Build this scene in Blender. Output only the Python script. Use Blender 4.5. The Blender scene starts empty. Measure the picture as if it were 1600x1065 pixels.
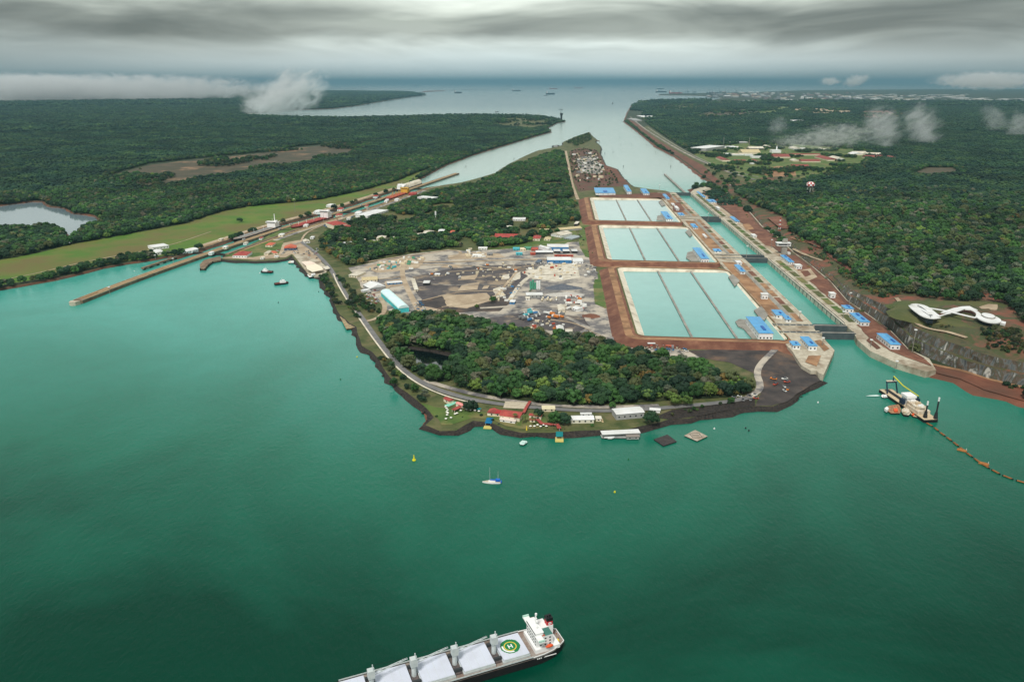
import bpy, bmesh, math, random
import numpy as np
from mathutils import Vector, Matrix, noise as mn
from mathutils.geometry import tessellate_polygon
random.seed(7); np.random.seed(7)
sc = bpy.context.scene
COL = sc.collection
R = math.radians
# ---------------------------------------------------------------- camera
FPX = 1200.0; PITCH = math.atan(404.5/FPX); CAMH = 370.0
cd = bpy.data.cameras.new('camera'); cam = bpy.data.objects.new('camera', cd); COL.objects.link(cam)
cam.location = (0, 0, CAMH); cam.rotation_euler = (math.pi/2-PITCH, 0, 0)
cd.sensor_width = 36; cd.lens = 36*FPX/1600; cd.clip_start = 1; cd.clip_end = 400000
sc.camera = cam
# ---------------------------------------------------------------- world, sun, exposure
SUN_EL, SUN_AZ = R(55), R(200)
w = bpy.data.worlds.new('World'); sc.world = w; w.use_nodes = True
nt = w.node_tree; N = nt.nodes; LK = nt.links; N.clear()
out = N.new('ShaderNodeOutputWorld')
sky = N.new('ShaderNodeTexSky'); sky.sky_type = 'NISHITA'; sky.sun_disc = False
sky.sun_elevation = SUN_EL; sky.sun_rotation = SUN_AZ
bg1 = N.new('ShaderNodeBackground'); bg1.inputs['Strength'].default_value = 0.09
LK.new(sky.outputs[0], bg1.inputs[0])
tc = N.new('ShaderNodeTexCoord')
sep = N.new('ShaderNodeSeparateXYZ'); LK.new(tc.outputs['Generated'], sep.inputs[0])
def wmath(op, a, b=None):
    n = N.new('ShaderNodeMath'); n.operation = op
    for i, q in enumerate((a, b)):
        if q is None: continue
        if isinstance(q, (int, float)): n.inputs[i].default_value = q
        else: LK.new(q, n.inputs[i])
    return n.outputs[0]
az = wmath('ARCTAN2', sep.outputs[0], sep.outputs[1])
def wnoise(kx, kz, off, detail, rough, extra=None):
    c = N.new('ShaderNodeCombineXYZ')
    LK.new(wmath('MULTIPLY', az, kx), c.inputs[0]); LK.new(wmath('MULTIPLY', sep.outputs[2], kz), c.inputs[1])
    c.inputs[2].default_value = off
    n = N.new('ShaderNodeTexNoise'); n.inputs['Scale'].default_value = 1; n.inputs['Detail'].default_value = detail
    n.inputs['Roughness'].default_value = rough; LK.new(c.outputs[0], n.inputs['Vector'])
    if extra is not None: n.inputs['Distortion'].default_value = extra
    return n.outputs['Fac']
n1 = wnoise(3.4, 19, 3.1, 4, .5, 1.0)
n2 = wnoise(3.0, 14, 11.3, 4, .55, .3)
el = wmath('ADD', sep.outputs[2], wmath('MULTIPLY', wmath('SUBTRACT', n2, .5), .05))
ramp = N.new('ShaderNodeValToRGB'); LK.new(wmath('MULTIPLY', el, 5.0), ramp.inputs[0])
cr = ramp.color_ramp
stops = [(0.0, (.24,.32,.34)), (.03, (.27,.345,.36)), (.07, (.34,.41,.42)), (.14, (.42,.48,.48)), (.22, (.38,.42,.41)),
         (.30, (.20,.215,.20)), (.38, (.19,.205,.185)), (.46, (.42,.45,.41)), (.56, (.66,.70,.66)), (1.0, (.95,1.0,.96))]
cr.elements[0].position = stops[0][0]; cr.elements[0].color = (*stops[0][1], 1)
cr.elements[1].position = 1; cr.elements[1].color = (*stops[-1][1], 1)
for p_, c_ in stops[1:-1]:
    e = cr.elements.new(p_); e.color = (*c_, 1)
# dark streak clouds from about 2.5 degrees up
r2 = N.new('ShaderNodeValToRGB'); LK.new(n1, r2.inputs[0])
r2.color_ramp.elements[0].position = .36; r2.color_ramp.elements[0].color = (.55,.55,.53,1)
r2.color_ramp.elements[1].position = .66; r2.color_ramp.elements[1].color = (1.45,1.45,1.4,1)
fade = N.new('ShaderNodeMapRange'); LK.new(sep.outputs[2], fade.inputs[0])
fade.inputs[1].default_value = .018; fade.inputs[2].default_value = .055; fade.interpolation_type = 'SMOOTHSTEP'
fade2 = N.new('ShaderNodeMapRange'); LK.new(sep.outputs[2], fade2.inputs[0])
fade2.inputs[1].default_value = .12; fade2.inputs[2].default_value = .4; fade2.inputs[3].default_value = 1; fade2.inputs[4].default_value = .35
mx = N.new('ShaderNodeMix'); mx.data_type = 'RGBA'; mx.blend_type = 'MULTIPLY'
LK.new(wmath('MULTIPLY', fade.outputs[0], fade2.outputs[0]), mx.inputs['Factor']); LK.new(ramp.outputs[0], mx.inputs['A']); LK.new(r2.outputs[0], mx.inputs['B'])
dome = N.new('ShaderNodeMapRange'); LK.new(sep.outputs[2], dome.inputs[0]); dome.interpolation_type = 'SMOOTHSTEP'
dome.inputs[1].default_value = .22; dome.inputs[2].default_value = .6; dome.inputs[3].default_value = 1.1; dome.inputs[4].default_value = .5
bg2 = N.new('ShaderNodeBackground'); LK.new(mx.outputs['Result'], bg2.inputs[0]); side = N.new('ShaderNodeMapRange'); side.interpolation_type = 'SMOOTHSTEP'; LK.new(wmath('ABSOLUTE', wmath('SUBTRACT', az, .03)), side.inputs[0])
side.inputs[1].default_value = .05; side.inputs[2].default_value = .75; side.inputs[3].default_value = 1.12; side.inputs[4].default_value = .52
LK.new(wmath('MULTIPLY', dome.outputs[0], side.outputs[0]), bg2.inputs['Strength'])
ms = N.new('ShaderNodeMixShader'); ms.inputs[0].default_value = .90
LK.new(bg1.outputs[0], ms.inputs[1]); LK.new(bg2.outputs[0], ms.inputs[2]); LK.new(ms.outputs[0], out.inputs[0])
sd = bpy.data.lights.new('sun', 'SUN'); sd.energy = 2.0; sd.angle = R(12); sd.color = (1, .96, .9)
sun = bpy.data.objects.new('sun', sd); COL.objects.link(sun)
sun.rotation_euler = (math.pi/2-SUN_EL, 0, math.pi-SUN_AZ)
vs = sc.view_settings; vs.view_transform = 'Standard'; vs.look = 'None'; vs.exposure = 0.6; vs.gamma = 1; vs.use_curve_mapping = False
sc.cycles.use_denoising = True; sc.cycles.volume_bounces = 3; sc.cycles.max_bounces = 6; sc.cycles.transparent_max_bounces = 12
sc.cycles.volume_step_rate = 1.0; sc.cycles.volume_max_steps = 64
# ---------------------------------------------------------------- projection helpers (pixel of the 1600 px photo -> metres on the plane z)
CP, SP = math.cos(PITCH), math.sin(PITCH)
def G(px, py, z=4.0):
    u = px-800; v = py-532.5
    t = (z-CAMH)/-(FPX*SP+v*CP)
    return (u*t, (FPX*CP-v*SP)*t)
def GL(pts, z=4.0): return [G(a, b, z) for a, b in pts]
LA = math.atan2(75, FPX/CP); LS, LC = math.sin(LA), math.cos(LA)
def fromL(u, v): return (u*LC+v*LS, -u*LS+v*LC)            # lock frame -> world
def toL(x, y): return (x*LC-y*LS, x*LS+y*LC)
def Lz(px, py, z=9.0): return toL(*G(px, py, z))
# ---------------------------------------------------------------- materials
def lin(c):
    return tuple(((v/255)/12.92 if v/255 <= .04045 else ((v/255+.055)/1.055)**2.4) for v in c)
MATS = {}
def mat(name, c1, c2=None, scale=.2, rough=.85, detail=5, c3=None, scale3=.02, metal=0, bump=0, lo=.35, hi=.65, spec=.3, obj=False, lo3=None, hi3=None):
    """principled; colour wanders between c1 and c2 (srgb 0-255) by noise, with c3 patches at a second scale"""
    if name in MATS: return MATS[name]
    m = bpy.data.materials.new(name); m.use_nodes = True; n = m.node_tree.nodes; l = m.node_tree.links
    b = n['Principled BSDF']; b.inputs['Roughness'].default_value = rough; b.inputs['Metallic'].default_value = metal
    b.inputs['Specular IOR Level'].default_value = spec
    b.inputs['Base Color'].default_value = (*lin(c1), 1)
    if c2 is not None:
        t = n.new('ShaderNodeTexCoord') if obj else n.new('ShaderNodeNewGeometry'); vec = t.outputs['Object' if obj else 'Position']
        def nz(s, d=detail, lo=lo, hi=hi):
            q = n.new('ShaderNodeTexNoise'); q.inputs['Scale'].default_value = s; q.inputs['Detail'].default_value = d
            q.inputs['Roughness'].default_value = .62; l.new(vec, q.inputs['Vector'])
            r = n.new('ShaderNodeMapRange'); l.new(q.outputs['Fac'], r.inputs[0]); r.inputs[1].default_value = lo; r.inputs[2].default_value = hi
            return r.outputs[0]
        mxx = n.new('ShaderNodeMix'); mxx.data_type = 'RGBA'; f = nz(scale); l.new(f, mxx.inputs['Factor'])
        mxx.inputs['A'].default_value = (*lin(c1), 1); mxx.inputs['B'].default_value = (*lin(c2), 1)
        o = mxx.outputs['Result']
        if c3 is not None:
            m2 = n.new('ShaderNodeMix'); m2.data_type = 'RGBA'; l.new(nz(scale3, 7, lo if lo3 is None else lo3, hi if hi3 is None else hi3), m2.inputs['Factor'])
            l.new(o, m2.inputs['A']); m2.inputs['B'].default_value = (*lin(c3), 1); o = m2.outputs['Result']
        l.new(o, b.inputs['Base Color'])
        if bump:
            bp = n.new('ShaderNodeBump'); bp.inputs['Distance'].default_value = bump; bp.inputs['Strength'].default_value = 1
            l.new(f, bp.inputs['Height']); l.new(bp.outputs[0], b.inputs['Normal'])
    MATS[name] = m; return m
def water_mat(name, deep, pale, rough, stops=None, bumpd=.6, ior=1.19, far=None):
    m = bpy.data.materials.new(name); m.use_nodes = True; n = m.node_tree.nodes; l = m.node_tree.links
    b = n['Principled BSDF']; b.inputs['Roughness'].default_value = rough; b.inputs['IOR'].default_value = ior
    g = n.new('ShaderNodeNewGeometry')
    q = n.new('ShaderNodeTexNoise'); q.inputs['Scale'].default_value = .0022; q.inputs['Detail'].default_value = 6; q.inputs['Roughness'].default_value = .55
    q.inputs['Distortion'].default_value = .8; l.new(g.outputs['Position'], q.inputs['Vector'])
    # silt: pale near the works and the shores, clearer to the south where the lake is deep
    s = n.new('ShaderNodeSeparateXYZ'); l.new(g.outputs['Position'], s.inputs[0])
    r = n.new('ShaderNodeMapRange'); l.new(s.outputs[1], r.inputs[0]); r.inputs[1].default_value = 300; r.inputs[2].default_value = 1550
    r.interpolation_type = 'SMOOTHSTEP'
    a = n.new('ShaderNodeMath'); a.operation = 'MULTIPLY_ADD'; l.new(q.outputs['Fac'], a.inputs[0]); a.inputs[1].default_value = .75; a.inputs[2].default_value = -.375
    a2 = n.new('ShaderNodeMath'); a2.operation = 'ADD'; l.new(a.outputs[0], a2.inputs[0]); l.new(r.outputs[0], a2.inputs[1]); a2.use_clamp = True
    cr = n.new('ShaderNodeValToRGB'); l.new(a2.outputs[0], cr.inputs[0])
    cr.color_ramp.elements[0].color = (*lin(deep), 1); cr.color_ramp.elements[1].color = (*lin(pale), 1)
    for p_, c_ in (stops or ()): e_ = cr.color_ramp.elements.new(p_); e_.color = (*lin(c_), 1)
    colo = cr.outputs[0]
    if far:      # silty channel water, its paleness mostly sky reflection put into the colour, clearer again out at sea
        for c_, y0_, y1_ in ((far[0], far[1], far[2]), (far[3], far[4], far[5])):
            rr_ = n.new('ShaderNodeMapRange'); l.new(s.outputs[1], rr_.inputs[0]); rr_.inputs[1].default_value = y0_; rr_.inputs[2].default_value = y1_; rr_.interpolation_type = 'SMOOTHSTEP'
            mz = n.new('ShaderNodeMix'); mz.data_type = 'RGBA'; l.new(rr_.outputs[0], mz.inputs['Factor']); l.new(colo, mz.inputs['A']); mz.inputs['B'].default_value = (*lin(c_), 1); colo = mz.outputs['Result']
    f2 = n.new('ShaderNodeTexNoise'); f2.inputs['Scale'].default_value = .035; f2.inputs['Detail'].default_value = 6; f2.inputs['Roughness'].default_value = .7; l.new(g.outputs['Position'], f2.inputs['Vector'])
    f3 = n.new('ShaderNodeMapRange'); l.new(f2.outputs['Fac'], f3.inputs[0]); f3.inputs[3].default_value = .86; f3.inputs[4].default_value = 1.14
    vmm = n.new('ShaderNodeVectorMath'); vmm.operation = 'SCALE'; l.new(colo, vmm.inputs[0]); l.new(f3.outputs[0], vmm.inputs['Scale'])
    l.new(vmm.outputs[0], b.inputs['Base Color'])
    w1 = n.new('ShaderNodeTexNoise'); w1.inputs['Scale'].default_value = .22; w1.inputs['Detail'].default_value = 5; w1.inputs['Roughness'].default_value = .65
    mp = n.new('ShaderNodeMapping'); mp.inputs['Scale'].default_value = (1, .55, 1); mp.inputs['Rotation'].default_value = (0, 0, .5)
    l.new(g.outputs['Position'], mp.inputs[0]); l.new(mp.outputs[0], w1.inputs['Vector'])
    bp = n.new('ShaderNodeBump'); bp.inputs['Distance'].default_value = bumpd; bp.inputs['Strength'].default_value = 1
    l.new(w1.outputs['Fac'], bp.inputs['Height']); l.new(bp.outputs[0], b.inputs['Normal'])
    return m
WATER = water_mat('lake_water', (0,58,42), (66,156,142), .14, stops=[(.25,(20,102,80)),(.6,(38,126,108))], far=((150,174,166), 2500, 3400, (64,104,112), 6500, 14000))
BASINW = water_mat('basin_water', (80,148,138), (106,164,156), .10, bumpd=.12, ior=1.25, far=((150,178,174), 1550, 2500, (150,178,174), 6500, 14000))  # farther basins get a paler base colour, standing for reflected sky
PONDW = mat('pond_water', (12,22,22), rough=.08, spec=.5)
M = dict(
 forestfloor=mat('forest_floor', (38,52,30), (58,66,38), .02),
 scrub=mat('scrub', (56,76,38), (84,92,50), .03, c3=(104,98,62), scale3=.008),
 grass=mat('grass', (78,112,36), (102,126,44), .012, c3=(106,98,54), scale3=.006, lo=.4, hi=.62),
 lawn=mat('lawn', (66,94,40), (92,112,52), .05, c3=(124,116,74), scale3=.02, lo3=.5, hi3=.62),
 verge=mat('verge', (62,76,38), (98,100,60), .05, c3=(112,104,74), scale3=.03, lo3=.5, hi3=.64),
 bank=mat('bank_rock', (52,46,40), (92,76,62), .25, c3=(112,74,54), scale3=.02, bump=.5),
 darkbank=mat('dark_rock', (34,32,31), (66,58,52), .4, bump=.6),
 redbank=mat('red_bank', (108,66,50), (142,88,66), .08, c3=(84,62,50), scale3=.02),
 reddirt=mat('red_dirt', (116,74,58), (150,108,84), .08, c3=(98,62,50), scale3=.03),
 orangedirt=mat('orange_dirt', (152,112,80), (176,138,102), .06, c3=(128,96,70), scale3=.04, lo3=.45, hi3=.6),
 tandirt=mat('tan_dirt', (176,158,132), (202,184,158), .1, c3=(158,138,114), scale3=.03),
 gravel=mat('gravel', (98,96,98), (134,130,126), .1, c3=(186,176,160), scale3=.025, lo3=.45, hi3=.58),
 darkgravel=mat('dark_gravel', (70,66,70), (96,90,88), .06, c3=(150,134,114), scale3=.022, lo3=.54, hi3=.64),
 blacksoil=mat('black_soil', (54,50,50), (82,74,70), .05, c3=(112,90,74), scale3=.02, lo3=.5, hi3=.66),
 field=mat('bare_field', (64,64,46), (90,78,60), .012, c3=(138,110,84), scale3=.006, lo3=.56, hi3=.64),
 concrete=mat('concrete', (172,162,142), (200,192,172), .15, c3=(140,124,104), scale3=.03, lo3=.5, hi3=.64),
 paleconcrete=mat('pale_concrete', (214,204,182), (234,226,206), .1, c3=(176,166,146), scale3=.05, lo3=.5, hi3=.68),
 greyconcrete=mat('grey_concrete', (150,148,140), (172,168,158), .2, c3=(128,124,116), scale3=.04),
 darkmetal=mat('dark_metal', (66,74,78), (84,92,94), .1, rough=.6),
 bermroad=mat('berm_road', (160,136,114), (184,160,136), .08, c3=(122,92,74), scale3=.03, lo3=.45, hi3=.6),
 bermslope=mat('berm_slope', (88,58,48), (112,76,62), .12, c3=(84,80,56), scale3=.03, lo3=.5, hi3=.62),
 asphalt=mat('asphalt', (108,108,108), (128,126,124), .1),
 whiteconc=mat('chip_concrete', (214,206,188), (234,228,212), .4, c3=(180,170,150), scale3=.1),
)
# ---------------------------------------------------------------- mesh + tagging helpers
def tag(o, label=None, cat=None, group=None, kind=None):
    if label: o['label'] = label
    if cat: o['category'] = cat
    if group: o['group'] = group
    if kind: o['kind'] = kind
    return o
def thing(name, label, cat, loc=(0,0,0), rz=0, group=None):
    o = bpy.data.objects.new(name, None); COL.objects.link(o); o.location = loc; o.rotation_euler = (0,0,rz)
    o.empty_display_size = .5
    return tag(o, label, cat, group)
class MB:
    def __init__(s): s.v = []; s.f = []; s.mi = []; s.cur = 0
    def add(s, vs, fs):
        o = len(s.v); s.v += [tuple(p) for p in vs]
        for f in fs: s.f.append([i+o for i in f]); s.mi.append(s.cur)
        return s
    def box(s, x0, x1, y0, y1, z0, z1):
        return s.add([(x0,y0,z0),(x1,y0,z0),(x1,y1,z0),(x0,y1,z0),(x0,y0,z1),(x1,y0,z1),(x1,y1,z1),(x0,y1,z1)],
                     [(3,2,1,0),(4,5,6,7),(0,1,5,4),(1,2,6,5),(2,3,7,6),(3,0,4,7)])
    def prism(s, pts, z0, z1):
        n = len(pts); tri = tessellate_polygon([[Vector((p[0], p[1], 0)) for p in pts]])
        vs = [(p[0], p[1], z1) for p in pts]+[(p[0], p[1], z0) for p in pts]
        a = sum(pts[i][0]*pts[(i+1)%n][1]-pts[(i+1)%n][0]*pts[i][1] for i in range(n))
        fs = []
        for t in tri:
            q = [pts[k] for k in t]; ar = (q[1][0]-q[0][0])*(q[2][1]-q[0][1])-(q[2][0]-q[0][0])*(q[1][1]-q[0][1])
            fs.append(t if ar > 0 else t[::-1])
        for i in range(n):
            j = (i+1) % n
            fs.append((i, n+i, n+j, j) if a > 0 else (j, n+j, n+i, i))
        return s.add(vs, fs)
    def tube(s, p0, p1, r0, r1=None, n=6, cap=True):
        r1 = r0 if r1 is None else r1; p0 = Vector(p0); p1 = Vector(p1); d = (p1-p0).normalized()
        a = d.orthogonal().normalized(); b = d.cross(a)
        vs = [p0+(a*math.cos(t)+b*math.sin(t))*r0 for t in [2*math.pi*i/n for i in range(n)]]
        vs += [p1+(a*math.cos(t)+b*math.sin(t))*r1 for t in [2*math.pi*i/n for i in range(n)]]
        fs = [(i, (i+1) % n, n+(i+1) % n, n+i) for i in range(n)]
        if cap: fs += [tuple(range(n))[::-1], tuple(range(n, 2*n))]
        return s.add(vs, fs)
    def gable(s, x0, x1, y0, y1, z0, h, along='y', over=.5, hip=0):
        x0 -= over; x1 += over; y0 -= over; y1 += over
        if along == 'y':
            xm = (x0+x1)/2; r = [(xm, y0+hip, z0+h), (xm, y1-hip, z0+h)]
            vs = [(x0,y0,z0),(x1,y0,z0),(x1,y1,z0),(x0,y1,z0)]+r
            return s.add(vs, [(0,1,4),(1,2,5,4),(2,3,5),(3,0,4,5),(3,2,1,0)])
        ym = (y0+y1)/2; r = [(x0+hip, ym, z0+h), (x1-hip, ym, z0+h)]
        vs = [(x0,y0,z0),(x1,y0,z0),(x1,y1,z0),(x0,y1,z0)]+r
        return s.add(vs, [(0,1,5,4),(1,2,5),(2,3,4,5),(3,0,4),(3,2,1,0)])
    def ball(s, c, r, sub=1, sx=1, sy=1, sz=1, jit=0):
        bm = bmesh.new(); bmesh.ops.create_icosphere(bm, subdivisions=sub, radius=1)
        vs = []
        for q in bm.verts:
            k = r*(1+random.uniform(-jit, jit)); vs.append((c[0]+q.co.x*k*sx, c[1]+q.co.y*k*sy, c[2]+q.co.z*k*sz))
        bm.verts.ensure_lookup_table(); fs = [[v.index for v in f.verts] for f in bm.faces]; bm.free()
        return s.add(vs, fs)
    def mesh(s, name, mats):
        me = bpy.data.meshes.new(name); me.from_pydata(s.v, [], s.f)
        for m_ in (mats if isinstance(mats, (list, tuple)) else [mats]): me.materials.append(m_)
        if any(s.mi): me.polygons.foreach_set('material_index', s.mi)
        me.update(); return me
    def build(s, name, mats, parent=None, loc=None):
        o = bpy.data.objects.new(name, s.mesh(name, mats)); COL.objects.link(o)
        if parent: o.parent = parent
        if loc: o.location = loc
        return o
def copy_thing(root, loc, rz, label=None, group=None, sc_=None):
    r = root.copy(); COL.objects.link(r); r.location = loc; r.rotation_euler = (0,0,rz)
    if sc_: r.scale = (sc_,)*3 if isinstance(sc_, (int, float)) else sc_
    if label: r['label'] = label
    if group: r['group'] = group
    for ch in list(root.children):
        c = ch.copy(); COL.objects.link(c); c.parent = r
        for g in ch.children:
            d = g.copy(); COL.objects.link(d); d.parent = c
    return r
def area(p): return sum(p[i][0]*p[(i+1)%len(p)][1]-p[(i+1)%len(p)][0]*p[i][1] for i in range(len(p)))/2
def rough(pts, step, amp, closed=True):
    out = []; n = len(pts)
    for i in range(n if closed else n-1):
        a = Vector(pts[i]); b = Vector(pts[(i+1) % n]); d = b-a; L_ = d.length
        k = max(1, min(400, int(L_/step))); nn = Vector((-d.y, d.x)).normalized() if L_ > 0 else Vector((0, 0))
        for j in range(k):
            p = a+d*(j/k)
            q = mn.fractal(Vector((p.x/(step*4), p.y/(step*4), 3.3)), .8, 2.0, 4)
            p = p+nn*q*amp
            out.append((p.x, p.y))
    if not closed: out.append(tuple(pts[-1]))
    return out
ZC = [0.0]
def sheet(name, pts, z, m, bank=None, out_=6.0, zb=-1.0, step=0, amp=0, holes=(), kind='structure'):
    """flat ground region; with bank: sloping edge down to zb"""
    if bank is None: ZC[0] += .0035; z += ZC[0]
    if step: pts = rough(pts, step, amp); holes = [rough(h, step, amp) for h in holes]
    if area(pts) < 0: pts = pts[::-1]
    loops = [pts]+[h if area(h) < 0 else h[::-1] for h in holes]
    mb = MB(); flat = [p for l_ in loops for p in l_]
    tri = tessellate_polygon([[Vector((p[0], p[1], 0)) for p in l_] for l_ in loops])
    fs = []
    for t in tri:
        q = [flat[k] for k in t]; ar = (q[1][0]-q[0][0])*(q[2][1]-q[0][1])-(q[2][0]-q[0][0])*(q[1][1]-q[0][1])
        fs.append(t if ar > 0 else t[::-1])
    mb.add([(p[0], p[1], z) for p in flat], fs)
    if bank is not None:
        mb.cur = 1
        for lp in loops:
            n = len(lp); vs = []
            for i in range(n):
                a = Vector(lp[i-1]); b = Vector(lp[i]); c = Vector(lp[(i+1) % n]); d = (c-a)
                nn = Vector((d.y, -d.x)).normalized() if d.length > 0 else Vector((0, 0))
                k = out_*(1+1.1*mn.noise(Vector((b.x*.05, b.y*.05, 0))))
                vs.append((b.x, b.y, z)); vs.append((b.x+nn.x*k*.45, b.y+nn.y*k*.45, z+(zb-z)*.3)); vs.append((b.x+nn.x*k, b.y+nn.y*k, zb))
            fs = []
            for i in range(n):
                j = (i+1) % n
                for q in (0, 1): fs.append((3*i+q, 3*i+q+1, 3*j+q+1, 3*j+q))
            mb.add(vs, fs)
    o = mb.build(name, [m, bank] if bank is not None else m)
    if kind: o['kind'] = kind
    return o
def strip(name, pts, wd, z, m, kind='structure', thick=0):
    """a road or path of width wd along a world polyline"""
    ZC[0] += .0035; z += ZC[0]
    P = [Vector(p) for p in pts]
    # smooth by Chaikin
    for _ in range(2):
        Q = [P[0]]
        for a, b in zip(P[:-1], P[1:]): Q += [a*.75+b*.25, a*.25+b*.75]
        P = Q+[P[-1]]
    vs = []
    for i, p in enumerate(P):
        d = (P[min(i+1, len(P)-1)]-P[max(i-1, 0)]).normalized(); nn = Vector((-d.y, d.x))*wd/2
        vs += [(p.x-nn.x, p.y-nn.y, z), (p.x+nn.x, p.y+nn.y, z)]
    mb = MB().add(vs, [(2*i, 2*i+2, 2*i+3, 2*i+1) for i in range(len(P)-1)])
    if thick:
        k = len(vs); mb.add([(a, b, c-thick) for a, b, c in vs], [])
        for i in range(len(P)-1):
            mb.f += [[2*i, k+2*i, k+2*i+2, 2*i+2], [2*i+1, 2*i+3, k+2*i+3, k+2*i+1]]; mb.mi += [0, 0]
        mb.f += [[0, 1, k+1, k], [2*len(P)-2, k+2*len(P)-2, k+2*len(P)-1, 2*len(P)-1]]; mb.mi += [0, 0]
    o = mb.build(name, m)
    if kind: o['kind'] = kind
    return o
def inside(pts, X, Y):
    r = np.zeros(X.shape, bool); n = len(pts)
    for i in range(n):
        x0, y0 = pts[i]; x1, y1 = pts[(i+1) % n]
        if y0 == y1: continue
        c = ((y0 > Y) != (y1 > Y)) & (X < (x1-x0)*(Y-y0)/(y1-y0)+x0); r ^= c
    return r
# ================================================================ SETTING
mb = MB(); 
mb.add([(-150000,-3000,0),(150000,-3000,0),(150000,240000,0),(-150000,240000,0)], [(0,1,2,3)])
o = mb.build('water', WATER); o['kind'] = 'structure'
# centre line of the old locks
OC = [Vector(p) for p in GL([(118,470),(200,438),(312,399),(369,380),(425,361),(467,348),(534,330),(575,317),(640,295),(715,270)], 6)]
def resample(P, step):
    Q = []; 
    for a, b in zip(P[:-1], P[1:]):
        k = max(1, int((b-a).length/step)); Q += [a+(b-a)*(i/k) for i in range(k)]
    Q.append(P[-1])
    for _ in range(4): Q = [Q[0]]+[(Q[i-1]+Q[i]*2+Q[i+1])/4 for i in range(1, len(Q)-1)]+[Q[-1]]
    return Q
OC = resample(OC, 40)
OCL = [0]
for a, b in zip(OC[:-1], OC[1:]): OCL.append(OCL[-1]+(b-a).length)
def old(s, off, rz=False):
    """point at chainage s, offset off (east +) from the centre wall of the old locks"""
    s = max(0, min(OCL[-1]-.01, s)); i = max(k for k in range(len(OCL)) if OCL[k] <= s); i = min(i, len(OC)-2)
    d = (OC[i+1]-OC[i]); p = OC[i]+d*((s-OCL[i])/d.length); d.normalize(); q = p+Vector((d.y, -d.x))*off
    return (q.x, q.y, math.atan2(d.y, d.x)-math.pi/2) if rz else (q.x, q.y)
def old_s(px, py):
    q = Vector(G(px, py, 6)); i = min(range(len(OC)), key=lambda k: (OC[k]-q).length); return OCL[i]
S0, S1 = old_s(300, 402), old_s(650, 291)
westwall = [old(S0-20+i*40, -43) for i in range(int((S1-S0)/40)+1)]
eastwall = [old(S0+40+i*40, 43) for i in range(int((S1-S0-40)/40)+1)]
W_shore = [(-400,560),(-200,500),(0,450),(60,440),(110,429),(160,417),(200,410),(240,404),(262,400)]
W_north = [(676,268),(700,256),(720,249),(738,242),(795,225),(835,213),(861,206),(853,201),(870,192),(883,190),(864,185),
 (841,182),(795,181),(700,180.6),(640,183),(540,185),(470,184),(400,182),(385,180),(398,177),(450,172),(520,170),(560,165),(600,158),(640,152),
 (666,149),(650,146),(610,142.5),(560,141),(400,140.5),(200,140),(-600,140),(-1500,200),(-1200,400)]
LAKE = GL([(-90,324),(0,320),(50,314),(65,314),(80,322),(100,324),(115,333),(135,334),(150,337),(163,347),(150,352),(130,360),(117,372),(108,381),(102,379),(103,366),(92,358),(60,357),(40,358),(0,358),(-60,358)])
west = GL(W_shore)+westwall+GL(W_north)
sheet('west_bank_land', west, 4, M['forestfloor'], M['bank'], step=25, amp=5, holes=[LAKE])
I_shore = [(345,405),(372,407),(400,408),(430,407),(447,404),(456,399),(462,408),(482,428),(500,431),(505,440),(512,455),(520,462),(524,478),(533,492),
 (545,505),(557,510),(561,528),(566,540),(582,550),(592,562),(607,586),(623,605),(646,620),(664,636),(677,652),(664,664),(687,673),(711,672),(724,664),
 (739,657),(767,660),(789,670),(815,675.5),(862,675.5),(900,673),(938,672),(975,672),(1001,666),(1027,661),(1044,655),(1076,653),(1105,645),(1137,641),(1180,634),(1207,634),
 (1228,626),(1240,620),(1256,607),(1270,599),(1281,594),(1262,591),(1250,586),(1246,576),(1254,570),(1266,560)]
I_north = [(1052,303),(1040,298),(1012,295),(988,291),(982,286),(970,274),(964,264),(946,258),(937,240),(939,231),(936,226),(938,229),(930,221),(933,219),(927,214),(920,206.5),(900,213),(880,222),
 (879,227),(862,231),(841,235),(824,242),(792,258),(775,270),(740,280),(720,285),(688,290)]
POND = GL([(612,548),(640,540),(690,548),(722,553),(705,572),(692,590),(672,586),(655,574),(640,560)])
island = GL(I_shore)+[fromL(396, 1120), fromL(396, 2690)]+GL(I_north)+eastwall[::-1]
sheet('peninsula_land', island, 4, M['verge'], M['darkbank'], step=14, amp=2.5, out_=8, holes=[POND])
E_shore = [(2300,800),(1900,700),(1700,650),(1600,626),(1578,620),(1537,609),(1499,592),(1461,582)]
E_north = [(1082,294),(1096,292),(1110,287),(1110,282),(1100,277),(1076,258),(1056,244),(1028,230),(1012,217),(990,200),(976,190),(981,176),(989,162),(1022,159),(1060,158.5),(1110,157),(1130,153),
 (1100,150),(1080,149.4),(1030,149),(1032,147),(1100,145.5),(1180,144),(1260,141),(1450,139.5),(1600,139.5),(2300,139.5),(2700,300)]
east = GL(E_shore)+[G(1430,562), fromL(500, 1130), fromL(470, 2690)]+GL(E_north)
sheet('east_bank_land', east, 4, M['forestfloor'], M['redbank'], step=25, amp=4, out_=16)
o = sheet('pond', [(p[0]*1.0, p[1]) for p in rough(POND, 20, 6)], 1.2, PONDW)
LAKEW = mat('still_lake', (120,138,144), rough=.08, spec=.8)
sheet('west_lake', LAKE, .3, LAKEW)
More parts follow.
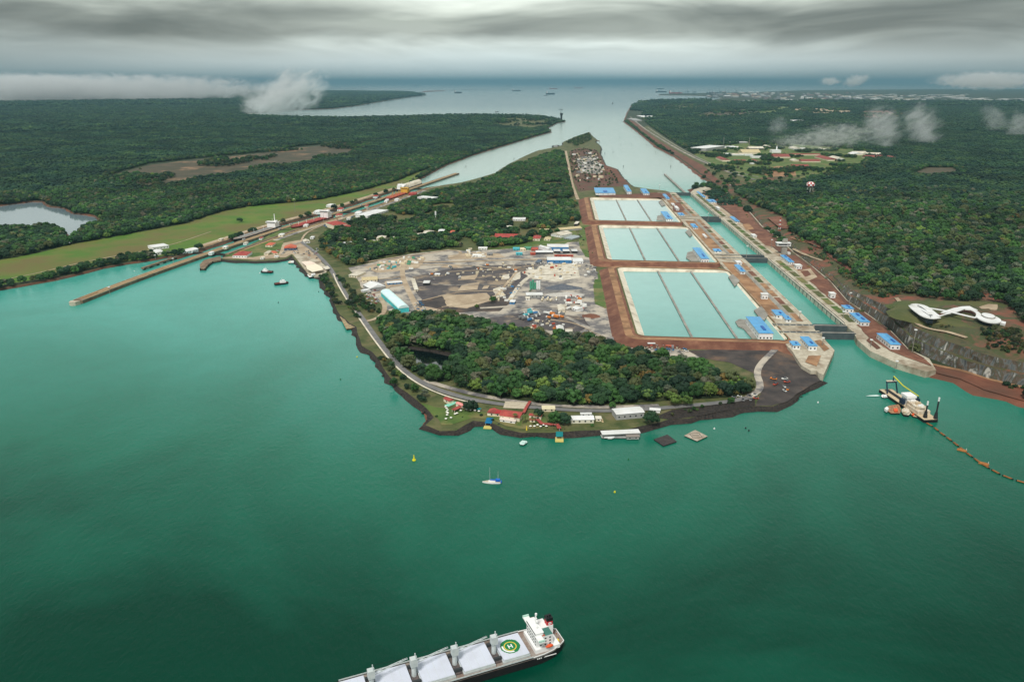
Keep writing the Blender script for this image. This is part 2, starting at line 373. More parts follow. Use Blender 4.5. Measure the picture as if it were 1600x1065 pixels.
# ---- land cover sheets
Z1, Z2, Z3, Z4 = 4.15, 4.3, 4.45, 4.6
GRASS = GL([(-300,470),(0,406),(60,395),(110,382),(200,366),(290,349),(345,331),(385,323),(430,319),(500,312),(560,299),(620,283),(645,272),(676,262)])+[old(S1-i*40, -46) for i in range(int((S1-S0)/40)+1)]+GL([(262,398.5),(240,402),(160,413),(110,425),(60,436),(0,445),(-300,512)])
sheet('grass_field', GRASS, Z1, M['grass'], step=30, amp=5)
sheet('bare_field', GL([(155,282),(189,270),(236,257),(304,250),(405,240),(473,230),(540,225),(568,226),(545,240),(473,254),(405,266),(304,280),(253,291),(203,290)]), Z1, M['field'], step=60, amp=22)
FIELD_W = GL([(150,284),(189,268),(236,255),(304,248),(405,238),(473,228),(540,223),(570,225),(545,241),(473,255),(405,267),(304,281),(253,293),(203,292)])
CLEAR_M = GL([(770,187),(800,184.5),(850,187),(862,196),(830,202),(780,197)])
sheet('rough_grass', CLEAR_M, Z1, M['scrub'], step=40, amp=10)
CAMPS = GL([(1085,240),(1110,229),(1180,222),(1250,226),(1330,232),(1360,240),(1340,262),(1310,272),(1270,277),(1240,288),(1200,286),(1140,286),(1112,270)])
sheet('camp_grass', CAMPS, Z1, M['lawn'], step=30, amp=8)
sheet('dry_field', GL([(1190,263),(1215,260),(1245,262),(1243,275),(1210,277),(1192,273)]), Z2, M['orangedirt'], step=20, amp=4)
FAR_FIELDS = [GL([(1085,183),(1120,172),(1165,171),(1170,182),(1120,187)]), GL([(1235,175),(1245,169),(1325,171),(1330,178),(1280,180)]), GL([(1343,184),(1350,174),(1400,173),(1412,182),(1370,188)]),
              GL([(1170,178),(1200,170),(1230,166),(1236,168),(1200,180)]), GL([(1100,160),(1150,157),(1160,163),(1110,165)]), GL([(1010,170),(1060,163),(1110,166),(1080,175)]),
              GL([(1420,272),(1450,262),(1490,262),(1500,272),(1450,276)])]
for k, (p, mm) in enumerate(zip(FAR_FIELDS, ('field','tandirt','reddirt','lawn','lawn','scrub','field'))):
    sheet('far_field', p, 4.6, M[mm], step=70, amp=18)
sheet('channel_slope', GL([(993,203),(1016,217),(1032,230),(1059,244),(1079,258),(1102,276),(1112,283),(1130,292),(1175,286),(1150,276),(1120,262),(1080,246),(1050,232),(1030,216),(1005,200),(985,186),(980,186)]), Z1, M['redbank'], step=20, amp=4)
sheet('channel_verge', GL([(1024,216),(1060,238),(1098,258),(1115,275),(1135,288),(1180,286),(1150,272),(1110,256),(1075,238),(1040,216),(1012,196),(1004,200)]), Z2, M['verge'], step=20, amp=4)
# peninsula ground
YARD = GL([(545,418),(575,412),(600,405),(640,397),(700,390),(735,393),(790,388),(840,380),(905,378),(915,395),(925,410),(938,440),(945,470),(955,500),(985,530),(1060,545),(1100,553),(1085,562),(1000,552),(950,543),(900,528),(840,519),(790,519),(745,506),(700,494),(645,492),(615,485),(590,470),(566,450)])
sheet('construction_yard', YARD, Z1, M['gravel'], step=12, amp=3)
sheet('dark_lot', GL([(645,432),(700,421),(760,415),(835,413),(850,418),(815,440),(800,470),(770,480),(700,478),(660,470),(648,455)]), Z2, M['darkgravel'], step=10, amp=3)
sheet('pale_lot', GL([(700,400),(735,394),(780,396),(790,402),(700,406)]), Z2, M['tandirt'], step=10, amp=3)
sheet('rubble_ground', GL([(568,418),(600,408),(640,400),(665,404),(655,418),(620,424),(590,426)]), Z2, M['tandirt'], step=10, amp=4)
sheet('rubble_ground', GL([(815,425),(850,414),(905,412),(915,425),(905,434),(870,440),(832,436)]), Z2, M['whiteconc'], step=8, amp=4)
sheet('aggregate_heap_ground', GL([(840,462),(860,450),(895,447),(912,455),(905,464),(870,468)]), Z2, M['gravel'], step=8, amp=3)
sheet('pale_lot', GL([(690,462),(760,458),(770,470),(730,482),(700,480)]), Z3, M['tandirt'], step=8, amp=5)
sheet('black_lot', GL([(650,470),(700,462),(770,460),(800,474),(780,486),(700,488),(660,482)]), Z2, M['blacksoil'], step=8, amp=4)
sheet('pale_pad', GL([(722,445),(750,441),(746,453),(715,455)]), Z4, M['tandirt'], step=6, amp=1)
sheet('pale_pad', GL([(756,447),(765,446),(762,451),(753,452)]), Z4, M['tandirt'], step=6, amp=1)
sheet('pale_pad', GL([(722,432),(748,429),(742,437),(715,438)]), Z4, M['tandirt'], step=6, amp=2)
sheet('pale_pad', GL([(785,430),(797,428),(795,436),(783,437)]), Z4, M['whiteconc'], step=6, amp=2)
sheet('parking_ground', GL([(750,500),(800,490),(860,490),(910,495),(925,510),(900,520),(850,516),(800,514)]), Z2, M['darkgravel'], step=8, amp=3)
sheet('green_slope', GL([(906,347),(927,348),(936,377),(927,404),(914,401),(905,384),(905,365)]), Z3, M['lawn'], step=10, amp=2)
sheet('green_slope', GL([(934,422),(945,431),(960,481),(945,482),(930,475),(927,447)]), Z3, M['lawn'], step=10, amp=2)
sheet('dug_ground', GL([(1075,548),(1120,546),(1195,541),(1225,540),(1246,560),(1262,572),(1282,595),(1258,607),(1230,627),(1207,634.5),(1180,634.5),(1192,604),(1180,584),(1140,566),(1095,558)]), Z1, M['blacksoil'], step=8, amp=2.5)
sheet('red_ground', GL([(1216,536),(1235,533),(1244,548),(1258,566),(1250,560),(1225,552),(1210,546)]), Z2, M['reddirt'], step=6, amp=1.5)
sheet('red_ground', GL([(1070,538),(1200,536),(1204,541),(1150,543),(1080,544)]), Z2, M['reddirt'], step=6, amp=1.5)
sheet('spit_ground', GL([(890,236),(905,231),(932,234),(937,241),(945,258),(963,264),(969,274),(981,286),(986,291),(950,292),(905,300),(897,285),(892,262)]), Z1, M['bermslope'], step=15, amp=4)
sheet('spit_grass', GL([(882,224),(905,213),(920,208),(927,217),(920,224),(895,232)]), Z1, M['scrub'], step=15, amp=3)
sheet('spit_rubble', GL([(900,248),(925,242),(942,262),(935,272),(905,270)]), Z2, M['gravel'], step=15, amp=8)
sheet('spit_red_slope', GL([(938,244),(946,259),(964,265),(970,275),(982,287),(975,288),(955,275),(940,262)]), Z3, M['redbank'], step=12, amp=2)
sheet('harbour_ground', GL([(345,403),(400,406),(447,402),(456,397),(484,424),(504,428),(500,405),(485,388),(470,375),(440,380),(400,396)]), Z1, M['tandirt'], step=12, amp=3)
sheet('harbour_lawn', GL([(352,400),(395,402),(420,398),(436,396),(446,372),(500,350),(520,345),(515,338),(480,344),(440,358),(402,377),(380,388)]), Z2, M['lawn'], step=12, amp=3)
sheet('village_lawn', GL([(640,375),(700,372),(770,368),(840,360),(895,350),(905,372),(880,382),(830,386),(770,390),(735,384),(690,380)]), Z1, M['lawn'], step=15, amp=5)
sheet('club_lawn', GL([(655,628),(680,636),(720,640),(770,645),(850,650),(860,668),(815,670),(790,665),(768,655),(740,652),(722,658),(705,664),(690,664),(684,655),(672,643)]), Z1, M['lawn'], step=8, amp=1.5)
sheet('red_spit', GL([(655,628),(668,640),(676,652),(668,660),(690,668),(712,667),(735,656),(742,658),(728,668),(712,676.5),(690,678),(664,671),(657,667),(664,658),(662,648),(652,636)], .4), .3, M['redbank'], step=5, amp=1.6)
sheet('rocky_shore', GL([(1044,655),(1076,652),(1140,640),(1180,634),(1180,622),(1140,630),(1090,636),(1050,640),(1020,652)]), Z1, M['darkbank'], step=8, amp=2)
# roads
def road(name, px, wd, z, m, zz=4): return strip(name, GL(px, zz), wd, z, m)
road('shore_road', [(470,378),(490,392),(503,405),(515,418),(521,428),(530,444),(548,473),(566,498),(590,532),(620,570),(650,594),(690,612),(740,626),(800,634),(870,640),(940,643),(1010,640),(1080,634),(1140,628),(1168,622)], 9, 4.75, M['asphalt'])
road('side_track', [(521,428),(527,444),(545,474),(562,499),(586,534),(616,572),(648,598),(690,618),(740,631)], 2.5, 4.9, M['paleconcrete'])
road('gravel_road', [(662,594),(720,612),(800,628),(870,634),(950,637),(1030,634)], 9, 4.6, M['gravel'])
road('yard_road', [(566,503),(585,500),(600,490),(602,478),(594,465)], 8, 4.7, M['tandirt'])
road('yard_road', [(655,488),(645,468),(636,450),(628,430),(630,416),(645,410),(720,409),(800,406),(905,405)], 10, 4.7, M['tandirt'])
road('yard_road', [(570,410),(620,402),(670,396),(705,390),(725,395),(700,404)], 7, 4.7, M['tandirt'])
road('yard_road', [(655,414),(720,414),(790,421),(815,418)], 6, 4.8, M['tandirt'])
road('yard_road', [(796,470),(812,445),(830,430),(870,428),(905,430)], 9, 4.8, M['whiteconc'])
road('yard_road', [(776,462),(795,440),(808,424)], 5, 4.9, M['tandirt'])
road('yard_road', [(750,482),(820,478),(870,490),(905,505),(950,528),(1010,545)], 9, 4.8, M['gravel'])
road('yard_road', [(905,412),(912,440),(918,470),(915,500),(940,522)], 10, 4.75, M['gravel'])
road('dam_road', [(1168,622),(1186,612),(1188,600),(1182,585),(1187,570),(1210,548),(1216,540),(1230,533),(1262,531)], 9, 4.95, M['gravel'])
road('spit_road', [(884,236),(889,262),(893,285),(898,300),(903,312)], 11, 4.7, M['tandirt'])
road('town_road', [(470,378),(476,366),(490,358),(520,346),(560,330),(600,318),(640,303),(690,290)], 5, 4.8, M['tandirt'])
road('town_road', [(470,378),(455,384),(440,398)], 6, 4.8, M['gravel'])
road('channel_road', [(985,183),(1005,200),(1024,212),(1060,234),(1100,254),(1140,270),(1180,281)], 14, 4.8, M['gravel'])
road('channel_road', [(1180,281),(1230,286),(1290,296)], 7, 4.8, M['gravel'])
road('railway', [(1012,199),(1034,214),(1070,236),(1110,256),(1145,268),(1185,277)], 7, 4.8, M['greyconcrete'])
road('grass_track', [(-100,478),(0,438),(60,427),(110,414),(170,402),(260,386),(330,362)], 3.5, 4.5, M['tandirt'])
for q in ([(650,440),(700,447),(760,444),(800,450)],[(660,470),(720,455),(790,455)],[(860,500),(900,505),(940,525)],[(800,486),(830,478),(870,482),(905,474)],[(690,480),(740,474),(775,462)],[(560,440),(600,436),(628,432)],[(570,462),(600,455),(620,440)],[(700,425),(760,422),(830,420)]):
    road('haul_track', q, 4, 4.72, M['gravel' if len(q) == 4 else 'tandirt'])
for q, mm in (([(600,440),(628,436),(630,446),(604,450)],'tandirt'),([(655,478),(700,486),(690,490),(650,484)],'tandirt'),([(800,428),(815,424),(812,436),(798,440)],'whiteconc'),([(770,452),(782,448),(790,462),(776,466)],'whiteconc'),([(905,425),(930,420),(934,436),(912,440)],'gravel'),([(830,444),(845,440),(840,452),(826,456)],'verge'),([(596,480),(618,470),(628,478),(606,486)],'gravel')):
    sheet('yard_patch', GL(q), 4.4, M[mm], step=6, amp=3)
# ---- east hill with its rock cut
HD = Vector((math.cos(R(28)), math.sin(R(28)))); HB = Vector((-HD.y, HD.x))
FOOT = [Vector(p) for p in GL([(1110,283),(1135,296),(1150,310),(1172,330),(1190,352),(1215,366),(1240,392),(1268,413),(1296,436),(1322,466),(1352,486),(1390,512),(1418,540),(1450,556),(1500,575),(1545,590),(1620,606),(1900,660)], 6)]
FA = np.array([[f.dot(HB), f.dot(HD)] for f in FOOT]); FA = FA[np.argsort(FA[:,0])]
BENCH = [(0,0),(3,15),(8,15.6),(11,28),(30,29.5),(48,34),(95,36),(400,38),(1500,30),(4000,10)]
def hill_prof(d, b, v):
    amp = np.clip((3000-v)/900, 0, 1); amp = amp*amp*(3-2*amp)
    low = np.clip((v-1180)/300, 0, 1)
    h = np.interp(d, [p[0] for p in BENCH], [p[1] for p in BENCH]); h2 = np.interp(d, [0,10,60,300,1500,4000], [0,8,16,30,28,10])
    return (h*(1-low)+h2*low)*amp
def ground_z(x, y):
    x = np.asarray(x, float); y = np.asarray(y, float)
    a = x*HD.x+y*HD.y; b = x*HB.x+y*HB.y; d = a-np.interp(b, FA[:,0], FA[:,1]); v = x*LS+y*LC
    z = 4+np.where((d > 0) & (x > 300) & (b < FA[-1,0]), hill_prof(np.maximum(d, 0), b, v), 0)
    return z
bs = np.concatenate([np.arange(FA[0,0], 1400, 6.0), np.arange(1400, FA[-1,0], 25)])
ds = [-3,0,1.5,3,5.5,8,9.5,11,15,22,30,38,48,60,75,95,120,160,220,300,400,550,750,1000,1400,2000,2800,4000]
vs = []
for bb in bs:
    a0 = np.interp(bb, FA[:,0], FA[:,1])
    for d in ds:
        jit = (mn.fractal(Vector((bb*.03, d*.2, 1.0)), .8, 2, 4)*3.0 if 0 <= d <= 60 else 0)
        p = HB*bb+HD*(a0+d+jit); x, y = p
        z = float(4+hill_prof(np.array(max(d, 0)), bb, np.array(x*LS+y*LC))) if d > 0 else 3.2
        if d > 12: z += mn.fractal(Vector((x*.02, y*.02, 5)), .8, 2, 3)*1.5
        vs.append((x, y, z))
nd = len(ds); fs = [(i*nd+j+1, i*nd+j, (i+1)*nd+j, (i+1)*nd+j+1)[::-1] for i in range(len(bs)-1) for j in range(nd-1)]
hm = bpy.data.materials.new('hill_ground'); hm.use_nodes = True; n = hm.node_tree.nodes; l = hm.node_tree.links; b_ = n['Principled BSDF']; b_.inputs['Roughness'].default_value = .9
g_ = n.new('ShaderNodeNewGeometry'); s_ = n.new('ShaderNodeSeparateXYZ'); l.new(g_.outputs['True Normal'], s_.inputs[0])
def nramp(scale, cols, det=6, zs=1, dist=0):
    mp = n.new('ShaderNodeMapping'); mp.inputs['Scale'].default_value = (1,1,zs); l.new(g_.outputs['Position'], mp.inputs[0])
    q = n.new('ShaderNodeTexNoise'); q.inputs['Scale'].default_value = scale; q.inputs['Detail'].default_value = det; q.inputs['Roughness'].default_value = .65; q.inputs['Distortion'].default_value = dist
    l.new(mp.outputs[0], q.inputs[0]); r = n.new('ShaderNodeValToRGB'); l.new(q.outputs['Fac'], r.inputs[0]); e = r.color_ramp.elements
    e[0].position = cols[0][0]; e[0].color = (*lin(cols[0][1]), 1); e[1].position = cols[-1][0]; e[1].color = (*lin(cols[-1][1]), 1)
    for p_, c_ in cols[1:-1]: k = e.new(p_); k.color = (*lin(c_), 1)
    return r.outputs[0]
rockc = nramp(.09, [(.3,(58,62,64)),(.42,(104,108,106)),(.48,(92,76,62)),(.54,(74,78,62)),(.58,(96,98,96)),(.66,(190,188,178))], zs=.35, dist=.6)
topc = nramp(.02, [(.3,(50,60,34)),(.4,(84,76,50)),(.47,(62,74,38)),(.55,(104,76,56)),(.64,(132,74,54)),(.72,(112,84,60))], dist=.4)
st = n.new('ShaderNodeMapRange'); l.new(s_.outputs[2], st.inputs[0]); st.inputs[1].default_value = .55; st.inputs[2].default_value = .8
mm_ = n.new('ShaderNodeMix'); mm_.data_type = 'RGBA'; l.new(st.outputs[0], mm_.inputs['Factor']); l.new(rockc, mm_.inputs['A']); l.new(topc, mm_.inputs['B']); l.new(mm_.outputs['Result'], b_.inputs['Base Color'])
o = MB().add(vs, fs).build('east_hill', hm); o['kind'] = 'structure'
HAZE = 2.6e-5
DISCS = []; SINGLE_TREES = []
_zs = [0.0]
# ================================================================ NEW LOCKS
def Lroot(name, label, cat, u, v, z=0, group=None): x, y = fromL(u, v); return thing(name, label, cat, (x, y, z), -LA, group)
def sheetL(name, u0, u1, v0, v1, z, m): return sheet(name, [fromL(u0,v0), fromL(u1,v0), fromL(u1,v1), fromL(u0,v1)], z, m)
ZP = 9.0
def prism_struct(name, pts, z0, z1, mats):
    mb = MB().prism(pts, z0, z1); o = mb.build(name, mats); o['kind'] = 'structure'; return o
UL, UR = 403.5, 453.5
lp = [fromL(UL, 2695)]+[fromL(UL, 1185)]+GL([(1276,519.5),(1286,527),(1304,547),(1287,585),(1279,582),(1276,579),(1267,579),(1252,570),(1245,560),(1238,548),(1225,535)], ZP)+[fromL(343, 1112), fromL(343, 1690), fromL(340, 2150), fromL(340, 2640)]+GL([(1000,303),(1052,300)], ZP)
prism_struct('west_lock_platform', lp, -2, ZP, M['concrete'])
rp = [fromL(UR, 1140), fromL(UR, 2695)]+GL([(1084,296),(1100,291),(1135,300),(1152,313),(1174,333),(1192,354),(1214,369),(1242,395),(1270,416),(1298,439),(1324,469),(1354,489),(1392,516),(1420,545),(1452,560),(1463,578),(1447,580),(1400,566),(1360,548),(1339,530)], ZP)
prism_struct('east_lock_platform', rp, -2, ZP, M['concrete'])
# ground strips on the platforms
random.seed(11)
for va, vb in ((1190,1640),(1700,2150),(2200,2660)):
    k = int((vb-va)/46)
    for i in range(k):
        a = va+i*(vb-va)/k+4; b = va+(i+1)*(vb-va)/k-4
        sheetL('soil_panel', 384, 394, a, b, ZP+.1, M[['orangedirt','scrub','reddirt','orangedirt'][i % 4]])
        sheetL('grass_panel', 465, 477, a, b, ZP+.1, M['lawn' if (i % 3 and va < 1500) or i % 4 == 1 else 'verge'])
    sheetL('quay_road', 375.5, 382.5, va, vb, ZP+.12, M['greyconcrete'])
    sheetL('soil_strip', 349, 374.5, va+30, vb-25, ZP+.1, M['orangedirt'])
    sheetL('quay_road', 483, 493, va-20, vb+30, ZP+.14, M['tandirt'])
sheet('red_yard', [fromL(496, 1180), fromL(496, 2610)]+GL([(1112,292),(1134,301),(1150,313),(1172,333),(1190,354),(1212,369),(1240,395),(1268,416),(1296,439),(1322,469),(1352,489),(1390,516),(1418,545),(1445,560),(1420,558),(1380,540)], ZP), ZP+.05, M['bermslope'], step=10, amp=1)
sheet('red_yard', GL([(1098,300),(1118,298),(1148,314),(1170,334),(1188,356),(1205,366),(1195,372),(1170,356),(1150,340),(1128,322)], ZP), ZP+.1, M['reddirt'], step=10, amp=2)
sheet('red_yard', GL([(1160,352),(1186,362),(1208,372),(1212,386),(1196,384),(1178,368)], ZP), ZP+.16, M['reddirt'], step=10, amp=2)
sheet('red_yard', GL([(1215,398),(1243,400),(1270,420),(1294,440),(1318,472),(1330,482),(1312,478),(1290,462),(1262,436),(1240,416)], ZP), ZP+.1, M['reddirt'], step=8, amp=2)
sheet('red_yard', GL([(1338,508),(1365,500),(1388,520),(1412,546),(1446,562),(1456,572),(1420,560),(1390,548),(1362,530)], ZP), ZP+.1, M['reddirt'], step=8, amp=2)
sheet('paved_yard', GL([(1245,424),(1266,420),(1277,433),(1262,440),(1252,434)], ZP), ZP+.3, M['tandirt'])
sheet('soil_bed', GL([(1250,424),(1262,423),(1268,430),(1258,433)], ZP), ZP+.5, M['redbank'], step=4, amp=1)
sheet('soil_bed', GL([(1353,532),(1358,528),(1376,544),(1370,546)], ZP), ZP+.3, M['redbank'], step=6, amp=.6)
sheet('soil_bed', GL([(1258,566),(1263,556),(1283,556),(1276,573)], ZP), ZP+.2, M['orangedirt'], step=6, amp=.4)
sheet('soil_bed', GL([(1273,533),(1281,531),(1296,545),(1288,549)], ZP), ZP+.2, M['orangedirt'], step=6, amp=.6)
sheet('soil_bed', GL([(1160,351),(1170,349),(1178,358),(1166,360)], ZP), ZP+.3, M['orangedirt'], step=6, amp=.6)
sheet('red_yard', GL([(1050,318),(1062,316),(1070,328),(1062,334),(1052,330)], ZP), ZP+.2, M['reddirt'], step=6, amp=.8)
sheet('red_yard', GL([(935,306),(1045,300),(1050,307),(1045,312),(1030,309),(940,311)], ZP), ZP+.3, M['redbank'], step=6, amp=.8)
# chamber walls: faces with ribs; each wall is one thing
RIBM = M['darkmetal']
def lock_wall(label, u, v0, v1, side):
    t = Lroot('lock_wall', label, 'lock wall', u, v0); L_ = v1-v0
    f = MB().box(-.5 if side > 0 else -2.2, 2.2 if side > 0 else .5, 0, L_, -1.5, ZP+.45).build('wall_face', M['whiteconc' if side > 0 else 'concrete'], t)
    if side > 0:
        for i in range(int(L_/22)):
            y = 11+i*22; MB().box(-1.1, -.52, y, y+1.3, -1, ZP-.6).build('fender_slot', RIBM, t)
        MB().box(-.75, -.52, 0, L_, ZP-1.3, ZP-.7).build('rubbing_strip', RIBM, t)
        MB().box(1.6, 2.0, 0, L_, ZP+.46, ZP+1.5).build('railing', M['darkmetal'], t)
GV = [(1131, 1168), (1652, 1682), (2158, 2186), (2682,)]
CH = [('nearest', 1185, 1645), ('middle', 1695, 2150), ('farthest', 2195, 2675)]
for nm, a, b in CH:
    lock_wall('long pale concrete wall along the right side of the %s lock chamber' % nm, UR, a, b, 1)
    lock_wall('pale concrete kerb wall along the left side of the %s lock chamber' % nm, UL, a, b, -1)
gl = {1131:'grey rolling gate facing the open lake at the near lock mouth', 1168:'grey rolling gate just behind the one facing the lake', 1652:'grey rolling gate at the far end of the nearest chamber',
      1682:'grey rolling gate at the near end of the middle chamber', 2158:'grey rolling gate at the far end of the middle chamber', 2186:'grey rolling gate at the near end of the farthest chamber', 2682:'grey rolling gate between the farthest chamber and the sea channel'}
for tup in GV:
    for v in tup:
        t = Lroot('lock_gate', gl[v], 'lock gate', UL, v)
        MB().box(-.3, UR-UL+.3, 0, 9, -1.5, ZP-.3).build('gate_leaf', M['darkmetal'], t)
        MB().box(-.3, UR-UL+.3, .8, 8.2, ZP-.3, ZP+.35).build('gate_walkway', M['greyconcrete'], t)
        for yy in (.3, 8.5): MB().box(-.2, UR-UL+.2, yy, yy+.2, ZP-.3, ZP+1.4).build('railing', M['darkmetal'], t)
        r = Lroot('gate_recess', 'long concrete recess beside the '+gl[v].replace('grey rolling ', ''), 'gate recess', UL-62, v)
        MB().box(0, 61, -3.2, 0, 0, ZP+.9).box(0, 61, 9, 12.2, 0, ZP+.9).build('recess_wall', M['concrete'], r)
        MB().box(0, 61, 0, 9, 0, ZP+.25).build('recess_floor', M['darkmetal'], r)
        for k in range(6): MB().box(4+k*10, 6+k*10, 0, 9, ZP+.25, ZP+.8).build('cross_beam', M['greyconcrete'], r)
# ---------------------------------------------------------------- basins
def rrect(u0, u1, v0, v1, rad, n=5):
    P = []
    for cx, cy, a0 in ((u1-rad, v0+rad, -90), (u1-rad, v1-rad, 0), (u0+rad, v1-rad, 90), (u0+rad, v0+rad, 180)):
        for i in range(n+1): a = R(a0+90*i/n); P.append((cx+rad*math.cos(a), cy+rad*math.sin(a)))
    return P
def loopz(P, u1, zl, zr):
    out = []
    for u, v in P:
        k = min(1, max(0, (u-(u1-25))/25)); z = zl+(zr-zl)*k; x, y = fromL(u, v); out.append((x, y, z))
    return out
BAS = [('nearest', 136, 338, Lz(1077,529.5,7)[1], Lz(1020,425.5,7)[1], (204, 270)), ('middle', 121, 334, Lz(1007,409.5,7)[1], Lz(982,357,7)[1], (189, 260)), ('farthest', 117, 330, Lz(976,347,7)[1], Lz(961,313,7)[1], (189, 257))]
ADJ = [1.0]
for bi, (nm, u0, u1, v0, v1, dv) in enumerate(BAS):
    zc = 13.0
    spec = [((0,0,0,0), 3, 7, 7, None), ((13,6,6,13), 14, zc, 9.3, M['paleconcrete']), ((16,8,8,17), 16, zc, 9.35, M['scrub']), ((20,9,12,20), 18, zc-.5, 9.35, M['reddirt']), ((32,10,22,30), 24, zc-.5, 9.35, M['orangedirt']), ((50,10,38,40), 28, 4.1, 4.1, M['reddirt'])]
    prev = None
    for (a, b, c, d), rad, zl, zr, mm in spec:
        P = rrect(u0-a, u1+b, v0-c, v1+d, rad); z_r = zr
        cur = loopz(P, u1, zl, zr)
        if prev is not None:
            n_ = len(P); mb = MB().add(prev+cur, [(i, n_+i, n_+(i+1) % n_, (i+1) % n_)[::-1] for i in range(n_)])
            q = mb.build({'pale_concrete':'basin_lining','scrub':'embankment_verge','red_dirt':'embankment_slope','orange_dirt':'embankment_road','berm_road':'embankment_road','berm_slope':'embankment_slope'}[mm.name], mm); q['kind'] = 'structure'
        prev = cur
    P = [fromL(*p) for p in rrect(u0-2, u1+2, v0-2, v1+2, 3)]
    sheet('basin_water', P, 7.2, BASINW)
    for k, u in enumerate(dv):
        t = Lroot('basin_divider', 'long straight grey wall, the %s of the two dividing the %s set of basins' % (('left','right')[k], nm), 'dividing wall', u, v0-4)
        MB().box(-1.6, 1.6, 0, v1-v0+10, 5, 8.6).build('wall', M['darkmetal'], t)
        MB().box(-1.9, 1.9, 0, v1-v0+10, 8.6, 9.0).build('coping', M['greyconcrete'], t)
# intakes on the basin side
def px_prism(name, label, cat, pts, z0, z1, m, lab2=None):
    P = GL(pts, z1); cx = sum(p[0] for p in P)/len(P); cy = sum(p[1] for p in P)/len(P)
    o = MB().prism([(a-cx, b-cy) for a, b in P], z0, z1).build(name, m); o.location = (cx, cy, 0); return tag(o, label, cat)
px_prism('basin_intake', 'grey concrete intake on the right bank of the nearest basin, upper one', 'water intake', [(1138,432),(1145,428),(1156,438),(1148,447)], 0, 10.4, M['greyconcrete'])
px_prism('basin_intake', 'grey ribbed intake on the right bank of the nearest basin, lower one', 'water intake', [(1178,484),(1190,478),(1200,492),(1194,500),(1187,496)], 0, 10.4, M['greyconcrete'])
px_prism('basin_intake', 'pointed grey intake apron in the nearest basin beside the largest blue roof', 'water intake', [(1149,502),(1155,498),(1166,499),(1186,528),(1175,528),(1162,513),(1153,509)], 0, 9.6, M['greyconcrete'])
px_prism('basin_intake', 'rounded grey intake at the near right corner of the middle basin', 'water intake', [(1072,402),(1074,394),(1082,392),(1094,407),(1080,408)], 0, 10.2, M['greyconcrete'])
px_prism('basin_intake', 'grey intake on the upper right bank of the middle basin', 'water intake', [(1071,362),(1077,357),(1082,366),(1078,370)], 0, 10, M['greyconcrete'])
px_prism('basin_intake', 'rounded grey intake at the near right corner of the farthest basin', 'water intake', [(1026,343),(1027,337),(1033,336),(1040,345)], 0, 10, M['greyconcrete'])
px_prism('basin_intake', 'grey intake on the upper right bank of the farthest basin', 'water intake', [(1029,315),(1034,312),(1040,320),(1034,322)], 0, 10, M['greyconcrete'])
o = MB().prism([(0,-4),(0,4),(175,4),(180,0),(175,-4)], -1, 5).build('guide_wall', M['greyconcrete'])
a = Vector(G(1071,301,5)); b = Vector(G(1038,271,5)); o.location = (a.x, a.y, 0); o.rotation_euler = (0,0,math.atan2(b.y-a.y, b.x-a.x)); o.scale = ((b-a).length/180, 1, 1)
tag(o, 'long thin guide wall reaching into the pale channel beyond the farthest lock gate', 'guide wall')
# ---------------------------------------------------------------- blue roofed service buildings
WHITE = mat('white_wall', (226,228,226), (240,240,238), .15); BLUE = mat('blue_roof', (70,146,200), (90,166,216), .12, rough=.5, c3=(110,160,190), scale3=.25, lo3=.5, hi3=.7); BLUED = mat('dark_blue_panel', (22,84,160), rough=.5)
GLASS = mat('window_glass', (28,38,46), rough=.25, spec=.5); WHITER = mat('white_roof', (228,230,230), (244,244,244), .1, rough=.6, c3=(206,206,200), scale3=.05)
def windows(t, w_, l_, h, zb=1.2, front=4, side=6, nm='window'):
    k = min(front, max(1, int(w_/5)))
    for i in range(k):
        x = -w_/2+(i+.5)*w_/k; MB().box(x-1.1, x+1.1, -l_/2-.12, -l_/2+.1, zb+h*.2, zb+h*.2+2.2).build(nm, GLASS, t)
    k = min(side, max(1, int(l_/7)))
    for i in range(k):
        y = -l_/2+(i+.5)*l_/k; MB().box(-w_/2-.12, -w_/2+.1, y-1.1, y+1.1, zb+h*.2, zb+h*.2+2.2).build(nm, GLASS, t)
def blue_house(bb, h, label, lights=1, name='service_building', z=ZP, roofm=None, rh=1.6):
    x0, y0, x1, y1 = bb; u0 = Lz(x0, y0, z+h)[0]; v1 = Lz((x0+x1)/2, y0, z+h)[1]; u1 = Lz(x1, y1, z)[0]; v0 = Lz(x1, y1, z)[1]
    w_ = max(6, u1-u0); l_ = max(6, v1-v0); t = Lroot(name, label, 'building', (u0+u1)/2, (v0+v1)/2, z)
    W, L_ = w_-1.6, l_-1.6
    MB().box(-W/2, W/2, -L_/2, L_/2, -.5, h-rh*.3).build('wall', WHITE, t)
    rf = MB().gable(-W/2, W/2, -L_/2, L_/2, h-rh*.3, rh, 'y' if L_ > W else 'x', .9, min(W, L_)*.4).box(-W/2-.9, W/2+.9, -L_/2-.9, L_/2+.9, h-rh*.3-.5, h-rh*.3-.01).build('roof', roofm or BLUE, t)
    for k in range(lights):
        yy = -L_*.28+k*L_*.45
        if L_ > W: q = MB().box(-W*.1, W*.1, yy-L_*.12, yy+L_*.12, h, h+rh+.3)
        else: q = MB().box(yy-2-W*.05, yy+2+W*.05, -L_*.1, L_*.1, h, h+rh+.3)
        s_ = q.build('skylight', BLUED, rf)
    windows(t, W, L_, h*.6)
    DISCS.append((*fromL((u0+u1)/2, (v0+v1)/2), max(w_, l_)*.6)); return t
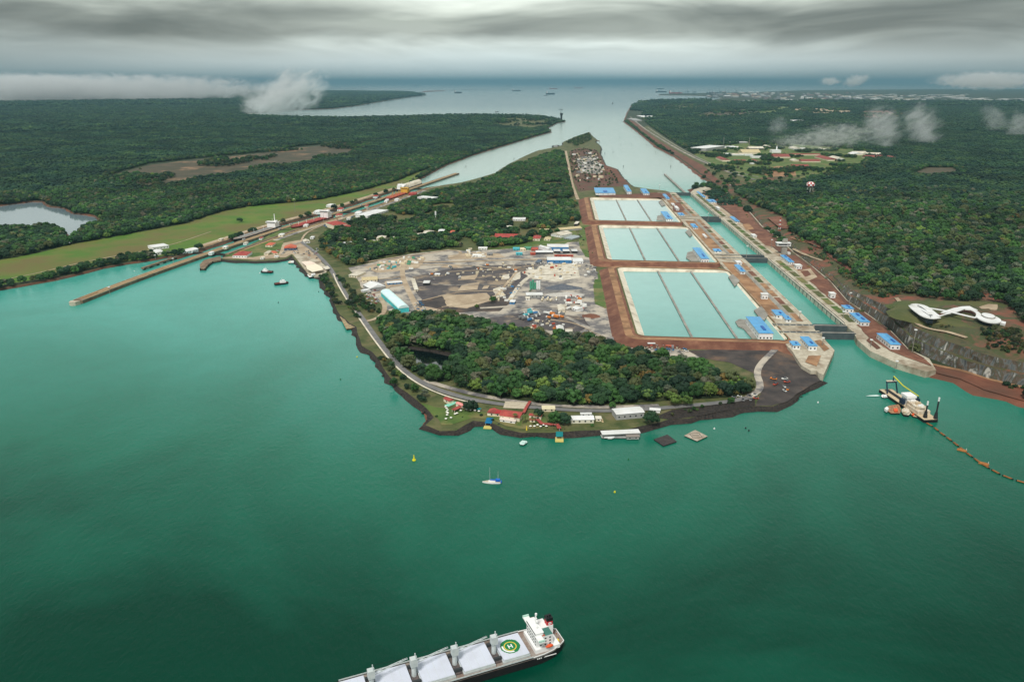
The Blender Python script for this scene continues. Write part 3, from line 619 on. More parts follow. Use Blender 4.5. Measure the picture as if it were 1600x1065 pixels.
BH = [((928,293,962,305),8,'long white hall with a flat blue roof beyond the farthest basins'),
 ((974,289,987,304),11,'tall blue roofed block in the middle of the row beyond the farthest basins'),
 ((1000,294.5,1015,305.5),8,'blue roofed block at the right end of the row beyond the farthest basins'),
 ((1035,303,1047,313),6,'small blue roofed hut beside the farthest lock gate'),
 ((1058,332,1070,338.5),5,'small blue roofed hut between the farthest basin and its chamber'),
 ((1032,330,1051.5,346),8,'large blue roofed hall at the near right corner of the farthest basins'),
 ((1078,349,1091,358.5),6,'small blue roofed hut at the upper end of the middle strip'),
 ((1113,388,1128,395.5),5,'small blue roofed hut on a white terrace beside the middle chamber'),
 ((1082,386.5,1108,411),10,'large blue roofed hall at the near right corner of the middle basins'),
 ((1088,299,1098,306),5,'blue roofed hut farthest up the right bank of the locks'),
 ((1093,303,1103,310),5,'second blue roofed hut from the far end of the right bank'),
 ((1103,311,1120,318),6,'wide blue roofed hut on the right bank beside the farthest chamber'),
 ((1140,338,1156,349),6,'blue roofed hut on the right bank near the middle gates'),
 ((1219,398,1241,414),7,'blue roofed hut at the foot of the cantilevered control tower'),
 ((1314,476,1334,489),8,'small blue roofed block under the rock cut, upper of the pair'),
 ((1327,488,1359,510),8,'long blue roofed block under the rock cut, lower of the pair'),
 ((1370,520,1407,547),9,'blue roofed block nearest the right approach wall'),
 ((1147,413,1165,429),7,'blue roofed hut with a white annex beside the upper end of the nearest basin'),
 ((1205,483,1228,498),7,'blue roofed hut above the largest hall on the strip between basin and chamber'),
 ((1222,492,1237,504),6,'small blue roofed annex right of the hut above the largest hall'),
 ((1165.5,494,1208,532),12,'largest blue roofed hall with a long skylight at the near corner of the basins'),
 ((1233,532,1251,546),7,'small square blue roofed block on the red ground near the lock tip'),
 ((1250,525,1277,548),8,'blue roofed block with a long skylight nearest the lake at the lock tip')]
for bb, h, lb in BH: blue_house(bb, h, lb, 2 if 'long blue' in lb or 'control' in lb or 'upper of' in lb else 1)
blue_house((1579,582,1612,595), 6, 'blue roofed shed on the far right shore', z=5)
WB = [((1053,321.5,1061.5,329.5),7,'plain white cube building beside the farthest chamber'),((1048,317,1055,322),4,'tiny white hut next to the cube building by the farthest chamber'),
 ((1097,365,1105,372.5),4,'small pale hut in the middle of the strip by the middle chamber'),((1117.5,322,1125.5,329),7,'white cube building on the right bank by the farthest chamber'),
 ((1172.5,365,1183,371.5),5,'flat white hut on the red ground left of the control tower'),((1240,411.5,1253.5,421),8,'white cube with two dark windows below the control tower'),
 ((1294,455.5,1306,466.5),9,'plain white cube on the right bank below the grey rock'),((1188,457,1200.5,468),10,'plain white cube in the middle of the strip by the nearest chamber'),
 ((1148,406.5,1160,414),5,'white annex behind the blue roofed hut at the upper end of the nearest basin'),((1162,312,1185,320),5,'long white shed with a teal edge above the right bank')]
for bb, h, lb in WB[:-1]: blue_house(bb, h, lb, 0, 'white_building', roofm=WHITER, rh=.4)
# control tower with cantilevered cab
x, y = G(1222, 397, ZP); t = thing('control_tower', 'grey concrete control tower with a white cantilevered cab beside the rock cut', 'tower', (x, y, ZP), -LA)
GC = M['greyconcrete']
MB().box(-2, 9, -4, 5, -.5, 19).build('shaft', GC, t)
cb = MB().box(-14, 15, -6, 8, 19, 25).build('cab', WHITER, t)
MB().box(-12, 8, -6.15, -6, 21, 23.6).build('window', GLASS, cb); MB().box(9.6, 12, -6.15, -6, 20.5, 24).build('window', GLASS, cb); MB().box(-14.15, -14, -5, 6, 21, 23.6).build('window', GLASS, cb)
MB().box(-15.5, 16, -7, 9, 25, 25.8).build('roof', WHITER, t)
MB().add([(-2,-1,25.8),(9,-1,25.8),(9,7,25.8),(-2,7,25.8),(1,0,34),(9,0,34),(9,6,34),(1,6,34)], [(0,1,5,4),(1,2,6,5),(2,3,7,6),(3,0,4,7),(4,5,6,7)]).build('upper_block', GC, t)
MB().box(10, 16, -8, 2, -.5, 5).build('annex', WHITER, t)
# light masts
def mast(px, py, z, h, label, grp='tall grey floodlight masts along the locks'):
    x, y = G(px, py, z); t = thing('floodlight_mast', label, 'light mast', (x, y, z), 0, grp)
    MB().tube((0,0,-.5), (0,0,h), .55, .3, 6).build('pole', GC, t); MB().tube((0,0,h-.4), (0,0,h+.6), 2.2, 2.2, 8).build('lamp_head', WHITER, t)
for px, py, h, lb in ((1425,550,33,'tall grey floodlight mast standing before the blocky rock wall'),(1327,475,20,'floodlight mast behind the upper small blue roofed block'),(1106,346,22,'floodlight mast beside the middle gates'),
    (1285,540,12,'short white mast on the lock tip by the lake'),(1249,498,12,'short white mast between the recess and the nearest chamber'),(1360,542,11,'short white mast on the soil bed of the right approach wall'),(1317,498,12,'short white mast on the right bank below the upper blue block'),
    (1166,403,26,'floodlight mast at the left end of the second gate'),(1140,300,24,'floodlight mast at the far end of the right bank'),(1030,300,24,'floodlight mast beside the last blue roofed block of the far row'),
    (1205,388,20,'floodlight mast just left of the control tower'),(1400,575,10,'small mast on the right approach wall')):
    mast(px, py, 9, h, lb)
# red and white lattice mast above the control tower
def lattice(px, py, z, h, label, m1, m2, w0=3.0):
    x, y = G(px, py, z); t = thing('radio_mast', label, 'mast', (x, y, z))
    n_ = 7
    for k in range(n_):
        a = k/n_; b = (k+1)/n_; wa = w0*(1-a*.75); wb = w0*(1-b*.75); mb = MB()
        for sx, sy in ((-1,-1),(1,-1),(1,1),(-1,1)):
            mb.tube((sx*wa, sy*wa, h*a), (sx*wb, sy*wb, h*b), .28, n=4); 
        for (p, q) in (((-1,-1),(1,-1)),((1,-1),(1,1)),((1,1),(-1,1)),((-1,1),(-1,-1))): mb.tube((p[0]*wa,p[1]*wa,h*a), (q[0]*wb,q[1]*wb,h*b), .2, n=4)
        mb.build('lattice_section', m1 if k % 2 == 0 else m2, t)
    MB().tube((0,0,h), (0,0,h+6), .15, .1, 4).build('antenna', m2, t)
REDP = mat('red_paint', (188,60,48), (170,50,42), .3); WHT = mat('white_paint', (236,236,234))
lattice(1217.5, 361, 16, 34, 'red and white lattice mast on the bare red slope above the control tower', REDP, WHT, 2.6)
lattice(1130, 231, 5, 60, 'grey lattice mast left of the two behind the long grey barracks', GC, GC, 3)
lattice(1170, 231, 5, 62, 'grey lattice mast right of the two behind the long grey barracks', GC, GC, 3)
# visitor centre on the terrace
def onhill(px, py):
    x, y = G(px, py, 38)
    for _ in range(6):
        z = float(ground_z(x, y)); x, y = G(px, py, z)
    return x, y, z
sheet('terrace', GL([(1405,470),(1432,470),(1480,470),(1560,472),(1585,484),(1592,500),(1575,512),(1520,512),(1470,503),(1430,496),(1400,484)], 39.6), 39.6, M['scrub'], bank=M['scrub'], out_=14, zb=33, step=8, amp=2)
VZ = 39.8
def wpx(pts, z): return GL(pts, z)
x0, y0 = G(1490, 492, VZ); vc = thing('visitor_centre', 'sweeping white looped visitor centre with long curved roofs on the hill terrace', 'building', (x0, y0, VZ))
def vpart(name, pts, za, zb, m, par=None, wd=None):
    P = GL(pts, VZ+zb)
    if wd:
        q = [Vector(p) for p in P]
        for _ in range(2):
            n2 = [q[0]]
            for a, b in zip(q[:-1], q[1:]): n2 += [a*.75+b*.25, a*.25+b*.75]
            q = n2+[q[-1]]
        Lf = []; Rt = []
        for i, p in enumerate(q):
            d = (q[min(i+1,len(q)-1)]-q[max(i-1,0)]).normalized(); nn = Vector((-d.y, d.x)); ww = wd if not isinstance(wd, tuple) else wd[0]+(wd[1]-wd[0])*i/(len(q)-1)
            Lf.append(p+nn*ww/2); Rt.append(p-nn*ww/2)
        mb = MB()
        for i in range(len(q)-1):
            mb.prism([(p.x-x0, p.y-y0) for p in (Lf[i], Lf[i+1], Rt[i+1], Rt[i])], za, zb)
    else: mb = MB().prism([(a-x0, b-y0) for a, b in P], za, zb)
    return mb.build(name, m, par or vc)
# left ring with courtyard
ring = [(1424,476),(1428,474.5),(1436,474),(1444,476),(1450,480),(1455,486),(1460,491),(1468,493),(1467,495.5),(1458,497.5),(1449,496.5),(1440,491),(1431,484)]
core = [(1427,476.5),(1436,475.5),(1447,481),(1458,491),(1464,494),(1452,495),(1442,490),(1432,483)]
vpart('glass_wall', [(1424.5,478),(1436,475.5),(1450,482),(1466,494),(1458,498),(1449,497),(1438,491)], -1, 6.5, GLASS)
vpart('roof_ring', [(1427,476.5),(1433,475),(1444,478),(1452,484),(1459,490),(1465,493.5)], 6.4, 7.3, WHITER, wd=10)
vpart('roof_ring', [(1426,477),(1430,482),(1438,488),(1446,493.5),(1454,496),(1465,494.5)], 6.4, 7.35, WHITER, wd=12)
vpart('roof_ring', [(1430,478),(1437,481),(1446,486),(1453,491)], 6.3, 7.1, WHITER, wd=5)
vpart('link_roof', [(1446,480),(1470,483.5),(1495,489),(1515,494),(1525,496)], 7.5, 8.3, WHITER, wd=4.5)
vpart('hall_roof', [(1464,495),(1480,490),(1495,487),(1508,482),(1515,478),(1503,478.5),(1490,481),(1476,485.5),(1470,488),(1482,488),(1470,492)], 6.0, 7.2, WHITER)
vpart('hall_roof', [(1503,478.5),(1515,478),(1522,481.5),(1528,484),(1518,484),(1508,483)], 6.0, 7.1, WHITER)
vpart('link_roof', [(1514,482),(1524,485.5),(1530,490),(1527,496)], 6.3, 7.25, WHITER, wd=6)
def vell(name, cx, cy, rx, ry, za, zb, m, a=-12):
    P = [(cx+rx*math.cos(t)*math.cos(R(a))-ry*math.sin(t)*math.sin(R(-a)), cy+ry*math.sin(t)+rx*math.cos(t)*math.sin(R(-a))) for t in [2*math.pi*i/28 for i in range(28)]]
    return vpart(name, P, za, zb, m)
vell('glass_wall', 1545, 498, 17, 4.6, -1, 6.4, GLASS)
vell('dome_roof', 1545, 497, 20, 5.8, 6.4, 7.9, WHITER)
vell('dome_top', 1544.5, 492.6, 11.5, 3.2, 7.9, 9.6, M['greyconcrete'])
vell('dome_top', 1544.5, 492.0, 10.6, 2.8, 9.6, 10.6, WHITER)
vpart('entrance_canopy', [(1565,501),(1572,502.5),(1571,506),(1563,504)], 0, 3.5, WHITER)
DISCS.append((x0, y0, 62)); DISCS.append((*G(1545,498,VZ), 34)); DISCS.append((*G(1440,486,VZ), 34))
sheet('car_park', GL([(1530,480),(1545,475),(1560,476),(1556,484),(1545,487),(1534,485)], 39.8), 39.75, M['tandirt'], step=6, amp=2)
# ================================================================ VESSELS ON THE LAKE
HULLB = mat('black_hull', (26,26,28), (40,38,38), .3, rough=.5); BOOT = mat('red_boot', (104,44,40), (84,36,34), .3, rough=.6)
DECKG = mat('grey_deck', (150,146,138), (176,172,164), .25, c3=(128,104,92), scale3=.12, obj=True); HATCH = mat('hatch_cover', (206,212,226), (212,217,229), .05, rough=.6, c3=(200,204,216), scale3=.1, obj=True)
CRANEM = mat('crane_grey', (186,196,196), (204,210,208), .3, rough=.6); ORANGE = mat('orange_paint', (226,92,48), rough=.5); REDF = mat('funnel_red', (196,36,44), rough=.5); BLK = mat('black_paint', (22,22,24), rough=.5)
GREENP = mat('green_paint', (24,120,66), rough=.7); YEL = mat('yellow_paint', (222,196,66), rough=.6); BRICK = mat('brick_deck', (196,92,66), (176,84,62), .4); BUFF = mat('buff_deck', (192,170,138), (206,188,158), .3, obj=True)
def hull(prof, zk, zd, sec=((1,1),(.96,.55),(.8,-.0)), name='hull', mats=None, t=None, flare=1.0):
    """prof: [(x, halfwidth)], closed hull from zd (deck edge) down to zk"""
    mb = MB(); top = [(x, w) for x, w in prof]+[(x, -w) for x, w in prof[::-1] if w > 0]
    zs = [zd, zd*.35+zk*.65, 1.2, zk]; sc_ = [1, .985, .97, .94]; n_ = len(top); ring = []
    cx = sum(p[0] for p in top)/n_
    for z, s in zip(zs, sc_): ring.append([(cx+(x-cx)*(s if z < zd else 1), y*s, z) for x, y in top])
    vs = [p for r in ring for p in r]; fs = []
    for k in range(3):
        for i in range(n_): fs.append((k*n_+i, (k+1)*n_+i, (k+1)*n_+(i+1) % n_, k*n_+(i+1) % n_))
    mb.add(vs, fs[:2*n_]); 
    o = mb
    o.cur = 1; o.f += [list(f) for f in fs[2*n_:]]; o.mi += [1]*n_
    return o.build(name, mats or [HULLB, BOOT], t)
def poly_deck(prof, z, th, m, t, name='deck'):
    top = [(x, w) for x, w in prof]+[(x, -w) for x, w in prof[::-1] if w > 0]
    return MB().prism(top, z-th, z).build(name, m, t)
sx, sy = G(875, 991, 7); HEAD = math.atan2(-.375, -.927)
ship = thing('bulk_carrier', 'large bulk carrier with black hull, pale hatch covers and a green helipad mark', 'cargo ship', (sx, sy, 0), HEAD)
PR = [(0,6.5),(4,9.2),(10,12),(18,13.6),(26,14),(150,14),(160,12),(168,8.5),(175,4),(180,0)]
hull(PR, -4, 8, t=ship); poly_deck(PR[:-1]+[(179,.3)], 7, .3, DECKG, ship)
MB().prism([(0,6.5),(4,9.2),(10,12),(18,13.6),(26,14),(26,13.6),(18,13.2),(10,11.6),(4,8.9),(.4,6.2),(.4,-6.2),(4,-8.9),(10,-11.6),(18,-13.2),(26,-13.6),(26,-14),(18,-13.6),(10,-12),(4,-9.2),(0,-6.5)], 7.6, 8.3).build('bulwark', WHT, ship)
for s in (1,-1):
    q = MB().box(26, 150, s*13.75-.12, s*13.75+.12, 8, 9.0).build('railing', CRANEM, ship)
    MB().box(26, 150, min(s*12.2, s*13.6), max(s*12.2, s*13.6), 7.05, 7.15).build('side_deck', mat('rusty_deck', (120,110,104), (150,128,110), .4, c3=(168,160,150), scale3=.2, obj=True), ship)
CR = [49, 76.5, 104, 131.5]; HX = [(27.5,46)]+[(CR[i]+3.2, CR[i+1]-3.2) for i in range(3)]+[(134.7,152)]
for i, (a, b) in enumerate(HX):
    h = MB().box(a, b, -10.6, 10.6, 7, 10.2).build('hatch_cover', HATCH, ship)
    MB().box(a-.5, b+.5, -11.1, 11.1, 7, 8.6).build('coaming', CRANEM, ship)
    for q_ in (.25, .5, .75): MB().box(a+(b-a)*q_-.08, a+(b-a)*q_+.08, -10.6, 10.6, 10.2, 10.215).build('panel_seam', CRANEM, h)
    for q_ in range(8): MB().box(a+.3, b-.3, 10.6, 10.9, 8.6, 9.9).build('side_rib', CRANEM, h) if q_ == 0 else None
    if i == 0:
        cx = (a+b)/2+.5
        n_ = 96; P = []
        for k in range(n_): t_ = 2*math.pi*k/n_; r_ = 6.6+.35*abs(math.sin(t_*7))-.35*(math.sin(t_*7) < -.9); P.append((cx+r_*math.cos(t_), r_*math.sin(t_)))
        MB().prism(P, 10.2, 10.24).build('emblem_disc', GREENP, h)
        def ringm(r0, r1, a0, a1, z, nm, m_, k=40):
            mb = MB(); 
            for i_ in range(k):
                t0 = a0+(a1-a0)*i_/k; t1 = a0+(a1-a0)*(i_+1)/k
                mb.add([(cx+r*math.cos(t), r*math.sin(t), z) for r, t in ((r0,t0),(r1,t0),(r1,t1),(r0,t1))], [(0,1,2,3)])
            return mb.build(nm, m_, h)
        ringm(3.7, 4.4, 0, 2*math.pi, 10.27, 'yellow_ring', YEL)
        ringm(4.7, 5.9, -.35, 1.75, 10.27, 'white_arc', WHT, 16)
        MB().box(cx-1.5, cx-.8, -1.9, 1.9, 10.25, 10.3).box(cx+.8, cx+1.5, -1.9, 1.9, 10.25, 10.3).box(cx-.8, cx+.8, -.38, .38, 10.25, 10.3).build('letter_h', WHT, h)
for i, c in enumerate(CR):
    MB().box(c-2.2, c+2.2, -9, 9, 7, 8.4).build('cross_deck', mat('dark_deck', (82,76,76), (110,100,96), .5, obj=True), ship)
    for yy in (-8, 6.4): MB().box(c-2.6, c+2.6, yy, yy+1.6, 8.4, 10.8).build('winch_house', mat('dark_box', (58,62,64)), ship)
    cr_ = MB().tube((c,0,7), (c,0,17), 1.7, 1.5, 10).build('crane_pedestal', CRANEM, ship)
    MB().box(c-2.3, c+2.1, -1.9, 1.9, 17, 23.5).box(c-1.8, c-1.2, -1.6, -1.0, 23.5, 26).box(c-1.8, c-1.2, 1.0, 1.6, 23.5, 26).build('crane_house', CRANEM, cr_)
    MB().box(c-2.45, c-2.3, -.8, .8, 19, 20.4).build('cab_window', GLASS, cr_)
    if i > 0:
        j = MB(); p0 = Vector((c-2, -1.2, 18.2)); p1 = Vector((CR[i-1]+2.2, -7.5, 17.5))
        for off in (Vector((0,-.9,0)), Vector((0,.9,0))): j.tube(p0+off, p1+off*.5, .32, .25, 4)
        for k in range(7): q = p0+(p1-p0)*(k/7); j.tube(q+Vector((0,-.9,0)), q+(p1-p0)/7+Vector((0,.8,0)), .14, n=4)
        j.build('crane_jib', CRANEM, cr_)
        MB().tube((c-1.5,-1.3,25.6), p1+Vector((0,0,.4)), .09, n=3).build('cable', BLK, cr_)
ship.scale = (1,1,.9)
# superstructure
MB().box(5, 23, -10.5, 10.5, 7, 10.2).build('poop_house', WHT, ship)
acc = MB().box(9.5, 21.5, -8.6, 8.6, 10.2, 19.2).build('accommodation', WHT, ship)
for lv in range(3):
    for k in range(6): MB().box(21.45, 21.6, -7.6+k*2.7, -6.3+k*2.7, 11.3+lv*2.7, 12.3+lv*2.7).build('window', GLASS, acc)
    for k in range(3): MB().box(11+k*3.4, 12.3+k*3.4, 8.55, 8.72, 11.3+lv*2.7, 12.3+lv*2.7).build('window', GLASS, acc)
br = MB().box(17.8, 22.2, -14.5, 14.5, 19.2, 20.1).box(16.5, 22, -8, 8, 20.1, 22.6).build('bridge', WHT, ship)
for yy in (-14.4, 13.4): MB().box(17.8, 22.2, yy, yy+1, 20.1, 21.3).build('wing_rail', mat('aqua_edge', (176,210,196)), br)
MB().box(21.95, 22.12, -7.6, 7.6, 20.9, 22.0).build('bridge_window', GLASS, br)
MB().box(16.2, 22.3, -8.4, 8.4, 22.6, 22.85).build('compass_deck', WHT, br); MB().box(15.2, 17.7, -12, 8.4, 19.25, 19.5).build('wing_deck', BRICK, br)
MB().box(9.6, 16, 1, 8.5, 19.2, 19.4).build('rear_deck', mat('teal_deck', (70,120,110)), acc)
m_ = MB().tube((18,-1,22.8), (18,-1,31), .55, .3, 6).box(17.6, 18.4, -3.6, 1.6, 26.4, 26.8).box(17.7, 18.3, -2.4, .4, 28.6, 29).tube((16.4,-1,22.8), (18,-1,28), .2, n=4).build('radar_mast', WHT, ship)
MB().tube((18,-1,31), (18,-1,32.5), .8, .8, 8).build('radar_dome', WHT, m_); MB().ball((19,3,24), .9, 1).build('satellite_dome', WHT, ship)
fn = MB().box(5.6, 10.4, -4.6, .4, 10.2, 19.6).build('engine_casing', WHT, ship)
MB().prism([(6,-4.4),(10.2,-4.0),(10.2,.0),(6,.3)], 19.6, 23.2).build('funnel', REDF, ship)
f2 = MB().prism([(5.9,-4.5),(10.3,-4.1),(10.3,.1),(5.9,.4)], 23.2, 26).tube((7,-2,26), (7,-2,27.2), .6, n=6).tube((8.8,-2,26), (8.8,-2,27), .5, n=6).build('funnel_top', BLK, ship)
lg = MB(); 
for k in range(12):
    t0 = 2*math.pi*k/12; t1 = 2*math.pi*(k+1)/12; y_ = .32
    lg.add([(8.1,y_,21.4),(8.1+1.3*math.cos(t0),y_,21.4+1.1*math.sin(t0)),(8.1+1.3*math.cos(t1),y_,21.4+1.1*math.sin(t1))], [(0,1,2)])
lg.build('funnel_mark', WHT, ship); MB().box(7.3, 8.9, .33, .36, 21.2, 21.6).build('funnel_bar', REDF, ship)
bt = MB(); bt.ball((13.4,11.4,12.2), 1.0, 2, 3.0, 1.35, 1.3).build('lifeboat', ORANGE, ship)
MB().tube((11.5,10,10.2),(11.5,12,14),.18,n=4).build('davit', WHT, ship); MB().tube((15.5,10,10.2),(15.5,12,14),.18,n=4).build('davit', WHT, ship)
MB().box(3.0, 5.2, 3.4, 5.4, 7, 8.4).build('winch', YEL, ship)
random.seed(4)
for k in range(8): x_ = random.uniform(1.5, 4.5); y_ = random.uniform(-6, 3); MB().tube((x_,y_,7), (x_,y_,7.9), .35, n=6).build('bollard', mat('rust', (150,80,56)), ship)
MB().box(9, 22, 13.2, 13.5, 5.0, 5.6).build('gangway', WHT, ship)
for k in range(3): MB().box(20.0+k*1.3, 20.9+k*1.3, 13.95, 14.1, 5.4, 6.3).build('draught_mark', WHT, ship)
# ---- cutter dredger
CREAM = mat('cream_deck', (212,204,186), (232,226,212), .3, c3=(180,160,132), scale3=.2, obj=True); NAVY = mat('navy_steel', (24,42,62), (34,54,74), .3); DARKST = mat('dark_steel', (34,38,42), (52,52,52), .3)
YB = mat('yellow_boom', (206,200,56), rough=.6)
dx, dy = G(1420, 640, 0); dr = thing('cutter_dredger', 'cream dredging vessel with a dark gantry, yellow boom and two tall dark spuds', 'dredger', (dx, dy, 0))
def DP(px, py, z): x, y = G(px, py, z); return (x-dx, y-dy, z)
a = Vector(DP(1383,612,0)[:2]); b = Vector(DP(1454,660,0)[:2]); ax = (a-b).normalized(); ay = Vector((-ax.y, ax.x)); LD = (a-b).length
def dl(x, y): p = b+ax*x+ay*y; return (p.x, p.y)
def dbox(x0, x1, y0, y1, z0, z1, mb=None): return (mb or MB()).prism([dl(x0,y0), dl(x1,y0), dl(x1,y1), dl(x0,y1)], z0, z1)
dbox(0, LD, -8.5, 8.5, -1.5, 3.6).build('hull', HULLB, dr); dbox(0.1, LD-.1, -8.4, 8.4, 3.6, 3.9).build('deck', BUFF, dr)
dbox(LD*.60, LD*.97, -2.5, 2.5, 3.95, 4.4).build('ladder_well', DARKST, dr)
dbox(14, LD*.40, -7.8, 7.8, 3.9, 8).build('deckhouse', CREAM, dr); dbox(20, LD*.42, -6.2, 6.2, 8, 11).build('upper_house', CREAM, dr)
br = dbox(LD*.44, LD*.56, -5, 5, 3.9, 13).build('bridge_tower', WHT, dr); dbox(LD*.43, LD*.57, -6, 6, 13, 16).build('bridge', WHT, br); dbox(LD*.57, LD*.573, -5.4, 5.4, 13.8, 15.4).build('bridge_window', NAVY, br)
for yy in (-11, 7.4): dbox(LD*.43, LD*.50, yy, yy+3.6, 6, 12).build('anchor_boom_house', NAVY, dr)
for k in range(5): dbox(16+k*5, 18+k*5, -3, 3, 11, 12+k % 3).build('deck_locker', [CREAM, WHT, BUFF][k % 3], dr)
g = MB()
for s in (-1, 1):
    p = dl(LD*.84, s*6.6); g.tube((*p,3.9), (*dl(LD*.9, s*6.0),17), .95, .8, 4)
p0 = dl(LD*.9,-6.8); p1 = dl(LD*.9,6.8); g.tube((*p0,17), (*p1,17), 1.1, 1.1, 4); g.tube((*dl(LD*.9,-2),17), (*dl(LD*.9,-2),24), .8, .6, 4)
g.build('gantry', NAVY, dr); dbox(LD*.89, LD*.93, -6, 6, 18, 18.5).build('gantry_walkway', CREAM, dr)
MB().tube((*dl(LD*.9,-2),24.5), (*dl(LD*.72,-5),18.5), .85, .75, 5).tube((*dl(LD*.72,-5),18.5), (*dl(LD*.45,-9.5),15), .75, .6, 5).build('yellow_boom', YB, dr)
MB().tube((*dl(LD*.45,-9.5),15), (*dl(LD*.45,-9.5),6), .5, n=4).build('boom_post', DARKST, dr)
for (yy, h, xx) in ((3.5, 24, 6), (-6.5, 30, 2)):
    sp = MB().tube((*dl(xx,yy),-4), (*dl(xx,yy),h-4.5), .9, .9, 8).build('spud', DARKST, dr); MB().tube((*dl(xx,yy),h-4.5), (*dl(xx,yy),h), .95, .95, 8).build('spud_top', WHT, sp)
    MB().tube((*dl(xx,yy),3.8), (*dl(xx,yy),12), 2.6, 1.4, 4).build('spud_frame', DARKST, sp)
def flat_boat(name, label, cat, pts, zd, hm, dm, extras=(), grp=None):
    P = GL(pts, zd); cx = sum(p[0] for p in P)/len(P); cy = sum(p[1] for p in P)/len(P); t = thing(name, label, cat, (cx, cy, 0), 0, grp); Q = [(x-cx, y-cy) for x, y in P]
    MB().prism([(x*.96, y*.96) for x, y in Q], -.8, zd-.25).build('hull', hm, t); MB().prism(Q, zd-.25, zd).build('deck', dm, t)
    for nm, pt, z0, z1, m_ in extras:
        P2 = GL(pt, z1); MB().prism([(x-cx, y-cy) for x, y in P2], z0, z1).build(nm, m_, t)
    return t
flat_boat('work_barge', 'low work barge of rusty gear moored left of the dredger', 'barge', [(1381,638),(1386,635),(1391,633),(1405,631),(1408,640),(1406,645),(1392,645),(1387,641)], 2, HULLB, mat('gear_deck', (168,124,86), (206,176,130), .5, c3=(120,70,60), scale3=.4, obj=True),
  [('wheelhouse', [(1382,637.5),(1386,634.5),(1389,637.5),(1386,640.5)], 2, 5, WHT), ('gear_stack', [(1396,638),(1402,637),(1403,641),(1398,642)], 2, 3.6, ORANGE)])
flat_boat('work_barge', 'pale flat topped pontoon pressed against the side of the dredger', 'barge', [(1409,639),(1415,635),(1422,637),(1424,644),(1420,648),(1412,647),(1409,643)], 3, HULLB, CREAM, [('canopy', [(1411,639.5),(1416,636.5),(1421,638.5),(1421,643),(1417,645),(1411,643)], 3, 5.5, CREAM)])
flat_boat('work_barge', 'small brown barge between the pontoon and the floating pipeline', 'barge', [(1423,641),(1429,643),(1435,648),(1433,651),(1427,650),(1423,646)], 2, HULLB, BUFF, [('winch', [(1426,645),(1429,646),(1428,648),(1425,647)], 2, 3.4, ORANGE)])
flat_boat('launch', 'small white launch with a wake running beside the bow of the dredger', 'motor boat', [(1376.5,618),(1378.5,616),(1391,615.5),(1392.5,617.5),(1390,620),(1378.5,620.5)], 1.5, HULLB, WHT, [('cabin', [(1380,616.5),(1385,616),(1386,618.5),(1381,619)], 1.5, 3.4, WHT)])
sheet('wake', GL([(1376,618.5),(1370,617.2),(1358,618),(1352,619),(1360,619.6),(1370,619.8)], 0), .06, mat('foam', (200,222,216)), step=2, amp=.3)
# floating pipeline in sections
pl = [(1436,653),(1445,659),(1457,665),(1469,675),(1480,683),(1492,692),(1502,700),(1512,708),(1523,716),(1534,724),(1546,731),(1558,738),(1571,744),(1585,749),(1602,754),(1622,759),(1645,763)]
P = [Vector(p) for p in GL(pl, .8)]
cum = [0]; 
for a_, b_2 in zip(P[:-1], P[1:]): cum.append(cum[-1]+(b_2-a_).length)
def onpl(s):
    i = max(k for k in range(len(cum)) if cum[k] <= min(s, cum[-1]-.01)); i = min(i, len(P)-2); return P[i]+(P[i+1]-P[i])*((s-cum[i])/(cum[i+1]-cum[i]))
pt = thing('floating_pipeline', 'curving floating pipeline of orange and black sections trailing from the dredger', 'pipeline', (P[0].x, P[0].y, 0))
OP = mat('pipe_orange', (176,116,60), (150,96,52), .4)
s = 0; k = 0
while s < cum[-1]-12:
    a_, b_2 = onpl(s)-P[0], onpl(s+10.5)-P[0]
    MB().tube((*a_,.6), (*b_2,.6), .65, n=6).build('pipe_section', BLK, pt)
    d = (b_2-a_).normalized(); nn = Vector((-d.y, d.x))
    c0 = a_+(b_2-a_)*.12; c1 = a_+(b_2-a_)*.85
    for sg in (-1, 1): MB().tube((*(c0+nn*.7*sg),.9), (*(c1+nn*.7*sg),.9), .42, n=6).build('float', OP, pt)
    s += 12.5; k += 1
for px, py, lb in ((1503,704,'orange pontoon on the upper bend of the floating pipeline'),(1537,725,'orange pontoon on the lower bend of the floating pipeline')):
    x, y = G(px, py, 0); t = thing('pontoon', lb, 'pontoon', (x, y, 0), R(-38))
    for s in (-1.4, 1.4): MB().tube((-4.5,s,.6), (4.5,s,.6), .9, n=8).build('float', OP, t)
    MB().box(-3.5, 3.5, -1.6, 1.6, 1.3, 1.6).build('platform', OP, t); MB().tube((3.8,0,1.6),(3.8,0,4),.2,n=4).build('post', WHT, t)
# ---- tugs, yacht, rafts, buoys
def tug(px, py, az_, label, L_=26, roof=WHT):
    x, y = G(px, py, 0); t = thing('tugboat', label, 'tugboat', (x, y, 0), az_); hw = L_*.19
    PRF = [(-L_/2,hw*.75),(-L_*.4,hw),(L_*.2,hw),(L_*.38,hw*.75),(L_*.48,hw*.3),(L_/2,0)]
    hull(PRF, -1.5, 3.4, t=t, mats=[BLK, BLK]); poly_deck([(a*.95, max(.1, b*.9)) for a, b in PRF], 2.7, .3, mat('tug_deck', (132,64,54)), t)
    MB().box(-L_*.1, L_*.3, -hw*.6, hw*.6, 2.7, 5.8).build('deckhouse', WHT, t)
    w_ = MB().box(L_*.04, L_*.22, -hw*.45, hw*.45, 5.8, 8.6).build('wheelhouse', roof, t); MB().box(L_*.22, L_*.225, -hw*.4, hw*.4, 6.8, 8).build('window', GLASS, w_)
    MB().tube((L_*.05,0,8.6),(L_*.05,0,12.5),.22,n=4).build('mast', WHT, t); MB().tube((-L_*.04,hw*.3,5.8),(-L_*.04,hw*.3,8.4),.6,n=6).build('funnel', roof, t)
    return t
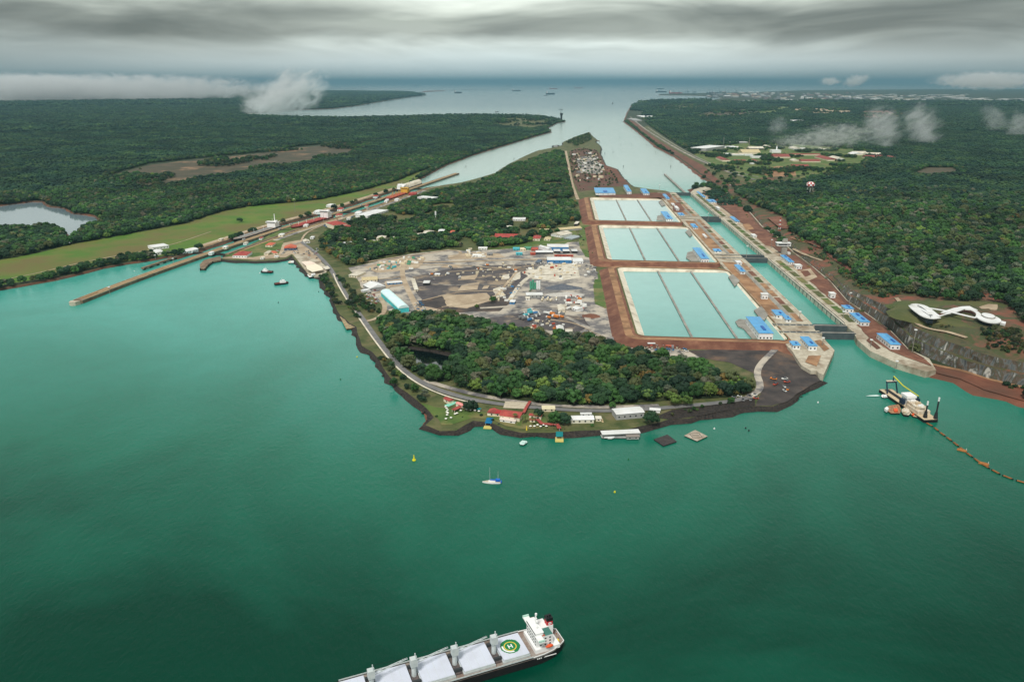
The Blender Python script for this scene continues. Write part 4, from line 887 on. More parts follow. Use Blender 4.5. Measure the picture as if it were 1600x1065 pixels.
tug(417, 426, R(170), 'black tugboat with a white wheelhouse, upper of the two in the turquoise bay')
tug(440, 444, R(30), 'black tugboat with a red foredeck, lower of the two in the turquoise bay', 27)
flat_boat('ferry', 'white hexagonal ferry moored at the end of the cream roofed dock', 'ferry', [(480,429),(486,426.5),(494,424.5),(496,427.5),(493,431),(483,433)], 4, BLK, WHT, [('cabin', [(486,427.5),(492,425.5),(493,428),(487,430)], 4, 7.5, WHT)])
flat_boat('patrol_boat', 'small pale boat tied below the harbour steps', 'motor boat', [(450,409),(453,407.3),(460,407),(461,409),(458,410.5),(451,410.7)], 2.2, BLK, CREAM, [('cabin', [(454,407.5),(459,407.3),(459,409),(455,409.3)], 2.2, 4.6, WHT)])
flat_boat('patrol_boat', 'tiny white boat at the bend of the harbour quay', 'motor boat', [(462,410.5),(464,409.3),(466,410),(465.5,411.5),(463,411.8)], 1.6, BLK, WHT)
# sailing yacht
x, y = G(769, 754, 0); yt = thing('sailing_yacht', 'white sailing yacht with a blue cover and two bare masts on open water', 'yacht', (x, y, 0), R(178))
YP = [(-8.2,1.7),(-6,2.1),(0,2.4),(5,1.7),(8,.7),(9.6,0)]
hull(YP, -.6, 1.7, t=yt, mats=[WHT, mat('antifoul', (40,60,90))]); poly_deck([(a*.97, max(.05, b*.92)) for a, b in YP], 1.55, .15, CREAM, yt)
BLUEC = mat('blue_canvas', (22,94,190), (30,110,208), .8)
MB().box(-3, 3.5, -1.1, 1.1, 1.55, 2.5).build('coachroof', WHT, yt); MB().box(-7.6, -3.4, -1.5, 1.5, 2.4, 4.2).build('cockpit_cover', BLUEC, yt); MB().tube((-3,0,3.4),(2.2,0,3.5),.6,.45,8).build('sail_cover', BLUEC, yt)
for xx, h in ((2.2, 17), (-5.8, 13)): mm_ = MB().tube((xx,0,1.6), (xx,0,h), .16, .1, 6).box(xx-.1, xx+.1, -1.2, 1.2, h*.6, h*.6+.15).build('mast', CRANEM, yt)
MB().box(-9.2, -8.3, -1.5, 1.5, .8, 2.3).build('dinghy', BLUEC, yt)
flat_boat('catamaran', 'pale square sterned workboat drifting off the red roofed club', 'motor boat', [(811.5,691.5),(816,687.5),(823,688.5),(824,690.5),(818,694.5),(813,694)], 1.6, BLK, mat('pale_aqua', (196,220,214)), [('cabin', [(816,688),(821.5,688.8),(821,691),(816,690.6)], 1.6, 3.2, mat('pale_aqua', (196,220,214)))])
def raft(pts, label, m1, m2):
    t = flat_boat('raft', label, 'raft', pts, 1.4, DARKST, m1); return t
RAFTD = mat('raft_dark', (52,48,50), (70,64,62), .4, obj=True); RAFTL = mat('raft_light', (176,164,148), (198,186,170), .3, c3=(150,136,118), scale3=.1, obj=True)
def Pr(x, y): return (840+x/4.706, 560+y/4.706)
t = raft([Pr(853,592), Pr(955,557), Pr(1024,608), Pr(925,640)], 'square black raft floating off the white quay roof', RAFTD, None)
t2 = raft([Pr(1078,565), Pr(1158,523), Pr(1250,570), Pr(1172,605)], 'square pale plank raft floating right of the black one', RAFTL, None)
for tt, mm_ in ((t, mat('raft_rope', (84,80,76))), (t2, mat('raft_rim', (88,84,78)))):
    for k in range(4):
        a_ = R(45+90*k+8); MB().tube((7.6*math.cos(a_),7.6*math.sin(a_),1.4), (7.6*math.cos(a_+R(90)),7.6*math.sin(a_+R(90)),1.5), .3, n=4).build('edge_beam', mm_, tt)
    MB().box(-4, 4, -.4, .4, 1.4, 1.8).build('cross_beam', mm_, tt)
def buoy(px, py, label, m_, h=3.5, r=1.2):
    x, y = G(px, py, 0); t = thing('buoy', label, 'buoy', (x, y, 0)); MB().tube((0,0,-.3),(0,0,1),r,r,10).build('float', m_, t); MB().tube((0,0,1),(0,0,h),r*.6,r*.15,8).build('tower', m_, t)
buoy(647, 719, 'bright yellow buoy on open water left of the yacht', mat('buoy_yellow', (222,214,40)), 6.5, 1.9)
buoy(960.5, 769, 'small yellow topped buoy right of the yacht', mat('buoy_yellow', (222,214,40)), 2.4, .9)
for px, py, lb in ((982,718,'small green buoy below the white quay roof'),(558,558,'small yellow buoy off the rocky west shore'),(532,593,'small green buoy far off the west shore'),(498,456,'dark buoy near the shore below the ferry dock'),(406,427,'round white buoy left of the upper tug'),(435,473,'dark red buoy in the bay below the tugs'),
   (1116,670,'small dark buoy right of the pale raft'),(1165,669,'upper dark buoy off the black stony shore'),(1170,673,'lower dark buoy off the black stony shore'),(1278,629,'small pale buoy off the dark headland'),(210,424,'white buoy off the grass bank')):
    m_ = mat('buoy_green', (40,110,70)) if 'green' in lb else mat('buoy_yellow', (222,214,40)) if 'yellow' in lb else WHT if 'white' in lb or 'pale' in lb else DARKST
    buoy(px, py, lb, m_, 2.2, .9)
for i, (px, py, z_) in enumerate(((1096,650,0),(1102,652,0),(1107,652,0),(1113,651,0))):
    x, y = G(px, py+2, 0); t = MB().tube((0,0,-2),(0,0,4.5),.35,.3,6).build('mooring_pile', DARKST); t.location = (x, y, 0); tag(t, 'dark wooden pile standing in the water off the black stony shore', 'pile', 'dark piles off the black stony shore')
# ================================================================ BUILDINGS (general) AND OLD LOCKS
def house(pts, h, wallm, roofm, label, style='hip', name='house', cat='building', z=4.0, group=None, rh=None, win=True, over=.6, open_=False):
    """pts: 4 roof corners in the photo (going round), h eave height"""
    P = [Vector(p) for p in GL(pts, z+h)]; c = sum(P, Vector((0,0)))/4
    e1 = (P[1]-P[0]+P[2]-P[3])/2; e2 = (P[2]-P[1]+P[3]-P[0])/2; W = e1.length; L_ = abs(e1.normalized().cross(e2)) if W else 1; L_ = max(3, L_); W = max(3, W)
    rz = math.atan2(e1.y, e1.x); t = thing(name, label, cat, (c.x, c.y, z), rz, group)
    w2, l2 = W/2-over, L_/2-over
    if open_:
        for sx_, sy_ in ((-1,-1),(1,-1),(1,1),(-1,1)): MB().box(sx_*(w2-.4)-.25, sx_*(w2-.4)+.25, sy_*(l2-.4)-.25, sy_*(l2-.4)+.25, -.5, h).build('post', wallm, t)
    else: MB().box(-w2, w2, -l2, l2, -.5, h).build('wall', wallm, t)
    rh = rh if rh is not None else min(W, L_)*.16
    mb = MB()
    if style == 'flat': mb.box(-W/2, W/2, -L_/2, L_/2, h, h+.6)
    elif style == 'barrel':
        n_ = 10; ax_ = 'x' if W >= L_ else 'y'; D_ = (L_ if ax_ == 'x' else W)/2; E_ = (W if ax_ == 'x' else L_)/2; vs = []
        for e in (-E_, E_):
            for k in range(n_+1): a_ = math.pi*k/n_; p = (-math.cos(a_)*D_, h+math.sin(a_)*rh); vs.append((e, p[0], p[1]) if ax_ == 'x' else (-p[0], e, p[1]))
        mb.add(vs, [(k, k+n_+1, k+n_+2, k+1) for k in range(n_)]+[tuple(range(n_+1)), tuple(range(n_+1, 2*n_+2))[::-1]])
    else: mb.gable(-W/2, W/2, -L_/2, L_/2, h, rh, 'x' if W >= L_ else 'y', 0, (min(W, L_)*.5 if style == 'hip' else 0))
    mb.build('roof', roofm, t)
    if win and not open_:
        k = min(5, max(1, int(2*w2/6)))
        for i in range(k): x_ = -w2+(i+.5)*2*w2/k; MB().box(x_-.9, x_+.9, -l2-.1, -l2+.1, h*.35, h*.35+1.8).build('window', GLASS, t)
        MB().box(-.9, .9, l2-.1, l2+.1, 0, 2.4).build('door', GLASS, t)
    DISCS.append((c.x, c.y, max(W, L_)*.55+2)); return t
def bb4(x0, y0, x1, y1): return [(x0,y1),(x1,y1),(x1,y0),(x0,y0)]
REDR = mat('red_roof', (168,72,66), (190,92,82), .3, c3=(146,66,62), scale3=.1); ORR = mat('orange_roof', (192,96,72), (206,112,86), .3); CRW = mat('cream_wall', (222,208,180), (236,226,204), .2)
TANR = mat('tan_roof', (190,172,132), (206,192,152), .2); GRNR = mat('sheet_green', (70,150,120), (90,164,136), .3); TEALR = mat('teal_roof', (16,120,122), (22,134,136), .3); GRYW = mat('grey_wall', (150,152,150), (172,172,168), .2)
PALER = mat('pale_roof', (214,208,190), (232,228,214), .25, c3=(190,180,160), scale3=.06); PINKR = mat('pink_roof', (228,140,136), (236,158,150), .3); AQUAW = mat('aqua_wall', (70,196,200), (80,206,208), .2, rough=.6); AQUAR = mat('aqua_roof', (206,238,238), (222,246,244), .1, rough=.5)
# old locks
WOODC = mat('weathered_wall', (126,104,84), (158,136,110), .12, c3=(96,80,66), scale3=.05); OCHRE = mat('ochre_beam', (196,158,92), (176,136,74), .2); DARKC = mat('dark_wall', (44,42,40), (66,60,54), .2)
def old_strip(name, label, cat, s0, s1, o0, o1, z0, z1, m, step=40, parent=None, kind=None):
    S = [s0+(s1-s0)*i/max(1, int((s1-s0)/step)) for i in range(max(1, int((s1-s0)/step))+1)]
    A = [old(s, o0) for s in S]; B = [old(s, o1) for s in S]; ox, oy = (A[0] if parent is None else parent.location[:2])
    vs = []; 
    for a, b in zip(A, B): vs += [(a[0]-ox, a[1]-oy, z0), (b[0]-ox, b[1]-oy, z0), (a[0]-ox, a[1]-oy, z1), (b[0]-ox, b[1]-oy, z1)]
    fs = []; n_ = len(S)
    for i in range(n_-1):
        p = 4*i; q = p+4; fs += [(p+2, p+3, q+3, q+2), (p, p+2, q+2, q), (p+3, p+1, q+1, q+3), (p+1, p, q, q+1)]
    fs += [(0,1,3,2), (4*n_-4, 4*n_-2, 4*n_-1, 4*n_-3)]
    o = MB().add(vs, fs).build(name, m, parent)
    if parent is None: o.location = (ox, oy, 0); tag(o, label, cat, None, kind)
    return o
SE = OCL[-1]-5
x, y = old(5, 0); cw = thing('centre_wall', 'long brown concrete wall between the two lanes of the old locks, reaching into the lake', 'lock wall', (x, y, 0))
old_strip('wall', 0, 0, 5, SE, -9, 9, -1.5, 5.6, WOODC, parent=cw); old_strip('kerb', 0, 0, 5, SE, -9.3, -8.2, 5.6, 6.1, M['concrete'], parent=cw); old_strip('kerb', 0, 0, 5, SE, 8.2, 9.3, 5.6, 6.1, M['concrete'], parent=cw)
old_strip('locomotive_track', 0, 0, 20, SE, -5.5, -3.5, 5.6, 5.8, OCHRE, parent=cw); old_strip('locomotive_track', 0, 0, 20, SE, 3.5, 5.5, 5.6, 5.8, OCHRE, parent=cw)
old_strip('dark_apron', 0, 0, 60, SE-40, -1.5, 1.5, 5.6, 6.0, M['tandirt'], parent=cw)
x, y = old(0, 0); nose = MB().prism([(-9,0),(9,0),(6,-9),(0,-12),(-6,-9)], -1, 6.5).build('wall_nose', M['concrete'], cw)
nose.location = (x-cw.location[0], y-cw.location[1], 0); nose.rotation_euler = (0,0,old(5,0,True)[2])
SW = old_s(232, 412)
x, y = old(S0-90, -46); ww = thing('west_lock_wall', 'brown concrete wall along the grass side of the old locks with an arched approach', 'lock wall', (x, y, 0))
old_strip('wall', 0, 0, S0-10, S1-30, -52, -43, -1, 6, WOODC, parent=ww); old_strip('approach_deck', 0, 0, S0-130, S0-10, -50, -43, 2.6, 5.6, WOODC, parent=ww)
for k in range(6): a = old(S0-125+k*22, -46.5); MB().box(-2, 2, -3, 3, -1, 2.6).build('pier', DARKC, ww).location = (a[0]-x, a[1]-y, 0)
old_strip('track', 0, 0, S0+10, S1-40, -58, -55, 4.4, 4.75, OCHRE, parent=ww)
x, y = old(S0+60, 46); ew = thing('east_lock_wall', 'brown concrete wall along the harbour side of the old locks', 'lock wall', (x, y, 0))
old_strip('wall', 0, 0, S0+30, S1-30, 43, 52, -1, 6, WOODC, parent=ew); old_strip('track', 0, 0, S0+60, S1-40, 55, 58, 4.6, 4.85, OCHRE, parent=ew)
old_strip('dark_yard', 'long dark paved strip between the old locks and the trees', 'paved strip', S0+200, S1-100, 60, 74, 4.2, 4.72, M['gravel'], kind='structure')
old_strip('pale_yard', 'pale paved strip on the harbour side of the old locks', 'paved strip', S0+330, S0+600, 62, 70, 4.7, 4.95, M['tandirt'], kind='structure')
P = GL([(313,419),(312,413),(319,406),(330,403),(345,400),(345,406),(332,408),(325,413),(320,419)], 5); cx = P[0][0]; cy = P[0][1]
t = thing('curved_quay', 'dark curved fender quay ending in the turquoise bay beside the old locks', 'quay', (cx, cy, 0)); MB().prism([(a-cx, b-cy) for a, b in P], 2, 5).build('deck', WOODC, t)
for k, (a, b) in enumerate([(P[0]),(P[8]),(P[7]),(P[6])]): MB().tube((a-cx, b-cy, -1), (a-cx, b-cy, 4.9), 1.6, n=8).build('fender_pile', DARKC, t)
# mitre gates of the old locks
gs = [S0+30, S0+330, S0+640, S0+950, S1-60]
gn = ['first', 'second', 'third', 'fourth', 'fifth']
for i, s in enumerate(gs):
    for lane, o0 in (('grass side', -43), ('harbour side', 9)):
        x, y, rz = old(s, o0, True); t = thing('mitre_gate', 'pair of dark gate leaves across the %s lane, %s from the lake' % (lane, gn[i]), 'lock gate', (x, y, 0), rz)
        for sg in (0, 1):
            a = (0, 0) if sg == 0 else (34, 0); b = (17, 6); mb = MB(); d = Vector((b[0]-a[0], b[1])).normalized(); nn = Vector((-d.y, d.x))*1.1
            mb.prism([(a[0]-nn.x, a[1]-nn.y), (b[0]-nn.x, b[1]-nn.y), (b[0]+nn.x, b[1]+nn.y), (a[0]+nn.x, a[1]+nn.y)], -1, 5.3).build('gate_leaf', DARKC, t)
# ships in the old locks
def small_ship(s, off, L_, B, label, hullm, deckm, sup=-1, flip=False, extras=None, zd=8, name='cargo_ship', suph=18, supm=None, loc=None):
    if loc: x, y, rz = loc
    else: x, y, rz = old(s, off, True); rz += math.pi/2
    if flip: rz += math.pi
    t = thing(name, label, 'cargo ship', (x, y, 0), rz); h = L_/2
    PRF = [(-h,B*.36),(-h*.92,B*.48),(-h*.8,B*.5),(h*.7,B*.5),(h*.86,B*.34),(h*.96,B*.12),(h,0)]
    hull(PRF, -2, zd+.8, t=t, mats=[hullm, BOOT]); poly_deck([(a*.985, max(.1, b*.96)) for a, b in PRF], zd, .3, deckm, t)
    sm = supm or WHT; sx0 = -h*.86; a = MB().box(sx0, sx0+L_*.1, -B*.42, B*.42, zd, zd+suph*.75).build('superstructure', sm, t)
    MB().box(sx0+L_*.05, sx0+L_*.105, -B*.5, B*.5, zd+suph*.75, zd+suph).build('bridge', sm, a); MB().box(sx0+L_*.105, sx0+L_*.107, -B*.44, B*.44, zd+suph*.82, zd+suph*.93).build('bridge_window', GLASS, a)
    MB().box(sx0-L_*.035, sx0, -B*.14, B*.14, zd, zd+suph*.95).build('funnel', supm or WHT, t)
    MB().tube((sx0+L_*.06,0,zd+suph),(sx0+L_*.06,0,zd+suph+7),.4,.2,5).build('mast', sm, t)
    if extras: extras(t, h, B, zd)
    return t
def ex_tanker(t, h, B, zd):
    for k in range(2): MB().box(-h*.62, h*.75, (-1)**k*2-.5, (-1)**k*2+.5, zd+.2, zd+1.4).build('deck_pipe', CRANEM, t)
    for k in range(3): MB().tube((h*(-.3+.42*k),0,zd),(h*(-.3+.42*k),0,zd+11),.5,.3,5).build('derrick_post', WHT, t)
    MB().tube((-h*.76,B*.2,zd+14),(-h*.76,B*.2,zd+34),1.3,1.0,8).build('tall_post', WHT, t)
def ex_red(t, h, B, zd):
    random.seed(3)
    for k in range(7): x0 = -h*.6+k*h*.19; MB().box(x0, x0+h*.14, -B*.4, B*.4, zd, zd+1.8).build('hatch_cover', REDR, t)
    for k in range(4): MB().tube((-h*.5+k*h*.38,0,zd),(-h*.5+k*h*.38,0,zd+10),.6,.4,6).build('deck_crane', WHT, t)
def ex_gas(t, h, B, zd):
    for k in range(9): MB().ball((-h*.55+k*h*.165, 0, zd+2), B*.42, 2, .6, 1, .95).build('cargo_tank', PALER, t)
def ex_yel(t, h, B, zd):
    for k in range(5): MB().box(-h*.58+k*h*.27, -h*.42+k*h*.27, -B*.4, B*.4, zd, zd+2).build('hatch_cover', mat('brick_hatch', (172,84,64), (190,110,84), .3), t)
    for k in range(4): q = MB().tube((-h*.46+k*h*.28,0,zd),(-h*.46+k*h*.28,0,zd+15),1.1,.8,6).build('deck_crane', mat('crane_yellow', (216,172,70)), t); MB().tube((-h*.46+k*h*.28,0,zd+11),(-h*.46+(k+.8)*h*.28,0,zd+9),.5,.3,4).build('crane_jib', mat('crane_yellow', (216,172,70)), q)
sa = old_s(412, 366)
small_ship(old_s(401, 366)+10, -26, 205, 29, 'grey decked tanker with white bridge passing through the grass side lane', BLK, DECKG, extras=ex_tanker, flip=True, suph=15)
small_ship(old_s(462, 350)+20, 26, 190, 29, 'ship with red hatches and a broad white bridge in the harbour side lane', mat('maroon_hull', (92,34,34)), mat('red_deck', (140,62,56), (160,84,74), .3), extras=ex_red, flip=True, suph=20)
small_ship(old_s(606, 304), 26, 185, 29, 'ship with yellow cranes and a yellow bridge near the far end of the old locks', mat('brown_hull', (120,64,44)), mat('red_deck', (140,62,56)), extras=ex_yel, supm=mat('crane_yellow', (216,172,70)), suph=17, flip=True)
small_ship(old_s(645, 292)+25, -24, 215, 31, 'gas carrier with a row of pale domed tanks leaving the old locks', mat('navy_hull', (40,44,50)), mat('pale_deck2', (200,196,184)), extras=ex_gas, suph=15, flip=False, name='gas_carrier')
# lock houses
random.seed(8)
for i, (px, py, w_, d_, h_, m_, r_, lb) in enumerate([
  (497,331,11,3,7,WHT,WHITER,'long white lock house on the centre wall between two ships'),(532,327,8,2.5,6,WHT,REDR,'pink roofed lock house on the centre wall'),(517,321,13,2,5,WHT,WHITER,'long white shed on the grass side of the old locks'),
  (560,333,9,3,6,WHT,WHITER,'white lock house beside the pale strip of the old locks'),(604,314,5,3,6,WHT,WHITER,'small white lock house below the ship with yellow cranes'),(645,303,12,2.5,5,REDR,REDR,'low red shed beside the far end of the gas carrier'),
  (625,291,5,2,5,WHT,WHITER,'tiny white hut on the far grass side of the old locks'),(330,395,6,2.5,5,WHT,WHITER,'white hut at the lake end of the grass side lock wall'),(530,336,10,2,5,CRW,REDR,'red roofed lock house near the harbour side lane')]):
    house(bb4(px-w_/2, py-d_, px+w_/2, py), h_, m_, r_, lb, 'hip', 'lock_house', z=5)
house([(552,337),(592,326),(604,329),(577,337)], 6, WHT, WHITER, 'big white shed roof at the wood edge beside the old locks', 'flat', 'shed')
house([(663,313),(674,310),(672,304),(664,305)], 12, WHT, WHITER, 'tall white block standing in the trees below the far approach pier', 'flat', 'white_building')
house([(513,353),(538,350),(535,345),(516,347)], 11, CRW, REDR, 'large cream hall with a red hipped roof beside the old locks', 'hip', 'hall')
house([(536,358),(548,354),(550,351),(538,352)], 5, REDR, REDR, 'low red annex right of the large cream hall', 'hip', 'annex')
house([(367,399),(392,399),(388,393),(368,393)], 6, WHT, REDR, 'white house with a broad red roof at the corner of the bay', 'hip', 'house')
house([(416,383),(430,383),(427,379),(418,379)], 5, CRW, ORR, 'orange roofed pavilion on the harbour lawn', 'hip', 'pavilion')
house([(444,388),(464,387),(463,383.5),(444,384)], 6, mat('blue_grey_wall', (84,96,120)), ORR, 'long orange roofed boathouse behind the harbour', 'gable', 'boathouse')
house([(424,396),(432,395),(432,391.5),(426,392)], 4, CRW, ORR, 'small orange roofed hut by the bay', 'hip', 'hut')
house([(414,396),(422,396),(422,392),(415,392)], 4, CRW, PALER, 'small cream roofed hut by the bay', 'gable', 'hut')
house([(473,378),(484,377),(483,374),(474,374.5)], 4, WHT, PALER, 'white hut inside the loop of the harbour road', 'gable', 'hut')
house([(233,388),(262,384),(258,380),(236,383)], 6, WHT, WHITER, 'cluster of white flat roofed offices on the grass by the old locks', 'flat', 'office')
house([(240,396),(255,394),(254,390),(243,391)], 5, WHT, WHITER, 'white shed below the offices on the grass', 'barrel', 'shed', rh=2)
house([(276,397),(306,390),(304,387),(284,391)], 5, WHT, WHITER, 'long white curved hangar roof beside the old lock wall', 'barrel', 'hangar', rh=3)
# ferry dock
x, y = G(490, 418, 5); fd = thing('ferry_dock', 'ferry dock under large cream roofs on the harbour quay', 'dock', (x, y, 0))
def fpart(nm, pts, z0, z1, m_): return MB().prism([(a-x, b-y) for a, b in GL(pts, z1)], z0, z1).build(nm, m_, fd)
fpart('quay_deck', [(459,398),(483,430),(503,432),(514,420),(500,408),(470,396)], -1, 5, M['concrete'])
fpart('roof', [(471,409),(484,407.5),(493,411),(478,415)], 9.5, 10.3, mat('cream_roof', (236,214,196), (244,226,208), .2)); fpart('roof', [(478,415),(493,411.5),(503,417),(505,421),(488,424.5),(480,420)], 11, 11.9, mat('cream_roof2', (240,228,204)))
fpart('canopy', [(504,417),(512,415),(516,419),(509,421)], 8, 8.7, PALER)
for p_ in [(473,410),(484,408.5),(480,416),(492,412.5),(503,418),(489,424)]: a = G(*p_, 9); MB().tube((a[0]-x,a[1]-y,5),(a[0]-x,a[1]-y,10.5),.5,n=6).build('column', WHT, fd)
DISCS.append((x, y, 45))
# L-shaped pier on the west shore
x, y = G(545, 508, 3); pr = thing('l_shaped_pier', 'weathered L shaped timber pier beside the shore road junction', 'pier', (x, y, 0))
TP = mat('pier_timber', (178,156,116), (198,178,138), .3, c3=(120,104,84), scale3=.2)
MB().prism([(a-x, b-y) for a, b in GL([(531,494),(535,492),(543,505),(565,502),(576,503),(577,508),(560,510),(541,513.5)], 3.4)], 2.2, 3.4).build('deck', TP, pr)
for p_ in [(532,494),(535,500),(538,506),(541,512),(548,511),(555,509),(562,508)]: a = G(*p_, 2); MB().tube((a[0]-x,a[1]-y,-2),(a[0]-x,a[1]-y,2.3),.6,n=6).build('pile', DARKC, pr)

# mules on the walls of the old locks
MUL = mat('mule_silver', (190,192,190), rough=.4); m_src = None
for i, (s_, off) in enumerate([(S0+180,-4.5),(S0+330,4.5),(S0+395,-4.5),(S0+520,4.5),(S0+600,-4.5),(S0+760,4.5),(S0+880,-4.5),(S0+1010,4.5),(S0+250,-56.5),(S0+420,-56.5),(S0+560,56.5),(S0+700,56.5),(S0+900,56.5),(S0+1060,56.5)]):
    x, y, rz = old(s_, off, True); z_ = 5.8 if abs(off) < 20 else 4.9
    if m_src is None:
        m_src = thing('locomotive', 'small silver towing locomotive on the rails of the old locks', 'locomotive', (x, y, z_), rz, 'towing locomotives along the old locks')
        MB().box(-1.4,1.4,-4.5,4.5,.4,2.4).build('body', MUL, m_src); MB().box(-1.3,1.3,2.2,4.4,2.4,3.8).box(-1.3,1.3,-4.4,-2.2,2.4,3.8).build('cab', MUL, m_src); MB().box(-.6,.6,-2,2,2.4,3).build('winch', DARKC, m_src)
    else: copy_thing(m_src, (x, y, z_), rz)
for i, (px, py, w_, d_, h_, lb) in enumerate([(352,386,7,2,5,'pale hut on the lake end of the harbour side wall'),(384,380,6,2,4,'second pale hut along the harbour side wall'),(408,372,5,2,4,'third pale hut along the harbour side wall'),(440,367,8,2.5,5,'low white shed on the lawn behind the locks'),(478,352,7,2,5,'white hut beside the red hatched ship'),
   (545,341,6,2,5,'pale hut near the wood edge by the old locks'),(573,322,5,2,4,'pale hut on the far end of the pale strip'),(620,312,6,2,4,'white hut on the grass beyond the yellow craned ship'),(300,392,5,2,4,'tiny hut on the arched wall by the grass'),(345,374,6,2,4,'small hut on the grass side beside the grey tanker bow'),
   (587,307,7,2,5,'hut on the grass side near the yellow bridge'),(488,371,6,2,4,'white hut above the loop of the harbour road'),(432,401,7,1.8,3,'cream shed on the sea wall of the bay'),(410,403,6,1.8,3,'low pale shed on the sea wall of the bay')]):
    house(bb4(px-w_/2, py-d_, px+w_/2, py), h_, WHT if i % 3 else CRW, [WHITER, PALER, REDR, WHITER][i % 4], lb, 'hip', 'hut', z=5)
old_strip('lock_apron', 0, 0, S0+100, S1-60, -76, -60, 4.3, 4.5, M['tandirt'], kind='structure')
old_strip('lock_apron', 0, 0, S0+90, S1-80, 46.5, 54, 4.3, 4.55, M['concrete'], kind='structure')
# ================================================================ PENINSULA: CLUB, QUAYS, YARD, VILLAGE
def C3(x, y): return (770+x*130/1600, 620+y*130/1600)      # detail views of the photograph
def C2(x, y): return (660+x*120/1598, 610+y*120/1598)
def C5(x, y): return (720+x*240/1598, 320+y*240/1598)
def C6(x, y): return (800+x*140/1491, 440+y*140/1491)
def C8(x, y): return (850+x*150/1229, 560+y*150/1229)
def C4(x, y): return (460+x*.2, 360+y*.2)
house([C2(440,170),C2(570,235),C2(650,190),C2(520,120)], 4, CRW, REDR, 'small red roofed house at the west end of the waterside club', 'gable', 'house')
house([C2(490,320),C2(590,355),C2(690,240),C2(620,215)], .3, AQUAW, mat('pool_tile', (120,196,170), (150,214,190), .4), 'pale green court between the red roofed club houses', 'flat', 'court', 'court', win=False, rh=.1)
house([C2(690,265),C2(840,325),C2(890,290),C2(750,225)], 4, CRW, PINKR, 'faded pink roofed house beside the round dark tree', 'gable', 'house')
house([C2(610,395),C2(690,415),C2(805,335),C2(730,305)], 3.5, CRW, REDR, 'open red roofed shelter on the club lawn', 'gable', 'shelter', open_=True)
house([C2(960,350),C2(1180,400),C2(1230,370),C2(1020,305)], 3, CRW, TEALR, 'long teal awning beside the round dark tree', 'hip', 'awning', open_=True)
house([C2(1340,465),C2(1540,480),C2(1590,400),C2(1400,370)], 4, CRW, REDR, 'red roofed house above the first floating jetty', 'gable', 'house')
house([C3(20,320),C3(150,320),C3(180,260),C3(60,250)], 4, CRW, mat('dark_red_roof', (170,52,56)), 'dark red link roof between two club halls', 'flat', 'link_roof')
ch = house([C3(140,350),C3(530,420),C3(600,280),C3(190,245)], 5, CRW, REDR, 'largest red roofed club hall with a white terrace toward the water', 'gable', 'hall')
house([C3(150,440),C3(450,480),C3(460,420),C3(150,370)], 2.6, WHT, mat('terrace_roof', (226,212,200)), 'long white terrace on the water side of the largest club hall', 'flat', 'terrace')
house([C3(690,350),C3(940,385),C3(955,335),C3(715,310)], 4, CRW, REDR, 'red roofed hall right of the palms on the shore', 'gable', 'hall')
house([C3(700,440),C3(820,450),C3(830,400),C3(710,400)], 3, CRW, REDR, 'small red roof behind the second palm', 'hip', 'hut')
house([C3(180,220),C3(640,220),C3(690,120),C3(260,80)], .5, M['concrete'], mat('car_park', (180,168,146), (200,190,168), .2), 'pale paved car park behind the club hall', 'flat', 'car_park', 'car park', win=False)
house([C3(930,240),C3(1190,240),C3(1210,170),C3(950,170)], 3, CRW, mat('sand_roof', (214,204,166), (228,218,184), .2), 'sand coloured flat roof between the road and the bushy trees', 'flat', 'shed')
def walkway(name, label, pts, wd, z, m_, cat='covered walkway'):
    P_ = [Vector(p) for p in GL(pts, z)]; t = thing(name, label, cat, (P_[0].x, P_[0].y, 0))
    vs = []; 
    for i, p in enumerate(P_):
        d = (P_[min(i+1, len(P_)-1)]-P_[max(i-1, 0)]).normalized(); nn = Vector((-d.y, d.x))*wd/2; q = p-P_[0]
        vs += [(q.x-nn.x, q.y-nn.y, z), (q.x+nn.x, q.y+nn.y, z), (q.x-nn.x, q.y-nn.y, z-.5), (q.x+nn.x, q.y+nn.y, z-.5)]
        MB().tube((q.x,q.y,3.5),(q.x,q.y,z-.4),.2,n=4).build('post', WHT, t)
    fs = []
    for i in range(len(P_)-1): a = 4*i; b = a+4; fs += [(a,b,b+1,a+1),(a+2,a+3,b+3,b+2),(a,a+2,b+2,b),(a+1,b+1,b+3,a+3)]
    MB().add(vs, fs).build('roof', m_, t); return t
walkway('covered_walkway', 'red roofed walkway running along the shore to the right floating jetty', [C3(860,420),C3(940,505),C3(1100,515),C3(1240,520),C3(1280,600)], 4.5, 7, REDR)
walkway('covered_walkway', 'red roofed walkway climbing from the club hall to the road', [C3(590,300),C3(640,200),C3(700,100),C3(720,75)], 3.5, 7.5, REDR)
def jetty(pa, pb, label, m_, zc):
    x, y = G(*pa, 2); x2, y2 = G(*pb, 2); L_ = math.hypot(x2-x, y2-y); t = thing('floating_jetty', label, 'jetty', (x, y, 0), math.atan2(y2-y, x2-x))
    MB().box(0, L_*.55, -1.2, 1.2, 2, 2.4).build('gangway', TEALR, t); MB().box(L_*.45, L_, -4.5, 4.5, .2, 1.2).build('float', mat('yellow_float', (206,190,110)), t)
    r_ = MB().gable(L_*.42, L_*.82, -3.6, 3.6, 4.4, 1.2, 'x', .3, 2).build('roof', m_, t)
    for sx_ in (.44, .8):
        for sy_ in (-3, 3): MB().tube((L_*sx_,sy_,1.2),(L_*sx_,sy_,4.5),.2,n=5).build('post', WHT, t)
    for sy_ in (-6, 6): MB().tube((L_*.2,sy_,-2),(L_*.2,sy_,5.5),.35,n=6).build('pile', DARKC, t)
jetty(C2(1450,490), C2(1350,770), 'floating jetty with a blue canopy and a cream raft, left of the two', mat('blue_canopy', (10,106,152)), 0)
